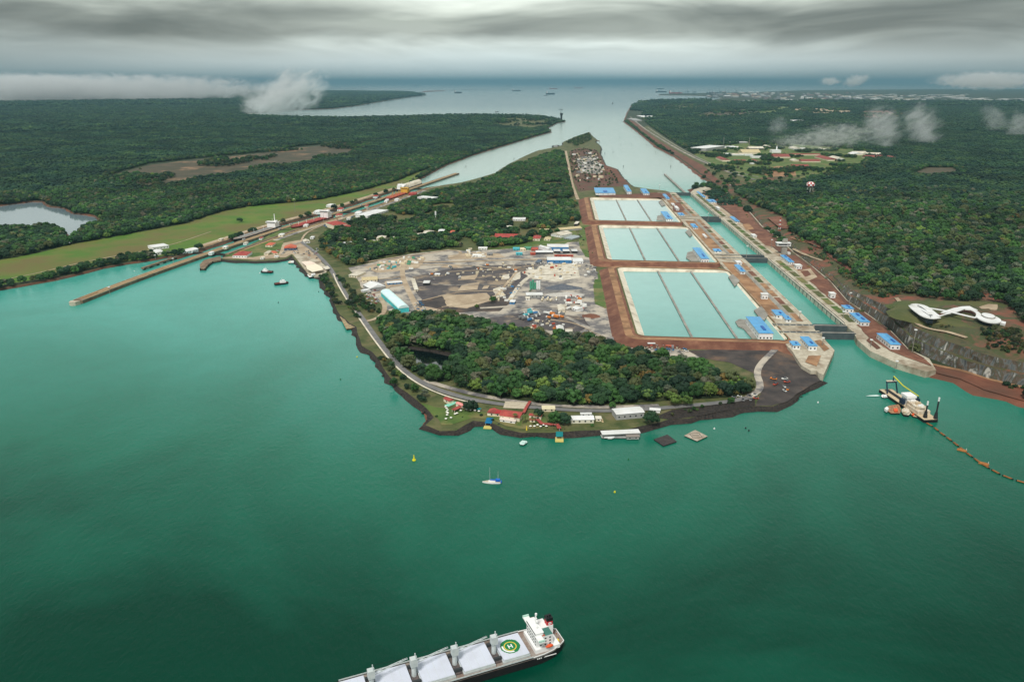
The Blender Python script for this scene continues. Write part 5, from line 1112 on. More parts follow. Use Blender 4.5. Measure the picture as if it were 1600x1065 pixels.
jetty(C3(1280,610), C3(1280,840), 'floating jetty with a teal canopy and a yellow deck, right of the two', TEALR, 0)
# boats & picnic shelters
WS = mat('white_canvas', (238,236,226))
k = 0
sp = [(485,350),(505,385),(525,420),(512,460),(530,480),(515,520),(490,600),(595,578),(680,500),(720,485),(800,430),(925,405),(998,418),(1095,430),(1175,443)]
ps = [C2(*p) for p in sp]+[C3(*p) for p in [(725,575),(800,575),(860,550),(920,580),(975,550),(1030,575),(1080,545),(1145,548),(1195,550),(1235,560)]]
m0 = None
for px, py in ps:
    x, y = G(px, py, 5)
    if m0 is None:
        m0 = thing('picnic_parasol', 'small white picnic parasol on the waterside lawn', 'parasol', (x, y, 4.1), 0, 'white parasols dotted along the club lawn')
        MB().tube((0,0,0),(0,0,2.3),.1,n=4).build('pole', WS, m0); MB().tube((0,0,2.2),(0,0,3),1.6,.1,8).build('canopy', WS, m0)
    else: copy_thing(m0, (x, y, 4.1), 0)
x, y = G(*C3(650,650), 3); t = thing('yellow_marker', 'yellow framed beacon tower on the rocky shore before the palms', 'beacon', (x, y, 1)); MB().tube((0,0,0),(0,0,8),1.6,.4,4).build('tower', YEL, t); MB().box(-2,2,-2,2,0,2.4).build('base', YEL, t)
# palms
PALMM = foliage_plain = mat('palm_leaf', (66,84,40), (88,100,50), .5)
def palm(px, py, label, h=9):
    x, y = G(px, py, 4); t = thing('palm_tree', label, 'palm', (x, y, 4)); MB().tube((0,0,-.5),(.5,.2,h),.35,.22,6).build('trunk', mat('palm_bark', (120,104,84)), t); mb = MB(); random.seed(int(px))
    for k in range(13):
        a_ = k*.483; d = Vector((math.cos(a_), math.sin(a_), 0)); s_ = Vector((-d.y, d.x, 0))*.45; p0 = Vector((.5,.2,h)); p1 = p0+d*2.2+Vector((0,0,1.0)); p2 = p0+d*4.3+Vector((0,0,-.6-random.random()))
        mb.add([p0-s_*.5, p0+s_*.5, p1+s_, p1-s_, p2], [(0,1,2,3),(3,2,4)])
    mb.build('fronds', PALMM, t); DISCS.append((x, y, 4))
for px, py, lb in ((*C3(420,480),'palm at the corner of the largest club hall'),(*C3(570,520),'palm beside the white umbrellas left of the yellow beacon'),(*C3(620,500),'palm just behind the yellow beacon'),(*C3(810,480),'palm between two small red roofs'),(*C3(760,560),'palm nearest the sea wall by the club')): palm(px, py, lb)
# quay right of the club
house([C8(325,785),C8(635,785),C8(640,720),C8(340,730)], 4.5, mat('cream2', (220,216,196)), WHITER, 'long white roofed shed on the shore right of the bushy trees', 'gable', 'shed')
house([C8(460,712),C8(612,712),C8(612,692),C8(465,695)], 3.5, WHT, WHITER, 'narrow white shed behind the long white roofed shed', 'flat', 'shed')
house([C8(655,775),C8(735,775),C8(738,738),C8(658,738)], 3, CRW, PALER, 'small cream hut beside the track to the floating quay', 'flat', 'hut')
A3 = lambda x, y: (840+x/4.706, 560+y/4.706)
house([A3(550,415),A3(785,395),A3(755,350),A3(570,365)], 7, GRYW, WHITER, 'large white roofed workshop on the shore road', 'gable', 'workshop', rh=1.2)
house([A3(820,378),A3(905,385),A3(905,368),A3(825,362)], 3, WHT, WHITER, 'low white shed right of the large white roofed workshop', 'flat', 'shed')
x, y = G(*C8(740,780), 3); t = thing('quay_gangway', 'timber gangway leading down to the long white floating quay', 'gangway', (x, y, 0))
a = Vector(G(*C8(740,800), 3)); b = Vector(G(*C8(770,905), 2)); d = b-Vector((x, y)); MB().tube((0,0,3.6),(d.x,d.y,2),1.5,1.5,4).build('ramp', TP, t)
q = flat_boat('floating_quay', 'long floating quay under a white roof with small boats beneath', 'quay', [A3(462,560),A3(755,545),A3(752,575),A3(650,582),A3(470,582)], 1.4, DARKST, GRYW)
house([A3(467,562),A3(752,548),A3(745,520),A3(470,533)], 4, GRYW, WHITER, 'white roof over the long floating quay', 'flat', 'quay_roof', 'roof', z=1.3, open_=True)
house([A3(648,580),A3(745,578),A3(748,556),A3(650,558)], 2.2, GRYW, mat('grey_sheet', (140,132,124)), 'grey boat shed under the right end of the quay roof', 'flat', 'shed', z=1.4)
flat_boat('motor_boat', 'white motor boat moored before the white quay roof', 'motor boat', [A3(490,582),A3(492,573),A3(560,568),A3(567,575),A3(555,584)], 1.7, BLK, WHT, [('cabin', [A3(515,576),A3(550,573),A3(550,580),A3(516,581)], 1.7, 3.2, WHT)])
# single trees along the shore
for px, py, s, k, lb in ((735,641,1.15,0,'round dark tree standing alone beside the shore road bend'),(802,650,.01,0,''),(842,652,.75,0,'round dark tree behind the sand coloured roof'),(866,663,1.0,1,'broad tree right of the red walkway, left of a pair'),(881,662,1.15,0,'broad dark tree right of the red walkway, right of a pair'),
    (1017,662,1.15,0,'dark round tree on the stony shore right of the white workshop'),(957,638,.55,1,'small round bush at the corner of the white workshop'),(1055,634,1.2,2,'bright green spreading tree beside the far shore road'),(1073,634,1.0,2,'second bright green tree beside the far shore road'),(1142,629,.6,1,'bright green bush by the parked vans near the dark headland'),
    (375,347,1.0,0,'lone dark tree in the middle of the grass field'),(128,418,1.1,0,'lone round tree on the water edge of the grass field'),(69,429,.5,0,'small dark bush near the left shore'),(664,620,.8,5,'bare pale tree on the bank where the road bends'),(615,602,.7,1,'green tree on the shore side of the road bend'),(648,612,.7,1,'green tree close to the road on the west bank'),
    (770,472,.8,1,'small green tree at the edge of the construction yard'),(745,482,.6,2,'pale green tree at the lower edge of the construction yard')):
    if s > .1: SINGLE_TREES.append((px, py, 4.2, k, s, lb))
# construction yard
CONT = [mat('box_'+n, c) for n, c in (('white',(232,232,226)),('blue',(70,130,180)),('green',(84,150,120)),('red',(180,84,66)),('orange',(216,130,60)),('cream',(222,208,178)),('grey',(130,130,130)),('aqua',(80,180,190)))]
mb = lambda pts, h, wm, rm, lb, st='flat', nm='shed', **k_: house(pts, h, wm, rm, lb, st, nm, **k_)
mb([C4(680,495),C4(820,610),C4(890,600),C4(745,460)], 8, AQUAW, AQUAR, 'big hangar with a pale curved roof and turquoise walls at the yard gate', 'barrel', 'hangar', rh=5)
mb([C4(740,625),C4(800,640),C4(820,625),C4(765,610)], 4, CRW, PALER, 'cream lean-to at the near corner of the turquoise hangar')
mb([C4(545,430),C4(600,460),C4(705,430),C4(645,400)], 5, GRYW, WHITER, 'white workshop with a broad roof above the turquoise hangar', 'gable', 'workshop')
mb([C4(525,390),C4(650,385),C4(650,362),C4(525,368)], 4, CRW, TANR, 'long yellow roofed shed in the west of the yard', 'gable')
mb([C4(445,350),C4(520,360),C4(530,320),C4(470,318)], 4, CRW, PALER, 'cluster of pale huts at the west edge of the yard', 'flat', 'hut')
mb([C4(720,415),C4(840,405),C4(840,392),C4(725,400)], 3.5, CONT[1], WHITER, 'long low white shed behind the turquoise hangar')
mb([C4(920,465),C4(955,465),C4(955,375),C4(925,378)], 3, CRW, PALER, 'roofless cream block beside the yard road', 'flat', 'block')
mb([C4(1005,412),C4(1058,412),C4(1060,392),C4(1010,392)], 5, DARKST, WHITER, 'white roofed shed standing on the dark lot')
mb([C4(1095,345),C4(1138,345),C4(1140,335),C4(1097,335)], 3, CRW, WHITER, 'small white shed on the upper dark lot')
mb([C4(540,475),C4(560,480),C4(575,455),C4(550,445)], 3, WHT, WHITER, 'narrow white hut left of the white workshop')
# blue yards
mb([C5(850,460),C5(900,465),C5(900,410),C5(865,425)], 7, WHT, WHITER, 'white end bay of the upper blue warehouse', 'gable')
mb([C5(895,440),C5(1120,440),C5(1120,408),C5(900,406)], 9, CONT[1], WHITER, 'upper long warehouse with white roof and blue wall', 'gable', 'warehouse', rh=2)
mb([C5(770,495),C5(960,495),C5(960,475),C5(785,475)], 4, DARKST, WHITER, 'long narrow white shed left of the three dark bays')
for i, x_ in enumerate((965,1060,1150)): mb([C5(x_,482),C5(x_+(70 if i < 2 else 62),482),C5(x_+(70 if i < 2 else 62),462),C5(x_,462)], 5, DARKST, WHITER, ('left','middle','right')[i]+' one of three white roofed bays with dark fronts')
mb([C5(890,575),C5(1150,575),C5(1150,540),C5(900,540)], 7, CONT[1], WHITER, 'lower long warehouse with white roof and blue wall', 'gable', 'warehouse', rh=2)
mb([C5(1155,590),C5(1270,590),C5(1270,555),C5(1165,555)], 5, WHT, WHITER, 'white shed at the right end of the lower blue warehouse')
mb([C5(785,600),C5(835,605),C5(835,568),C5(790,568)], 4, CONT[6], mat('slate', (92,104,118)), 'small dark blue shed at the road corner left of the lower warehouse')
for i, (x_, y_, w_, h_, cm, cn) in enumerate([(540,455,70,22,7,'turquoise'),(615,460,60,25,5,'cream'),(660,450,75,25,2,'green'),(728,460,75,28,3,'red'),(570,505,70,18,7,'pale turquoise'),(720,505,55,16,3,'dull red'),(970,525,200,8,3,'long red'),(180,450,95,20,0,'white'),(270,510,60,20,6,'grey'),(120,525,100,22,0,'pale')]):
    mb([C5(x_,y_+h_*.2),C5(x_+w_,y_+h_*.2),C5(x_+w_+4,y_-h_*.6),C5(x_+4,y_-h_*.6)], 3.5, CONT[cm], CONT[cm], '%s site cabin in the row %s' % (cn, 'between the wood and the upper blue warehouse' if y_ < 480 and x_ > 400 else 'beside the yard road, left of the blue warehouses' if x_ < 400 else 'in front of the upper blue warehouse'), 'flat', 'site_cabin')
# village behind
mb([C5(345,335),C5(620,345),C5(625,312),C5(370,308)], 6, CRW, REDR, 'long red roofed barrack between the yard and the wood', 'gable', 'barrack')
mb([C5(745,350),C5(832,352),C5(832,320),C5(760,318)], 6, CRW, REDR, 'red roofed house right of the long red barrack', 'hip')
mb([C5(380,262),C5(425,262),C5(425,242),C5(382,242)], 5, CRW, ORR, 'small orange roofed house above the long red barrack', 'hip')
mb([C5(485,250),C5(545,250),C5(545,215),C5(490,218)], 7, CRW, PALER, 'pale roofed house in the trees above the long red barrack', 'hip')
mb([C5(860,355),C5(945,360),C5(930,335),C5(880,335)], 4, CRW, TANR, 'tan roofed shelter in the village', 'hip')
mb([C5(965,310),C5(1100,325),C5(1110,290),C5(1020,268)], 6, WHT, PALER, 'broad white roofed hall at the end of the green slope', 'gable', 'hall')
mb([C5(1060,275),C5(1110,290),C5(1180,215),C5(1140,200)], 5, GRYW, TANR, 'long olive roofed hall behind the broad white hall', 'gable', 'hall')
mb([C5(1090,350),C5(1190,360),C5(1230,325),C5(1150,310)], 3, GRYW, mat('slate_pale', (160,170,172)), 'pale slate roofed shed right of the broad white hall')
mb([C5(1185,200),C5(1225,200),C5(1225,175),C5(1190,172)], 6, DARKST, PALER, 'small dark building above the olive roofed hall')
mb([C5(815,285),C5(925,285),C5(925,250),C5(825,250)], 4, DARKST, TANR, 'dark fronted shelter between village trees', 'flat')
mb([C5(535,150),C5(680,152),C5(670,132),C5(545,132)], 5, WHT, WHITER, 'long white building among the upper trees of the town wood', 'flat')
mb([C5(210,195),C5(295,185),C5(295,170),C5(215,178)], 5, WHT, WHITER, 'white building at the left of the town wood', 'flat')
V4 = lambda x, y: (400+x*.2, 220+y*.2)
for i, (x_, y_, w_, d_, rm, lb) in enumerate([(690,810,40,18,WHITER,'white cottage at the west edge of the town wood'),(735,805,40,18,WHITER,'white cottage next to the westernmost one in the town wood'),(830,780,45,15,PALER,'cream cottage between the west trees'),(915,795,60,18,PALER,'long cream cottage in the middle of the trees'),(980,760,70,18,PALER,'wide cream cottage above a bright green tree'),
   (1075,770,60,20,PALER,'faded cottage right of the bright green tree'),(1290,745,80,22,PALER,'pale villa with a broken roofline in the wood, left part'),(1345,730,80,28,PALER,'pale villa with a broken roofline in the wood, right part'),(1535,720,36,20,ORR,'lone orange roofed cottage in the wood'),(1450,705,50,14,WHITER,'white cottage left of the orange roofed one')]):
    mb([V4(x_-w_/2,y_),V4(x_+w_/2,y_),V4(x_+w_/2,y_-d_),V4(x_-w_/2,y_-d_)], 6, CRW, rm, lb, 'hip', 'cottage')
x, y = G(681, 346, 4); t = thing('water_tank', 'slim white tank tower rising from the town wood', 'water tower', (x, y, 4)); MB().tube((0,0,0),(0,0,24),.8,.8,6).build('stem', WHT, t); MB().tube((0,0,18),(0,0,28),2.2,2.2,10).build('tank', WHT, t)
# batching plant and heaps
x, y = G(*C5(750,890), 4); t = thing('batching_plant', 'green and white silo towers of the concrete plant in the yard', 'plant', (x, y, 4))
for i, (dx_, h_, m_) in enumerate(((-4,17,GRNR),(0,20,GRNR),(4,15,GRNR),(8,18,WHT),(12,18,WHT))):
    MB().tube((dx_,0,3),(dx_,0,h_),1.9,1.9,10).build('silo', m_, t); MB().box(dx_-1.4,dx_+1.4,-1.4,1.4,0,3).build('silo_legs', GRYW, t)
MB().tube((-6,-3,1),(2,2,14),.8,n=4).build('conveyor', GRNR, t)
mb([C5(675,940),C5(855,940),C5(850,912),C5(680,915)], 5, GRYW, WHITER, 'long white roof below the concrete plant')
mb([C5(670,975),C5(720,975),C5(720,955),C5(675,955)], 3, WHT, PALER, 'white hut left below the long white roof')
mb([C5(500,1010),C5(560,1015),C5(575,990),C5(520,990)], 4, CONT[1], WHITER, 'small blue fronted shed at the foot of the pale haul road')
def heap(px, py, rx, ry, h, m_, label):
    x, y = G(px, py, 4); mb_ = MB(); n_ = 26; rings = 6; vs = [(0,0,h)]
    for k in range(1, rings+1):
        f = k/rings
        for i in range(n_): a_ = 2*math.pi*i/n_; j = 1+.25*mn.noise(Vector((math.cos(a_)*1.5+px, math.sin(a_)*1.5, f*2))); vs.append((rx*f*math.cos(a_)*j, ry*f*math.sin(a_)*j, h*(1-f)**1.1+(.3*mn.noise(Vector((i,k,px)))*h*.2 if k < rings else -.3)))
    fs = [(0, 1+i, 1+(i+1) % n_) for i in range(n_)]+[(1+(k-1)*n_+i, 1+k*n_+i, 1+k*n_+(i+1) % n_, 1+(k-1)*n_+(i+1) % n_) for k in range(1, rings) for i in range(n_)]
    o = MB().add(vs, fs).build('aggregate_heap', m_); o.location = (x, y, 4.4); tag(o, label, 'heap')
heap(878, 450, 36, 17, 8, mat('slate_heap', (84,90,100), (104,108,114), .2), 'long slate grey heap of aggregate in the yard')
heap(886, 461, 38, 13, 6, mat('pale_heap', (176,172,164), (196,192,184), .3), 'long pale heap of gravel below the slate grey heap')
heap(855, 465, 10, 6, 4, mat('slate_heap', (84,90,100)), 'small dark heap at the end of the long white roof')
heap(706, 417, 24, 8, 5, M['tandirt'], 'tan heap of timber and soil inside the bend of the yard road')
heap(922, 494, 16, 14, 4, M['reddirt'], 'bare brown mound beside the track under the basin bank')
# parked machines, trucks and stacked stuff in the yard
TYRE = mat('tyre', (20,20,20))
def truck(m1, m2):
    t = thing('truck', 't', 'truck'); MB().box(-1.3,1.3,-4.6,1.6,1.1,3.4).build('cargo_box', m2, t); MB().box(-1.2,1.2,1.9,4.2,.8,3).build('cab', m1, t)
    for yy in (-3.6,-2.2,3): 
        for xx in (-1.2,1.2): MB().tube((xx-.2,yy,.5),(xx+.2,yy,.5),.5,n=8).build('wheel', TYRE, t)
    return t
def container(m1):
    t = MB().box(-3.1,3.1,-1.25,1.25,0,2.6).build('container', m1); return t
def car(m1):
    t = thing('parked_car', 'c', 'car'); MB().box(-.9,.9,-2.2,2.2,.35,1.0).build('body', m1, t); q = MB().add([(-.85,-1.6,1),(.85,-1.6,1),(.85,1.1,1),(-.85,1.1,1),(-.7,-1.1,1.5),(.7,-1.1,1.5),(.7,.5,1.5),(-.7,.5,1.5)],[(0,1,5,4),(1,2,6,5),(2,3,7,6),(3,0,4,7),(4,5,6,7)]).build('cabin', GLASS, t)
    for yy in (-1.4,1.4):
        for xx in (-.85,.85): MB().tube((xx-.1,yy,.35),(xx+.1,yy,.35),.35,n=8).build('wheel', TYRE, t)
    return t
rnd = random.Random(21); srcs = {}
def put(kind, m_, px, py, rz, label, group, z=4.75, s=1.0):
    key = (kind, m_.name)
    x, y = G(px, py, z)
    if key not in srcs:
        o = {'truck': lambda: truck(CONT[0], m_), 'container': lambda: container(m_), 'car': lambda: car(m_)}[kind]()
        srcs[key] = o; o.location = (x, y, z); o.rotation_euler = (0,0,rz); o.scale = (s,)*3; tag(o, label, kind if kind != 'container' else 'container', group)
    else: copy_thing(srcs[key], (x, y, z), rz, label, group, s)
def cloud_of(kind, cols, pts, n_, label, group, ang=None, s=(1.0,1.5)):
    P_ = GL(pts); xs = [p[0] for p in P_]; ys = [p[1] for p in P_]; k = 0; tries = 0
    while k < n_ and tries < 4000:
        tries += 1; x = rnd.uniform(min(xs), max(xs)); y = rnd.uniform(min(ys), max(ys))
        if not inside(P_, np.array([x]), np.array([y]))[0]: continue
        if any((x-a)**2+(y-b)**2 < 49 for a, b in placed): continue
        placed.append((x, y)); k += 1; c_ = rnd.choice(cols); cn = CONT[c_].name[4:]
        # project back only to reuse put()'s bookkeeping
        key = (kind, CONT[c_].name); lb = label % cn; gp = group
        rz = (ang if ang is not None else rnd.uniform(0, 3.1))+rnd.uniform(-.15, .15); ss = rnd.uniform(*s)
        if key not in srcs:
            o = {'truck': lambda: truck(CONT[0], CONT[c_]), 'container': lambda: container(CONT[c_]), 'car': lambda: car(CONT[c_])}[kind](); srcs[key] = o
            o.location = (x, y, 4.8); o.rotation_euler = (0,0,rz); o.scale = (ss,)*3; tag(o, lb, kind, gp)
        else: copy_thing(srcs[key], (x, y, 4.8), rz, lb, gp, ss)
placed = []
cloud_of('container', [0,5,6,0,2,7,5], [(575,420),(600,410),(640,402),(662,404),(655,412),(620,420),(590,424)], 38, '%s container scattered in the rubble at the upper left of the yard', 'containers in the rubble at the upper left of the yard', s=(.7,1.5))
cloud_of('container', [0,0,6,5], [(720,398),(735,390),(760,398),(762,404),(725,406)], 16, '%s container stacked below the wood above the yard road', 'containers below the wood above the yard road', s=(.8,1.7))
cloud_of('container', [0,5,5,6,3], [(815,424),(850,414),(905,412),(912,424),(900,434),(870,438),(832,436)], 42, '%s container or formwork lying in the pale rubble of the yard', 'boxes lying in the pale rubble of the yard', s=(.5,1.3))
cloud_of('container', [0,6,5,6], [(912,415),(930,415),(936,440),(915,440)], 14, '%s container on the dark corner beside the green slope', 'containers beside the green slope', s=(.6,1.5))
cloud_of('container', [3,5,0,6,3,4], [(830,502),(860,500),(885,506),(880,518),(850,520),(828,514)], 26, '%s box in the scrap yard behind the grove', 'boxes in the scrap yard behind the grove', s=(.5,1.2))
cloud_of('truck', [1,7,6,5], [(812,488),(832,485),(845,492),(830,502),(815,498)], 10, '%s truck parked slanting in the row behind the grove', 'trucks in the slanting row behind the grove', ang=-.9, s=(1.1,1.5))
cloud_of('truck', [4,4,4,0,6], [(852,488),(878,488),(880,497),(855,498)], 8, '%s truck among the orange machines in the middle of the yard', 'orange machines in the middle of the yard', ang=.9, s=(1.0,1.5))
cloud_of('truck', [5,5,0], [(845,467),(870,467),(870,471),(845,471)], 8, '%s mixer truck in the line below the pale gravel heap', 'mixer trucks in the line below the gravel heap', ang=0, s=(.8,1.0))
cloud_of('truck', [0,4,3,6,0], [(880,462),(912,464),(915,486),(890,488)], 16, '%s truck parked in the crowd beside the gravel road', 'trucks in the crowd beside the gravel road', s=(.8,1.4))
cloud_of('car', [0,0,6,1,3], [(500,352),(530,342),(552,338),(556,342),(530,350),(503,358)], 14, '%s car parked beside the cream hall at the old locks', 'cars parked beside the cream hall at the old locks', s=(1.3,1.8))
cloud_of('car', [0,0,6,3], [(420,392),(462,388),(468,396),(430,400)], 12, '%s car parked among the harbour huts', 'cars parked among the harbour huts', s=(1.2,1.6))
cloud_of('container', [0,5,5,6], [(655,425),(700,418),(830,413),(838,420),(800,440),(700,440),(660,436)], 34, '%s pallet or formwork on the upper dark lot', 'pallets and formwork on the upper dark lot', s=(.4,1.1))
cloud_of('container', [0,5,5,6,1], [(765,458),(800,440),(815,445),(795,472),(770,470)], 24, '%s formwork piece between the pale strip and the haul road', 'formwork between the pale strip and the haul road', s=(.4,1.2))
cloud_of('truck', [0,5,6,4], [(640,420),(800,412),(905,408),(905,418),(800,424),(645,432)], 14, '%s truck on the tracks across the middle of the yard', 'trucks on the tracks across the yard', s=(.8,1.2))
cloud_of('car', [0,0,6,1], [(655,470),(668,486),(656,488),(645,474)], 12, '%s car parked on the tan apron beside the turquoise hangar', 'cars beside the turquoise hangar', ang=1.2, s=(1.1,1.4))
cloud_of('car', [0,0,0,6,3], [(575,452),(590,455),(596,474),(580,478),(572,462)], 18, '%s car parked below the white workshop', 'cars parked below the white workshop', s=(1.1,1.5))
cloud_of('car', [0,0,6,5,1], [(992,532),(1060,542),(1085,550),(1060,552),(1000,546)], 26, '%s car parked under the near bank of the basins', 'cars parked under the near bank of the basins', s=(1.1,1.5))
cloud_of('container', [0,0,3,6], [(1005,533),(1060,538),(1060,545),(1010,542)], 10, '%s site container under the near bank of the basins', 'site containers under the near bank of the basins', s=(.9,1.3))
cloud_of('car', [0,0,6,3], [(480,392),(496,388),(500,402),(488,408),(474,398)], 16, '%s car parked behind the ferry dock', 'cars parked behind the ferry dock', s=(1.1,1.4))
cloud_of('car', [0,6,3,0], [(1140,622),(1180,617),(1182,626),(1145,628)], 8, '%s van parked near the dark headland', 'vans parked near the dark headland', s=(1.2,1.6))
cloud_of('car', [3,4,0], [(1204,592),(1235,592),(1232,612),(1205,612)], 7, '%s machine standing on the dark headland', 'machines on the dark headland', s=(1.4,2.0))
cloud_of('container', [6,5,6,5,0], [(895,240),(930,238),(944,262),(950,280),(905,285),(898,262)], 60, '%s box or slab on the spit between the two channels', 'boxes and slabs on the spit between the channels', s=(1.0,3.2))
S2_ = lambda x, y: (920+x*.2, 380+y*.2)
mb([S2_(455,785),S2_(515,785),S2_(515,762),S2_(455,762)], 5, DARKST, WHITER, 'white roofed open shed under the near bank of the basins', open_=True)
mb([S2_(555,790),S2_(595,800),S2_(600,775),S2_(560,770)], 3, WHT, WHITER, 'white tent next to the open shed under the basins')
mb([S2_(600,800),S2_(670,808),S2_(668,785),S2_(605,780)], 3, CONT[3], ORR, 'red roofed site office under the basins')
mb([C6(735,800),C6(855,800),C6(865,730),C6(740,730)], 5, GRNR, WHITER, 'white and green roofed workshop at the edge of the grove', 'gable')
mb([C6(880,830),C6(1010,830),C6(1010,790),C6(890,790)], 3, WHT, PALER, 'white site hut right of the green roofed workshop')
mb([C6(750,475),C6(870,475),C6(885,385),C6(770,385)], 5, CRW, PALER, 'cream roofed workshop in the middle of the parked machines', 'gable')
mb([C6(1010,440),C6(1100,470),C6(1180,440),C6(1100,400)], 4, WHT, WHITER, 'white workshop beside the crowd of trucks', 'gable')
# pontoon ramp by the lock tip
x, y = G(1262, 580, 2); t = thing('floating_ramp', 'narrow white floating ramp beside the pointed lock tip', 'pontoon', (x, y, 0)); MB().prism([(a-x, b-y) for a, b in GL([(1252.5,570),(1258,570),(1271,588),(1265,589)], 2.2)], .4, 2.2).build('deck', WHT, t); MB().prism([(a-x, b-y) for a, b in GL([(1252,570),(1260,569),(1262,571),(1254,572)], 3.2)], .4, 3.2).build('landing', CRW, t)
# ================================================================ FAR SHORES, SEA, PORT
HZW = mat('far_white', (216,218,216), (232,232,228), .02)
def far_house(bb, h, wm, rm, label, group=None, nm='warehouse', st='flat', z=4):
    house(bb4(*bb), h, wm, rm, label, st, nm, 'building', z, group, win=False, rh=min(6, h*.3))
CAMPR = mat('camp_red_roof', (132,74,68), (152,86,76), .1)
I6 = lambda x, y: (1080+x*.15, 210+y*.15)
house([I6(50,142),I6(205,150),I6(305,118),I6(130,108)], 15, GRYW, WHITER, 'largest white roofed warehouse by the far bank of the channel', 'flat', 'warehouse', rh=3, win=False)
for (x0,y0,x1,y1,h,wm,rm,lb) in [(310,122,380,140,8,WHT,WHITER,'white hall just right of the largest white roofed warehouse'),(395,120,470,150,8,WHT,WHITER,'white hall second to the right of the largest warehouse'),(470,130,520,152,6,CRW,PALER,'cream hall between the white halls of the camp'),
  (430,75,580,92,7,GRYW,WHITER,'long grey roof between the two lattice masts'),(345,85,425,95,5,GRYW,PALER,'thin grey roof left of the lattice masts'),(590,138,745,160,7,DARKST,PALER,'long grey barrack right of the lattice masts'),
  (745,120,822,142,8,CRW,PALER,'cream block behind the white tower building'),(830,158,925,192,14,WHT,WHITER,'white tower building at the end of the camp row'),(315,195,420,214,6,WHT,WHITER,'white fence like barrack, left section'),(420,203,550,218,6,WHT,PALER,'white fence like barrack, middle section'),
  (550,205,640,222,6,WHT,WHITER,'white fence like barrack, right section'),(508,175,700,205,8,CRW,TANR,'long tan roofed hall above the white barracks'),(620,225,745,245,7,WHT,WHITER,'curved white roof below the tan hall'),
  (290,240,370,282,8,CRW,REDR,'red roofed house alone above the railway'),(440,272,560,290,5,CRW,REDR,'low red roof below the white barracks'),(635,265,690,285,5,CRW,REDR,'small red roof right of the low red one'),(612,297,652,306,4,WHT,WHITER,'tiny white shed above the bare field'),
  (840,220,1010,245,6,CRW,REDR,'red roofed terrace, left of the long rows'),(1020,205,1340,214,5,CRW,REDR,'long red roofed row, upper'),(1040,262,1120,282,5,CRW,PALER,'pale roofed row, lower left'),(1130,270,1330,290,5,CRW,REDR,'long red roofed row, lower'),(1350,230,1460,275,6,CRW,REDR,'red roofed block at the right end of the rows'),
  (1460,235,1560,262,5,WHT,PALER,'pale roof right of the red block'),(1040,135,1130,160,6,WHT,PALER,'white hall under the drifting cloud, left'),(1130,138,1190,155,6,WHT,WHITER,'white hall under the drifting cloud, right'),(1350,145,1395,170,6,CRW,PALER,'cream house under the drifting cloud'),(1360,408,1440,432,5,CRW,ORR,'orange roofed houses in the wood below the camp')]:
    yn = max(y0+5, y1-h*1.9)
    rm = CAMPR if rm in (REDR, ORR) else rm
    house([I6(x0,yn),I6(x1,yn),I6(x1,y0),I6(x0,y0)], h, wm, rm, lb, 'flat' if rm is WHITER else 'gable', 'camp_building', win=False)
x, y = G(1213, 238, 4); t = thing('steeple', 'thin white tower rising over the camp', 'tower', (x, y, 4)); MB().box(-3,3,-3,3,0,28).build('tower', WHT, t); MB().tube((0,0,28),(0,0,36),3,.3,4).build('spire', WHT, t)
# checkered water tower
x, y = G(1264, 310, 6); t = thing('water_tower', 'red and white checkered water tower standing above the wood', 'water tower', (x, y, 6)); R0 = 14
for a_ in range(6): q = R(60*a_+15); MB().tube((11*math.cos(q),11*math.sin(q),-8),(9.5*math.cos(q),9.5*math.sin(q),36),1.1,1.1,6).build('leg', GRYW, t)
MB().tube((0,0,-6),(0,0,36),2.0,1.4,8).build('riser', GRYW, t); tk_ = MB(); nl, nm_ = 12, 5
for i in range(nl):
    for j in range(nm_):
        tk_.cur = (i+j) % 2; P_ = []
        for (ii, jj) in ((i,j),(i+1,j),(i+1,j+1),(i,j+1)):
            th = 2*math.pi*ii/nl; ph = -math.pi/2+math.pi*jj/nm_; P_.append((R0*math.cos(ph)*math.cos(th), R0*math.cos(ph)*math.sin(th), 45+10*math.sin(ph)))
        tk_.add(P_, [(0,1,2,3)])
tk_.build('tank', [WHT, REDP], t)
for q_, (a_, b_) in enumerate(((1424,1430),(1434,1439),(1443,1449))): house(bb4(a_,238.6,b_,239.6), 6, CRW, PINKR, ('left','middle','right')[q_]+' one of three pinkish houses in the far wood under the right cloud', 'gable', 'house', win=False)
for i, (x0, y0, x1, y1, rm, lb) in enumerate([(1237,254,1262,260,REDR,'red roofed barrack right of the camp, left'),(1330,236,1352,240,PALER,'pale roofs behind the cloud, left'),(1352,238,1375,242,PALER,'pale roofs behind the cloud, right'),(1328,238,1345,241,WHITER,'bright white house at the edge of the right lawn'),(1350,242,1378,246,REDR,'red roofed row beyond the camp lawn, left'),(1384,243,1400,247,REDR,'red roofed row beyond the camp lawn, right')]):
    house(bb4(x0,y1-1.6,x1,y1), 6, CRW, CAMPR if rm is REDR else rm, lb, 'gable', 'camp_building', win=False)
for i, (x0, x1, y1, lb) in enumerate([(1000,1012,183.5,'pale works building on the far point of the channel'),(1012,1024,184,'white roofed works hall on the far point of the channel'),(985,998,188,'dark works shed on the far point of the channel'),(1233,1262,190.5,'thin white row far in the east woods'),(1178,1196,160,'white sheds before the far town, left'),(1240,1248,158,'tiny white block before the far town')]):
    house(bb4(x0, y1-3, x1, y1), 10, GRYW, WHITER if 'dark' not in lb else GRYW, lb, 'flat', 'works', win=False)
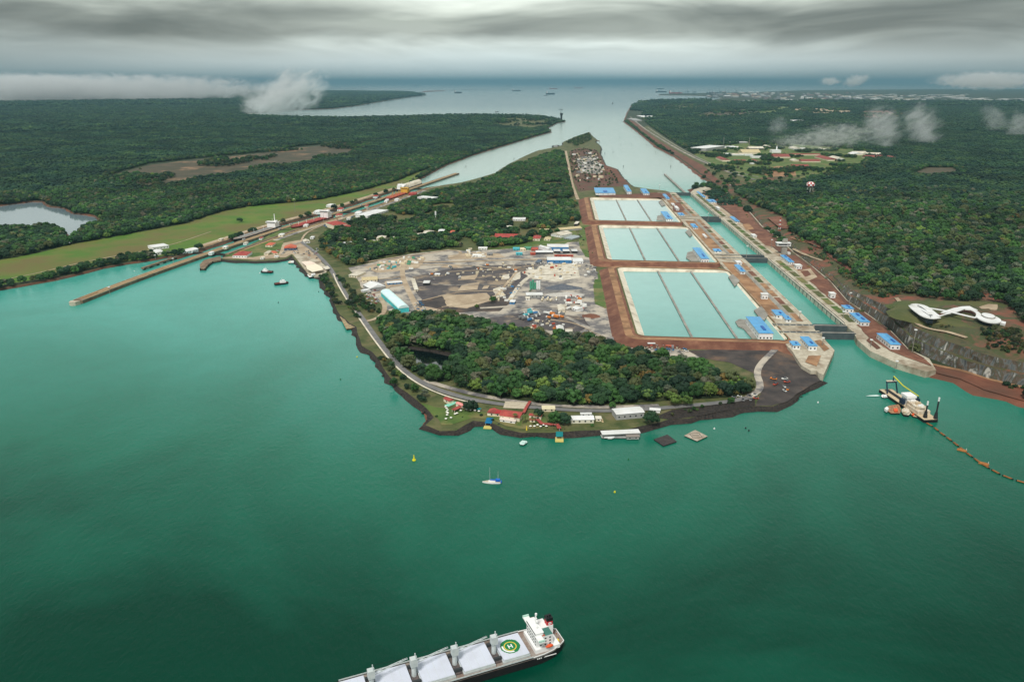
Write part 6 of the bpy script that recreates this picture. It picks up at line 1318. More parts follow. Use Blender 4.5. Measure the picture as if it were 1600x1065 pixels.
# free zone town: many roofs
rnd2 = random.Random(5); k = 0
BX = thing('far_building', 'b', 'building', (0,0,-50)); src_far = []
TW = [(mat('far_wall', (176,178,176)), mat('far_roof_white', (226,228,224))), (mat('far_wall', (176,178,176)), mat('far_roof_tan', (190,176,150))), (mat('far_wall2', (120,120,120)), mat('far_roof_grey', (140,150,154))), (mat('far_wall2', (120,120,120)), mat('far_roof_rust', (150,110,96)))]
bpy.data.objects.remove(BX)
placed2 = []
def town(n_, xr, yr, wr, hr, wt, label, group):
    global k
    c_ = 0; tr = 0
    while c_ < n_ and tr < 3000:
        tr += 1
        px = rnd2.uniform(*xr); py = rnd2.uniform(*yr); x, y = G(px, py, 4); w_ = rnd2.uniform(*wr); d_ = w_*rnd2.uniform(.6, 1.6); h_ = rnd2.uniform(*hr)
        if any(abs(x-a) < (w_+b)/2+8 and abs(y-c) < (d_+d)/2+8 for a, b, c, d in placed2): continue
        placed2.append((x, w_, y, d_)); ty = rnd2.choices(range(4), wt)[0]
        nm = ('white','tan','grey','rust coloured')[ty]; lb = label % nm
        if ty not in src_map:
            t = thing('far_building', lb, 'building', (x, y, 4), rnd2.uniform(-.1,.1), group); MB().box(-.5,.5,-.5,.5,0,.8).build('wall', TW[ty][0], t); MB().gable(-.5,.5,-.5,.5,.8,.2,'x',.02,.1).build('roof', TW[ty][1], t); src_map[ty] = t; t.scale = (w_, d_, h_)
        else: copy_thing(src_map[ty], (x, y, 4), rnd2.uniform(-.1,.1), lb, group, (w_, d_, h_))
        DISCS.append((x, y, w_*.7)); c_ += 1
src_map = {}
town(90, (1335,1515), (148,158), (70,200), (12,24), [6,2,1,.6], 'long %s roof in the dense far warehouse district', 'roofs of the far warehouse district')
town(26, (1522,1640), (153.5,158.5), (90,220), (10,16), [8,1,1,.3], '%s roof in the row at the right end of the far warehouse district', 'roofs at the right end of the far warehouse district')
town(90, (1180,1345), (146,157), (50,140), (16,50), [2.5,1.2,4,2.5], '%s block in the far harbour town', 'blocks of the far harbour town')
town(60, (1105,1200), (145.5,153), (60,160), (20,60), [1,1,4,3], '%s block among the far docks', 'blocks among the far docks')
# port cranes
CRB = mat('crane_blue', (40,62,78), (54,74,88), .05)
def gantry(px, py, s=1.0):
    x, y = G(px, py, 4)
    if 'g' not in srcs:
        t = thing('port_crane', 'dark ship to shore gantry crane with a raised boom at the far port', 'crane', (x, y, 4), 0, 'gantry cranes of the far port')
        for xx in (-9, 9):
            for yy in (-12, 12): MB().tube((xx,yy,0),(xx,yy,38),1.6,1.4,4).build('leg', CRB, t)
        MB().box(-9,9,-13,13,36,40).build('portal', CRB, t); MB().box(-2.5,2.5,-30,14,40,44).build('girder', CRB, t); MB().tube((0,14,42),(0,40,92),2.0,1.2,4).build('boom', CRB, t); MB().tube((0,6,44),(0,6,62),1.5,1,4).build('apex', CRB, t)
        srcs['g'] = t; t.scale = (s,)*3
    else: copy_thing(srcs['g'], (x, y, 4), rnd2.uniform(-.3,.3), None, None, s)
for px, py in [(1053,147.3),(1061,147.4),(1071,147.5),(1075,147.5),(1083,147.6),(1086,147.6),(1105,149),(1109,149),(1113,149),(1118,149),(1121,149),(1125,148),(1133,147),(1138,147),(1150,146),(1160,145)]: gantry(px, py, rnd2.uniform(1.5,2.0))
# ships at sea
def sea_ship(px, py, L_, rz, hm, label, h=22):
    x, y = G(px, py, 0); t = thing('anchored_ship', label, 'cargo ship', (x, y, 0), rz); hl = L_/2; B = L_*.14
    big = L_ > 130; L_ *= 1.9 if big else 1.15; hl = L_/2; B = L_*.14; h = h*2.6 if big else L_*.12; fb = 36 if big else L_*.07
    PRF = [(-hl,B*.4),(-hl*.85,B*.5),(hl*.8,B*.5),(hl,0)]; hull(PRF, -2, fb, t=t, mats=[hm, BOOT]); MB().box(-hl*.88,-hl*.7,-B*.45,B*.45,fb,fb+h).build('superstructure', WHT, t); MB().box(-hl*.97,-hl*.9,-B*.15,B*.15,fb,fb+2+h).build('funnel', hm, t)
    for q in range(4): MB().box(-hl*.6+q*hl*.34,-hl*.34+q*hl*.34,-B*.38,B*.38,fb,fb*1.16).build('hatch_cover', hm, t)
NB = mat('far_hull_dark', (40,52,58)); NR = mat('far_hull_red', (150,70,60))
SH = [(865,139.2,250,.05,NR,'red hulled ship in the centre of the far anchorage, lower one'),(863,134.6,270,.1,NB,'long dark ship just beyond the central red one'),(904,138.2,260,0,NR,'red hulled ship right of the centre of the anchorage'),(807,142.4,200,0,NB,'dark ship with cranes left of the centre of the anchorage'),(794,134.8,220,.1,NB,'faint ship left in the far anchorage'),
  (860,147.5,150,.1,NB,'low barge below the central red ship'),(853,149.8,110,-.4,NB,'small dark vessel left of the low barge'),(957,162,120,1.5,NB,'white bridged ship coming bow on toward the channel'),(976,142.6,110,.2,NB,'small dark vessel right in the anchorage'),(716,145.5,140,0,NB,'tiny vessel near the breakwater'),
  (777,175,60,.8,NB,'small boat on the bay before the west point'),(716,132.3,260,.05,NB,'faint ship near the horizon on the left'),(650,134.3,300,0,NB,'long faint ship at the left of the horizon'),(948,130.4,400,0,NB,'faint ship on the horizon right of the centre'),(838,131.5,300,0,NB,'faint ship close to the horizon at the centre'),(1001,131,280,.1,NB,'faint ship on the horizon near the port'),
  (1032,139.5,200,.05,NB,'ship at the outer berth of the far port, upper'),(1033,144.3,220,.0,NB,'ship at the outer berth of the far port, lower'),(1056,146.5,240,.03,NR,'red hulled ship at the inner berth of the far port'),(868,184.5,50,.4,NB,'small vessel moored at the west point')]
for a_ in SH[:-1]: sea_ship(*a_)
flat_boat('work_barge', 'dark work platform moored off the green spit between the channels', 'barge', [(862,229.5),(863,227.5),(873,226.5),(876,228.5),(872,230)], 3, BLK, DARKST, [('deckhouse', [(865,228),(871,227.6),(871,228.6),(865,229)], 3, 9, GRYW)])
# breakwater line
A = [Vector(p) for p in GL([(690,141.6),(760,140.2),(850,138),(965,135.6)], 1)]
o = strip('breakwater', A, 60, 5, M['darkbank'], kind=None, thick=6); tag(o, 'thin dark breakwater crossing the far sea', 'breakwater')
sheet('breakwater_point', GL([(655,144.8),(665,142),(695,141.3),(695,142.3),(672,143.6)]), 4.3, M['reddirt'])
# bridge pylon under construction
x, y = G(877, 189.5, 2); t = thing('bridge_pylon', 'dark bridge pylon under construction with a crane standing in the channel mouth', 'bridge pylon', (x, y, 0))
s_ = 6800/1200
MB().box(-9,9,-9,9,-2,62).build('shaft', DARKST, t); MB().box(-13,13,-12,12,62,80).build('climbing_form', DARKST, t); MB().tube((-6,0,80),(-6,0,128),2,1.6,4).build('crane_mast', DARKST, t); MB().tube((-34,0,112),(8,0,114),1.8,1.2,4).box(2,12,-3,3,106,112).build('crane_jib', DARKST, t)
MB().prism([(-130,-14),(20,-16),(26,0),(20,12),(-130,8)], -1, 4).build('trestle', WOODC, t)
# posts on the far west point and channel markers
for i, (px, py, h_) in enumerate([(842,186,60),(824,184,55),(812,184,50),(795,182,45),(745,182,42)]):
    x, y = G(px, py, 4); t = thing('crane_mast', 'slender crane mast on the west point of the channel mouth', 'crane', (x, y, 4), 0, 'slender crane masts on the west point'); MB().tube((0,0,0),(0,0,h_),1.6,1.2,4).build('mast', GRYW, t); MB().tube((-h_*.3,0,h_*.9),(h_*.5,0,h_*.92),1.2,.8,4).build('jib', GRYW, t)
for px, py in [(945,241),(958,239),(970,227),(987,227),(1024,240),(937,224),(974,262),(1048,262),(921,200),(968,216),(1010,228),(803,250),(728,262)]:
    x, y = G(px, py, 0)
    if 'mk' not in srcs:
        t = thing('channel_marker', 'small dark marker post standing in the pale channel', 'marker', (x, y, 0), 0, 'marker posts in the pale channel'); MB().tube((0,0,-1),(0,0,9),.9,.6,6).build('post', DARKST, t); MB().tube((0,0,7),(0,0,11),1.8,.4,6).build('daymark', DARKST, t); srcs['mk'] = t
    else: copy_thing(srcs['mk'], (x, y, 0), 0)
# piers of the old locks
x, y = G(918, 224, 3); o = MB().box(0, 62, -5, 5, -1, 4).build('pier', WOODC); o.location = (*G(922, 220, 2), 0); tag(o, 'short dark pier at the tip of the spit between the channels', 'pier')
# light towers by the old locks
for px, py, h_, lb in ((461,331,38,'slim grey mast with a floodlight head beside the grass field'),(172,460,14,'white light post on the long pier reaching into the lake'),(271,411,10,'white signal post near the lock end of the long pier'),(506,347,26,'lamp mast on the centre wall between ships'),(243,405,9,'small lamp mast on the brown approach wall')): mast(px, py, 5, h_, lb, None)
# draped tracks on the east hill
def draped(name, pts, wd, m_, zz=34):
    P_ = [Vector(onhill(*p)[:2]) for p in pts]
    for _ in range(3):
        Q = [P_[0]]
        for a, b in zip(P_[:-1], P_[1:]): Q += [a*.75+b*.25, a*.25+b*.75]
        P_ = Q+[P_[-1]]
    vs = []
    for i, p in enumerate(P_):
        d = (P_[min(i+1, len(P_)-1)]-P_[max(i-1, 0)]).normalized(); nn = Vector((-d.y, d.x))*wd/2
        for q in (p-nn, p, p+nn): vs.append((q.x, q.y, max(float(ground_z(q.x, q.y)), float(ground_z(p.x, p.y)))+1.2))
    o = MB().add(vs, [f for i in range(len(P_)-1) for f in ((3*i, 3*i+3, 3*i+4, 3*i+1), (3*i+1, 3*i+4, 3*i+5, 3*i+2))]).build(name, m_); o['kind'] = 'structure'
draped('hill_track', [(1236,372),(1262,381),(1300,388),(1345,402),(1400,412)], 6, M['orangedirt'])
draped('hill_track', [(1280,372),(1290,392),(1300,404),(1318,414),(1335,428)], 7, M['reddirt'])
draped('bare_slope', [(1262,376),(1288,388),(1318,398),(1334,406)], 22, M['reddirt'])
draped('bare_slope', [(1326,420),(1345,430),(1356,446)], 22, M['reddirt'])
draped('hill_track', [(1238,385),(1262,400),(1285,408)], 5, M['tandirt'])
draped('hill_track', [(1400,466),(1410,478),(1424,500),(1440,512),(1475,518),(1510,528)], 6, M['tandirt'])
draped('bare_slope', [(1208,340),(1220,350),(1232,358)], 34, M['reddirt'])
sheet('shore_slope', GL([(1458,572),(1500,577),(1548,592),(1620,608),(1760,640),(1700,652),(1600,626.5),(1578,620.5),(1537,609.5),(1499,592.5),(1463,583)]), 4.2, M['redbank'], step=10, amp=2)
road('shore_track', [(1440,566),(1470,573),(1510,581),(1548,594),(1590,604),(1680,622)], 8, 4.6, M['orangedirt'])
# ================================================================ FOREST
def crown_mesh(name, m, r=7, h=9, lobes=26, leaf=140, seed=1, spread=1.0, low=.22, flat=.8):
    random.seed(seed); mb = MB()
    for i in range(lobes):
        t = random.random()*2*math.pi; q = math.sqrt(random.random()); rr = q*r*.78*spread
        top = math.sqrt(max(0, 1-(rr/(r*1.02))**2)); z = h*(low+(1-low)*top*random.uniform(.2, 1.0))
        s = r*random.uniform(.24, .42)
        mb.ball((rr*math.cos(t), rr*math.sin(t), z+h*.18), s, 1, 1, 1, flat, .22)
    for i in range(leaf):
        t = random.random()*2*math.pi; q = math.sqrt(random.random()); rr = q*r*1.08
        top = math.sqrt(max(0, 1-(q)**2)); z = h*(low+(1-low)*top*1.05)*random.uniform(.6, 1.08)+h*.18
        c = Vector((rr*math.cos(t), rr*math.sin(t), z)); a = Vector((random.gauss(0,1), random.gauss(0,1), random.gauss(0,.6))).normalized(); bq = a.orthogonal().normalized()
        s = r*random.uniform(.07, .13)
        mb.add([c+a*s, c+bq*s, c-a*s, c-bq*s], [(0,1,2,3)])
    return mb.mesh(name, m)
def foliage(name, cols, patch=None):
    m = bpy.data.materials.new(name); m.use_nodes = True; n = m.node_tree.nodes; l = m.node_tree.links; b = n['Principled BSDF']
    b.inputs['Roughness'].default_value = .7; b.inputs['Specular IOR Level'].default_value = .25
    oi = n.new('ShaderNodeObjectInfo'); r = n.new('ShaderNodeValToRGB'); e = r.color_ramp.elements
    e[0].position = 0; e[0].color = (*lin(cols[0]), 1); e[1].position = 1; e[1].color = (*lin(cols[-1]), 1)
    for i, c in enumerate(cols[1:-1]): k = e.new((i+1)/(len(cols)-1)); k.color = (*lin(c), 1)
    l.new(oi.outputs['Random'], r.inputs[0])
    g = n.new('ShaderNodeNewGeometry'); q = n.new('ShaderNodeTexNoise'); q.inputs['Scale'].default_value = .45; q.inputs['Detail'].default_value = 3; l.new(g.outputs['Position'], q.inputs[0])
    mr = n.new('ShaderNodeMapRange'); l.new(q.outputs['Fac'], mr.inputs[0]); mr.inputs[1].default_value = .3; mr.inputs[2].default_value = .7; mr.inputs[3].default_value = .65; mr.inputs[4].default_value = 1.35
    q2 = n.new('ShaderNodeTexNoise'); q2.inputs['Scale'].default_value = .0035; q2.inputs['Detail'].default_value = 4; l.new(g.outputs['Position'], q2.inputs[0])
    m2 = n.new('ShaderNodeMapRange'); l.new(q2.outputs['Fac'], m2.inputs[0]); m2.inputs[1].default_value = .35; m2.inputs[2].default_value = .65; m2.inputs[3].default_value = .62; m2.inputs[4].default_value = 1.45
    mu = n.new('ShaderNodeMath'); mu.operation = 'MULTIPLY'; l.new(mr.outputs[0], mu.inputs[0]); l.new(m2.outputs[0], mu.inputs[1])
    vm = n.new('ShaderNodeVectorMath'); vm.operation = 'SCALE'; l.new(r.outputs[0], vm.inputs[0]); l.new(mu.outputs[0], vm.inputs['Scale']); l.new(vm.outputs[0], b.inputs['Base Color'])
    return m
FOL = dict(dark=foliage('foliage_dark', [(20,42,26),(28,54,32),(38,64,34),(26,50,36),(46,74,38)]),
           green=foliage('foliage_green', [(38,72,32),(54,88,38),(46,78,40)]),
           lime=foliage('foliage_lime', [(78,104,46),(94,116,50),(76,102,52)]),
           olive=foliage('foliage_olive', [(62,72,40),(78,84,50),(58,74,48)]),
           ochre=foliage('foliage_ochre', [(104,92,44),(112,88,46),(92,90,46)]),
           grey=foliage('foliage_grey', [(96,104,84),(84,92,74),(104,98,80)]),
           far=foliage('foliage_far', [(14,42,34),(24,52,38),(34,62,40),(50,76,44),(20,50,42),(64,88,48)]))
BARK = mat('bark', (92,82,70), (120,110,96), .5)
KINDS = [('dark',8,10,'rounded broadleaf tree with a dark green crown'),('green',7.5,11,'broadleaf tree with a fresh green crown'),('lime',7,9,'broadleaf tree with a bright yellow green crown'),
         ('olive',7,11,'thin crowned tree of dull olive foliage'),('ochre',6,9,'tree with withering ochre foliage'),('grey',6,11,'pale grey green tree with sparse leaves')]
CROWNS = []
for i, (k, r, h, lb) in enumerate(KINDS):
    CROWNS.append([crown_mesh('crown_'+k, FOL[k], r, h, 30 if k not in ('grey','ochre') else 20, 160, seed=10*i+j+1, spread=1 if k != 'grey' else .8) for j in range(2)])
tk = MB().tube((0,0,-1.5),(0,0,8.5),.55,.32,6); 
for a in range(4):
    t = a*1.6; tk.tube((0,0,4.5+a*.6),(3.2*math.cos(t),3.2*math.sin(t),9.5),.28,.12,5)
TRUNK = tk.mesh('trunk', BARK)
def scatter(poly, sp, excl=(), jit=.42, margin=0):
    P = np.array(poly); x0, y0 = P.min(0); x1, y1 = P.max(0)
    X, Y = np.meshgrid(np.arange(x0, x1, sp), np.arange(y0, y1, sp*.9)); X = X+(np.arange(X.shape[0])%2)[:,None]*sp/2
    X = (X+np.random.uniform(-jit, jit, X.shape)*sp).ravel(); Y = (Y+np.random.uniform(-jit, jit, Y.shape)*sp).ravel()
    k = inside(poly, X, Y)
    # keep what the camera could see, a step to the side included
    k &= (np.abs(X) < Y*.80+150)
    for e in excl: k &= ~inside(e, X, Y)
    return X[k], Y[k]
def near_excl(X, Y, discs):
    k = np.ones(X.shape, bool)
    for x, y, r in discs: k &= (X-x)**2+(Y-y)**2 > r*r
    return X[k], Y[k]
# source tiles, kept outside the scene
SRC = bpy.data.collections.new('forest_sources')
def src(name, me): o = bpy.data.objects.new(name, me); SRC.objects.link(o); return o
names = []
for i, cs in enumerate(CROWNS):
    for j, me in enumerate(cs): src('a%02d' % (i*2+j), me)
def tile_mesh(name, m, seed, size=70, sp=13, per=5, r0=(6,10)):
    random.seed(seed); mb = MB()
    k = int(size/sp)
    for i in range(k):
        for j in range(k):
            x = (i+.5)*sp-size/2+random.uniform(-4,4); y = (j+.5)*sp-size/2+random.uniform(-4,4)
            r = random.uniform(*r0); h = random.uniform(7, 15) if random.random() > .08 else random.uniform(15, 20)
            for q in range(per):
                t = random.random()*6.28; d = r*.55*math.sqrt(random.random())
                mb.ball((x+d*math.cos(t), y+d*math.sin(t), h-random.uniform(0, 3)-d*.3), r*random.uniform(.38,.6), 1, 1, 1, .75, .2)
    return mb.mesh(name, m)
for j in range(6): src('b%02d' % j, tile_mesh('forest_tile', FOL['far'], 50+j))
def gn_instances(name, pts, idx, rz, scl, prefix, label, cat, group):
    me = bpy.data.meshes.new(name); me.from_pydata([tuple(p) for p in pts], [], [])
    for an, ty, va in (('idx','INT',idx),('rz','FLOAT',rz),('scl','FLOAT',scl)):
        a = me.attributes.new(an, ty, 'POINT'); a.data.foreach_set('value', np.asarray(va, np.int32 if ty == 'INT' else np.float32))
    o = bpy.data.objects.new(name, me); COL.objects.link(o); tag(o, label, cat, group, 'stuff')
    ng = bpy.data.node_groups.new(name, 'GeometryNodeTree'); ng.interface.new_socket('Geometry', in_out='INPUT', socket_type='NodeSocketGeometry'); ng.interface.new_socket('Geometry', in_out='OUTPUT', socket_type='NodeSocketGeometry')
    n = ng.nodes; l = ng.links; gi = n.new('NodeGroupInput'); go = n.new('NodeGroupOutput'); ip = n.new('GeometryNodeInstanceOnPoints')
    sub = bpy.data.collections.new(name+'_src')
    for so in sorted(SRC.objects, key=lambda q: q.name):
        if so.name.startswith(prefix): sub.objects.link(so)
    ci = n.new('GeometryNodeCollectionInfo'); ci.inputs['Collection'].default_value = sub; ci.inputs['Separate Children'].default_value = True; ci.inputs['Reset Children'].default_value = True
    l.new(gi.outputs[0], ip.inputs['Points']); l.new(ci.outputs[0], ip.inputs['Instance']); ip.inputs['Pick Instance'].default_value = True
    def att(nm, ty):
        q = n.new('GeometryNodeInputNamedAttribute'); q.data_type = ty; q.inputs['Name'].default_value = nm; return q.outputs['Attribute']
    l.new(att('idx','INT'), ip.inputs['Instance Index'])
    cx = n.new('ShaderNodeCombineXYZ'); l.new(att('rz','FLOAT'), cx.inputs[2]); 
    er = n.new('FunctionNodeEulerToRotation'); l.new(cx.outputs[0], er.inputs[0]); l.new(er.outputs[0], ip.inputs['Rotation'])
    l.new(att('scl','FLOAT'), ip.inputs['Scale']); l.new(ip.outputs[0], go.inputs[0])
    md = o.modifiers.new('scatter', 'NODES'); md.node_group = ng
    return o
GROVE = GL([(592,508),(610,498),(640,500),(660,498),(700,497),(740,508),(760,511),(790,522),(830,523),(870,532),(900,532),(932,536),(960,548),(1000,555),(1050,566),(1090,576),(1130,592),(1160,600),(1172,612),(1145,621),(1090,622),(1020,628),(960,631),(900,633),(850,631),(790,622),(740,613),(718,603),(712,590),(700,596),(672,597),(655,586),(636,576),(622,562),(609,545),(598,528)])
sheet('forest_ground', GROVE, 4.35, M['forestfloor'], step=14, amp=4, holes=[POND])
TOWN = GL([(505,390),(500,380),(515,366),(560,347),(600,331),(640,314),(680,301),(720,294),(745,287),(775,276),(800,259),(835,249),(868,237),(880,240),(884,262),(890,290),(896,310),(904,335),(904,350),(890,356),(872,366),(830,378),(800,384),(765,388),(735,390),(700,388),(650,394),(600,403),(570,411),(545,416),(530,408)])
sheet('town_ground', TOWN, 4.1, M['scrub'], step=20, amp=5)
WESTF = west
EASTW = GL([(1118,282),(1140,296),(1160,312),(1195,330),(1232,334),(1238,350),(1255,362),(1280,372),(1305,392),(1335,410),(1345,432),(1400,448),(1430,458),(1480,462),(1555,464),(1590,478),(1620,520),(1700,560),(1900,560),(2300,400),(1900,260),(1600,250),(1420,262),(1340,268),(1290,280),(1250,290),(1200,290)], 34)
EASTF = east
BIGEX = [LAKE, FIELD_W, GRASS, CLEAR_M, CAMPS]+FAR_FIELDS
# right belt between shore and road
CORR = GL([(980,188),(1000,205),(1020,222),(1060,246),(1100,280),(1112,290),(1150,312),(1172,332),(1196,352),(1222,372),(1250,398),(1300,440),(1330,470),(1400,515),(1425,545),(1500,580),(1620,612),(1900,665)], 6)+GL([(1900,640),(1660,590),(1640,560),(1625,530),(1600,510),(1560,478),(1480,470),(1430,462),(1400,452),(1345,436),(1335,412),(1305,392),(1280,372),(1255,362),(1238,350),(1232,334)], 36)+GL([(1195,330),(1160,312),(1140,296),(1185,286),(1150,270),(1110,252),(1075,234),(1040,212),(1012,193),(1000,182),(1004,174),(982,172),(976,186)], 10)
PORT = GL([(1120,165),(1180,160),(1240,158),(1300,160),(1700,162),(2300,162),(2300,139),(1450,139),(1180,143),(1030,146),(1030,151),(1110,155)])
ROCKZ = [tuple(f-HD*8) for f in FOOT]+[tuple(f+HD*26) for f in FOOT[::-1]]
rs = np.random.RandomState(3)
def kinds_for(n, wts): return rs.choice(6, n, p=np.array(wts)/sum(wts))
# grove: nearest 300 single trees, the rest one wood
X, Y = scatter(GROVE, 10.5, [POND]); X, Y = near_excl(X, Y, DISCS)
o_ = np.argsort(np.hypot(X, Y)); X, Y = X[o_], Y[o_]
kd = kinds_for(len(X), [6,3,1.1,2.2,.3,1.2])
# the yellowing corner of the grove lies to the east
ye = (X > 150) & (X < 330) & (rs.rand(len(X)) < .25) & (Y < 1010); kd[ye] = rs.choice([3,4,4,2], ye.sum())
NT = min(300-len(SINGLE_TREES), len(X))
GT = 'broadleaf trees of the grove behind the shore road'
def tree(x, y, z, k, s, label, group, sz=None):
    t = thing('broadleaf_tree', label, 'tree', (x, y, z), random.random()*6.28, group); t.scale = (s, s, s*(sz or random.uniform(.85, 1.15)))
    c = bpy.data.objects.new('crown', CROWNS[k][random.randint(0,1)]); COL.objects.link(c); c.parent = t
    u = bpy.data.objects.new('trunk', TRUNK); COL.objects.link(u); u.parent = t
    return t
random.seed(5)
ZN = [(-75, 'at the pond end of the grove'), (10, 'behind the club roofs'), (95, 'behind the white sheds on the shore'), (175, 'in the middle of the grove front'), (250, 'in the yellowing part of the grove'), (999, 'at the headland end of the grove')]
for i in range(NT):
    s_ = random.choice([random.uniform(.5,.8), random.uniform(.8,1.15), random.uniform(1.1,1.5)]); sz_ = 'small ' if s_ < .8 else 'tall ' if s_ > 1.12 else ''
    zn = next(b for a, b in ZN if X[i] < a)
    tree(X[i], Y[i], 4.3, kd[i], s_, sz_+KINDS[kd[i]][3]+' '+zn, 'trees '+zn+', '+sz_+KINDS[kd[i]][0])
for (px, py, z, k, s, lb) in SINGLE_TREES:
    x, y = G(px, py, z); tree(x, y, z, k, s, lb, None)
ptsA = []; kA = []; sA = []
def addA(X, Y, wts, lo=.75, hi=1.25):
    Z = ground_z(X, Y)-.5
    ptsA.append(np.stack([X, Y, Z], 1)); kA.append(kinds_for(len(X), wts)); sA.append(rs.uniform(lo, hi, len(X)))
addA(X[NT:], Y[NT:], [5,3.4,1.6,2.4,.2,1.6], .55, 1.55)
def emit(name, label, group, kindname='tree'):
    P = np.concatenate(ptsA); K = np.concatenate(kA); S = np.concatenate(sA); n_ = len(P)
    gn_instances(name, P, K*2+rs.randint(0,2,n_), rs.uniform(0,6.28,n_), S, 'a', label, 'wood', group); print(name, n_)
    ptsA.clear(); kA.clear(); sA.clear()
emit('grove_wood', 'inner and far trees of the dense grove behind the shore road', None)
X, Y = scatter(TOWN, 12.5); X, Y = near_excl(X, Y, [(a, b, r+5) for a, b, r in DISCS]); k = np.array([mn.fractal(Vector((a*.012, b*.007, 7)), .8, 2, 3) for a, b in zip(X, Y)]) > -.28; X, Y = X[k], Y[k]; addA(X, Y, [5,3,1,1,.2,.4], .8, 1.35)
emit('town_wood', 'dark green trees growing around the houses between the old locks and the basins', None)
# belts of single crowns: east hill wood up close
X, Y = scatter(EASTW, 13.5, [CORR, ROCKZ]); k = np.hypot(X, Y) < 2600+rs.normal(0, 260, len(X)); X, Y = X[k], Y[k]; X, Y = near_excl(X, Y, DISCS); addA(X, Y, [5,3,.9,1.6,.1,1.0], .5, 1.6)
emit('east_hill_wood', 'dense dark green wood covering the hill above the rock cut on the right', None)
WNEAR = GL([(-200,452),(0,406),(60,395),(110,382),(200,366),(290,349),(345,331),(385,323),(430,319),(500,312),(560,299),(620,283),(645,272),(676,262),(700,250),(720,240),(600,250),(400,285),(200,300),(-200,310)])
X, Y = scatter(WNEAR, 13.5, [LAKE, GRASS, FIELD_W]); X, Y = near_excl(X, Y, DISCS); addA(X, Y, [6,2.5,.4,1,.1,.5], .85, 1.4)
emit('west_wood', 'wood of dark green trees standing along the upper edge of the grass field', None)
# far woods as patches
def tiles(poly, excl, ymin, ymax, sp0):
    X, Y = scatter(poly, sp0, excl, jit=.2); D = np.hypot(X, Y); k = (D >= ymin) & (D < ymax); return X[k], Y[k]
def shrink_ok(X, Y, poly, excl, r=34):
    k = np.ones(X.shape, bool)
    for t in range(8):
        a = X+r*math.cos(t*math.pi/4); b = Y+r*math.sin(t*math.pi/4); k &= inside(poly, a, b)
        for e in excl: k &= ~inside(e, a, b)
    return X[k], Y[k]
def farwood(name, label, poly, excl, near):
    P = []; Sx = []
    for d0, d1, s in ((near, 7000, 56), (7000, 14000, 95), (14000, 30000, 190)):
        X, Y = tiles(poly, excl, d0, d1, s); X, Y = shrink_ok(X, Y, poly, excl, 34*s/62)
        X, Y = near_excl(X, Y, DISCS)
        P.append(np.stack([X, Y, ground_z(X, Y)+(-1.0)], 1)); Sx.append(np.full(len(X), s/58))
    P = np.concatenate(P); S = np.concatenate(Sx); n_ = len(P); print(name, n_)
    gn_instances(name, P, rs.randint(0,6,n_), rs.randint(0,4,n_)*math.pi/2+rs.uniform(-.2,.2,n_), S, 'b', label, 'forest', None)
farwood('west_forest', 'dark forest spreading to the horizon west of the old locks', WESTF, [LAKE, FIELD_W, GRASS, CLEAR_M, WNEAR], 1500)
farwood('east_forest', 'dark forest spreading to the horizon east of the new locks', EASTF, [CORR, CAMPS, PORT]+FAR_FIELDS, 2450)
# belt of singles along the forest edges by the water
def edge_belt(poly, excl, d1, sp, wts=(6,2,.3,1,.1,.4)):
    X, Y = scatter(poly, sp, excl); D = np.hypot(X, Y); k = D < d1; X, Y = X[k], Y[k]
    a = np.ones(X.shape, bool)
    for t in range(8):
        p = X+36*math.cos(t*math.pi/4); q = Y+36*math.sin(t*math.pi/4); a &= inside(poly, p, q)
        for e in excl: a &= ~inside(e, p, q)
    X, Y = X[~a], Y[~a]; X, Y = near_excl(X, Y, DISCS); addA(X, Y, list(wts), .8, 1.3)
edge_belt(WESTF, [LAKE, FIELD_W, GRASS, CLEAR_M, WNEAR], 8500, 15)
RPL = GL([(1084,296),(1100,291),(1135,300),(1152,313),(1174,333),(1192,354),(1214,369),(1242,395),(1270,416),(1298,439),(1324,469),(1354,489),(1392,516),(1420,545),(1470,562),(1560,592),(1610,604),(1610,640),(1500,592),(1447,590),(1339,535),(1330,522),(1072,296)], 9)
edge_belt(EASTF, [CORR, CAMPS, PORT, RPL, ROCKZ]+FAR_FIELDS, 8500, 15)
emit('forest_edge_trees', 'trees lining the shores and clearings of the far forests', None)
HILLSC = GL([(1150,314),(1195,334),(1240,352),(1282,382),(1338,420),(1400,452),(1424,466),(1410,480),(1430,502),(1480,512),(1530,520),(1590,520),(1610,560),(1640,600),(1560,560),(1450,520),(1400,496),(1350,466),(1310,432),(1260,396),(1210,356),(1170,328)], 34)
for sp_, pr_, lo_, hi_ in ((7, .45, .16, .42), (13, .35, .35, .8)):
    X, Y = scatter(HILLSC, sp_, [ROCKZ]); X, Y = near_excl(X, Y, DISCS); k = np.array([mn.noise(Vector((a*.02, b*.02, 0))) for a, b in zip(X, Y)]) > (-.12 if sp_ == 7 else .05); X, Y = X[k], Y[k]; k = rs.rand(len(X)) < pr_*2; addA(X[k], Y[k], [3,2,1,4,1,1], lo_, hi_)
SC = GL([(888,238),(905,231),(932,236),(944,258),(975,284),(950,292),(905,298),(893,270)]); X, Y = scatter(SC, 20); k = rs.rand(len(X)) < .35; addA(X[k], Y[k], [4,2,1,4,0,1], .25, .7)
SC = GL([(884,222),(905,213),(920,208),(926,218),(900,230)]); X, Y = scatter(SC, 14); k = rs.rand(len(X)) < .6; addA(X[k], Y[k], [4,2,.5,4,0,1], .3, .9)
SC = GL([(640,500),(700,497),(745,508),(790,520),(830,520),(790,508),(750,502),(700,488),(650,488)])
X, Y = scatter(SC, 9); k = rs.rand(len(X)) < .6; addA(X[k], Y[k], [3,3,2,3,.5,2], .25, .7)
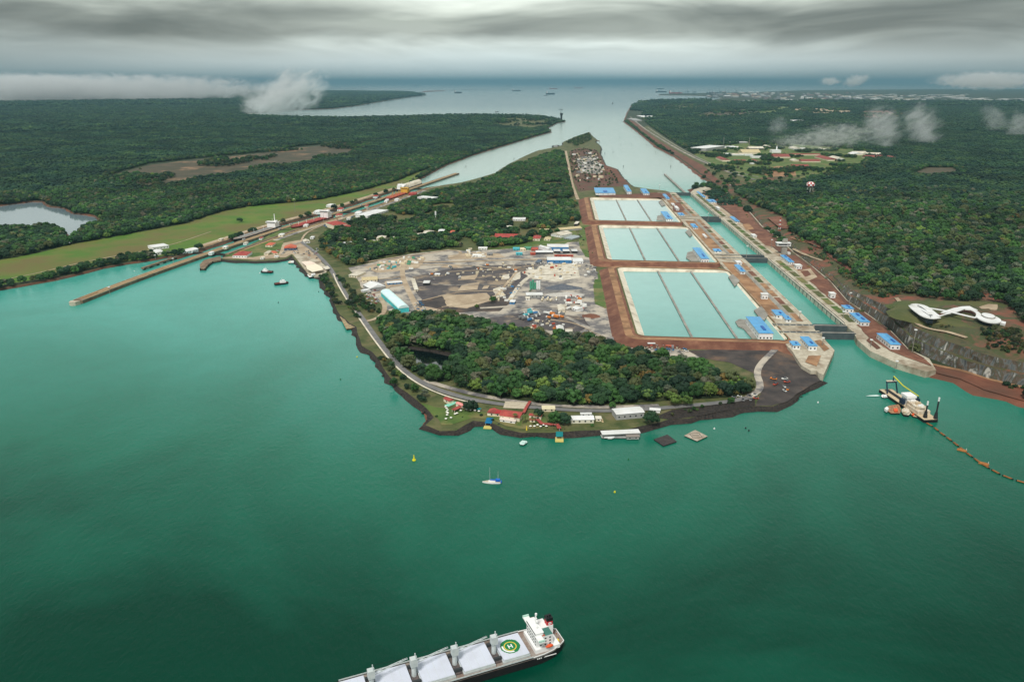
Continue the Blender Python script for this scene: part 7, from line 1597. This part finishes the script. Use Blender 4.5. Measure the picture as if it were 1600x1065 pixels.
SC = GL([(690,636),(760,646),(860,655),(940,660),(1000,655),(1060,640),(1140,626),(1170,628),(1080,646),(1020,658),(960,670),(870,670),(790,668),(740,652),(700,660),(680,650)])
X, Y = scatter(SC, 8); X, Y = near_excl(X, Y, DISCS); k = rs.rand(len(X)) < .28; addA(X[k], Y[k], [3,3,1,4,.3,2], .12, .4)
SC = GL([(936,372),(928,404),(912,402),(903,385),(903,350),(925,350)]); X, Y = scatter(SC, 16); k = rs.rand(len(X)) < .3; addA(X[k], Y[k], [3,2,1,4,0,1], .15, .45)
# scattered trees on the camps and shore verges
for px in ([(1085,290),(1110,262),(1130,262),(1340,268),(1250,300),(1130,300)],):
    X, Y = scatter(GL(px), 60, []); X, Y = near_excl(X, Y, DISCS); addA(X, Y, [6,2,.3,1,.1,.4], .8, 1.3)
X, Y = scatter(CAMPS, 16); X, Y = near_excl(X, Y, DISCS); k = np.array([mn.noise(Vector((a*.009, b*.006, 2))) for a, b in zip(X, Y)]) > .16; addA(X[k], Y[k], [6,2,.3,1,.1,.4], .6, 1.2)
for q_ in FAR_FIELDS+[FIELD_W, CLEAR_M]:
    D_ = np.hypot(*np.array(q_).mean(0)); X, Y = scatter(q_, 24 if D_ < 5000 else 40); k = np.array([mn.fractal(Vector((a*.003, b*.002, 4)), .8, 2, 3) for a, b in zip(X, Y)]) > .12; addA(X[k], Y[k], [6,2,.3,2,.1,.4], .7, 1.5 if D_ < 5000 else 2.6)
bel = [(500,432),(506,446),(516,462),(524,480),(532,476),(520,452),(508,430)], [(540,476),(560,500),(572,505),(560,485),(552,470),(545,462)], [(592,560),(612,585),(640,612),(660,630),(664,620),(640,600),(612,572),(600,556)], [(524,428),(560,462),(600,490),(570,490),(545,462)]
for px, q in zip(bel, (.8,.7,.55,.6)):
    X, Y = scatter(GL(px), 8); k = rs.rand(len(X)) < q; addA(X[k], Y[k], [5,3,1,2,.3,.6], .35, .7)
X, Y = scatter(GL([(60,432),(110,421),(160,408),(200,400),(240,394),(240,401),(200,407),(160,413),(110,425),(60,436)]), 9); k = (rs.rand(len(X)) < .55); addA(X[k], Y[k], [6,3,.3,1,0,.4], .4, .95)
emit('scattered_trees', 'small trees and bushes dotted along the banks and around the camp', None)
def rock_mesh(seed):
    random.seed(seed); mb = MB()
    for i in range(7): mb.ball((random.uniform(-2,2), random.uniform(-2,2), random.uniform(-.2,.3)), random.uniform(.5,1.3), 1, 1.2, .9, .7, .25)
    return mb.mesh('rocks', M['darkbank'])
for j in range(3): src('c%02d' % j, rock_mesh(70+j))
P_ = [Vector(p) for p in GL(I_shore[12:], 2)]; pts_ = []
for a, b in zip(P_[:-1], P_[1:]):
    d = b-a; nn = Vector((d.y, -d.x)).normalized()
    for q in range(int(d.length/1.6)): c = a+d*random.random()+nn*random.uniform(-9, 7); pts_.append((c.x, c.y, random.uniform(-.1, 2.2)))
pts_ = [p for p in pts_ if toL(p[0], p[1])[0] < 345]
gn_instances('shore_rocks', pts_, rs.randint(0,3,len(pts_)), rs.uniform(0,6.28,len(pts_)), rs.uniform(.35,1.1,len(pts_)), 'c', 'dark boulders lying along the waterline of the peninsula', 'rocks', None)
# ================================================================ HAZE
hz = bpy.data.materials.new('haze_air'); hz.use_nodes = True; n = hz.node_tree.nodes; n.remove(n['Principled BSDF'])
pv = n.new('ShaderNodeVolumePrincipled'); pv.inputs['Color'].default_value = (.26, .47, .58, 1); pv.inputs['Density'].default_value = HAZE; pv.inputs['Anisotropy'].default_value = .2
hz.node_tree.links.new(pv.outputs[0], n['Material Output'].inputs['Volume'])
o = MB().box(-152000, 152000, -3500, 242000, -6, 720).build('haze', hz); o['kind'] = 'stuff'
o.display_type = 'WIRE'

# ================================================================ DRIFTING CLOUDS
def cloud(px, py, z0, D, wpx_, hpx_, depth, dens, label, tilt=0, nscale=2.2, thr=.5, seed=0, seg=1):
    """low cloud at distance D whose middle is seen at px, py"""
    v = py-532.5; u = px-800; t = D/(FPX*CP-v*SP); x = u*t; y = (FPX*CP-v*SP)*t; z = CAMH-(FPX*SP+v*CP)*t
    s_ = D/1266.; W = wpx_*s_/2; Hh = hpx_*s_/2
    m = bpy.data.materials.new('cloud_vapour'); m.use_nodes = True; n = m.node_tree.nodes; l = m.node_tree.links; n.remove(n['Principled BSDF'])
    tc_ = n.new('ShaderNodeTexCoord'); ln = n.new('ShaderNodeVectorMath'); ln.operation = 'LENGTH'; l.new(tc_.outputs['Object'], ln.inputs[0])
    fo = n.new('ShaderNodeMapRange'); l.new(ln.outputs['Value'], fo.inputs[0]); fo.inputs[1].default_value = 1.0; fo.inputs[2].default_value = .25; fo.interpolation_type = 'SMOOTHSTEP'
    mp = n.new('ShaderNodeMapping'); mp.inputs['Location'].default_value = (seed*3.7, seed, 0); mp.inputs['Scale'].default_value = (W/Hh*.6, 1, 1); l.new(tc_.outputs['Object'], mp.inputs[0])
    q = n.new('ShaderNodeTexNoise'); q.inputs['Scale'].default_value = nscale; q.inputs['Detail'].default_value = 6; q.inputs['Roughness'].default_value = .66; q.inputs['Distortion'].default_value = .9; l.new(mp.outputs[0], q.inputs[0])
    ad = n.new('ShaderNodeMath'); ad.operation = 'MULTIPLY_ADD'; l.new(fo.outputs[0], ad.inputs[0]); ad.inputs[1].default_value = .20; l.new(q.outputs['Fac'], ad.inputs[2])
    mr_ = n.new('ShaderNodeMapRange'); l.new(ad.outputs[0], mr_.inputs[0]); mr_.inputs[1].default_value = thr+.12; mr_.inputs[2].default_value = thr+.30; mr_.inputs[3].default_value = 0; mr_.inputs[4].default_value = dens
    fo2 = n.new('ShaderNodeMapRange'); l.new(ln.outputs['Value'], fo2.inputs[0]); fo2.inputs[1].default_value = 1.0; fo2.inputs[2].default_value = .7; m2_ = n.new('ShaderNodeMath'); m2_.operation = 'MULTIPLY'; l.new(mr_.outputs[0], m2_.inputs[0]); l.new(fo2.outputs[0], m2_.inputs[1])
    pv = n.new('ShaderNodeVolumePrincipled'); pv.inputs['Color'].default_value = (.97,.98,.98,1); pv.inputs['Anisotropy'].default_value = .1; l.new(m2_.outputs[0], pv.inputs['Density'])
    l.new(pv.outputs[0], n['Material Output'].inputs['Volume'])
    o = MB().ball((0,0,0), 1, 2).build('cloud', m); o.location = (x, y, z); o.scale = (W, depth/2, Hh); o.rotation_euler = (0, R(-tilt), -math.atan2(u, FPX)); tag(o, label, 'cloud')
cloud(448, 150, 0, 9500, 165, 84, 600, 0.0105, 'pale plume of low cloud rising over the far woods beside the bay', 22, 2.7, 0.430, 1)
cloud(398, 166, 0, 9600, 60, 44, 300, 0.0075, 'foot of the pale plume rising over the far woods', -10, 2.7, 0.430, 2)
cloud(170, 140, 0, 15500, 620, 54, 1800, 0.0037, 'long white bank of cloud lying on the far woods at the left', 0, 2.4, 0.370, 3)
cloud(10, 142, 0, 14500, 380, 62, 1800, 0.0037, 'thick end of the white cloud bank at the left edge', 0, 2.4, 0.350, 9)
cloud(1300, 213, 0, 4300, 210, 60, 240, 0.0109, 'ragged wisp of mist drifting over the camp roofs', 8, 4.2, 0.495, 4)
cloud(1240, 222, 0, 4300, 110, 34, 160, 0.0089, 'thin low tail of mist left of the ragged wisp', 0, 4.2, 0.495, 5)
cloud(1378, 200, 0, 4600, 80, 112, 260, 0.0109, 'tall column of mist over the east woods, left of two', 24, 4.0, 0.485, 6)
cloud(1440, 196, 0, 4900, 76, 122, 260, 0.0099, 'tall column of mist over the east woods, right of two', 32, 4.0, 0.485, 7)
cloud(1554, 186, 0, 6000, 50, 84, 260, 0.0059, 'faint leaning wisp near the right edge, left of two', 38, 4.0, 0.495, 8)
cloud(1592, 200, 0, 5600, 60, 90, 260, 0.0065, 'faint wisp at the right edge of the woods', 5, 4.0, 0.485, 10)
cloud(1216, 196, 0, 5200, 50, 44, 200, 0.0059, 'small faint wisp over the woods near the far fields', 25, 3.8, 0.495, 11)
cloud(1545, 126, 0, 16000, 190, 32, 1400, 0.0037, 'pale cloud hanging at the top right over the far ridge', 0, 2.5, 0.380, 12)
cloud(1337, 126, 0, 15000, 50, 22, 600, 0.0045, 'small white puff over the far town, right of two', 12, 2.5, 0.410, 13)
cloud(1297, 127, 0, 15000, 40, 16, 600, 0.0045, 'small white puff over the far town, left of two', 0, 2.5, 0.410, 14)
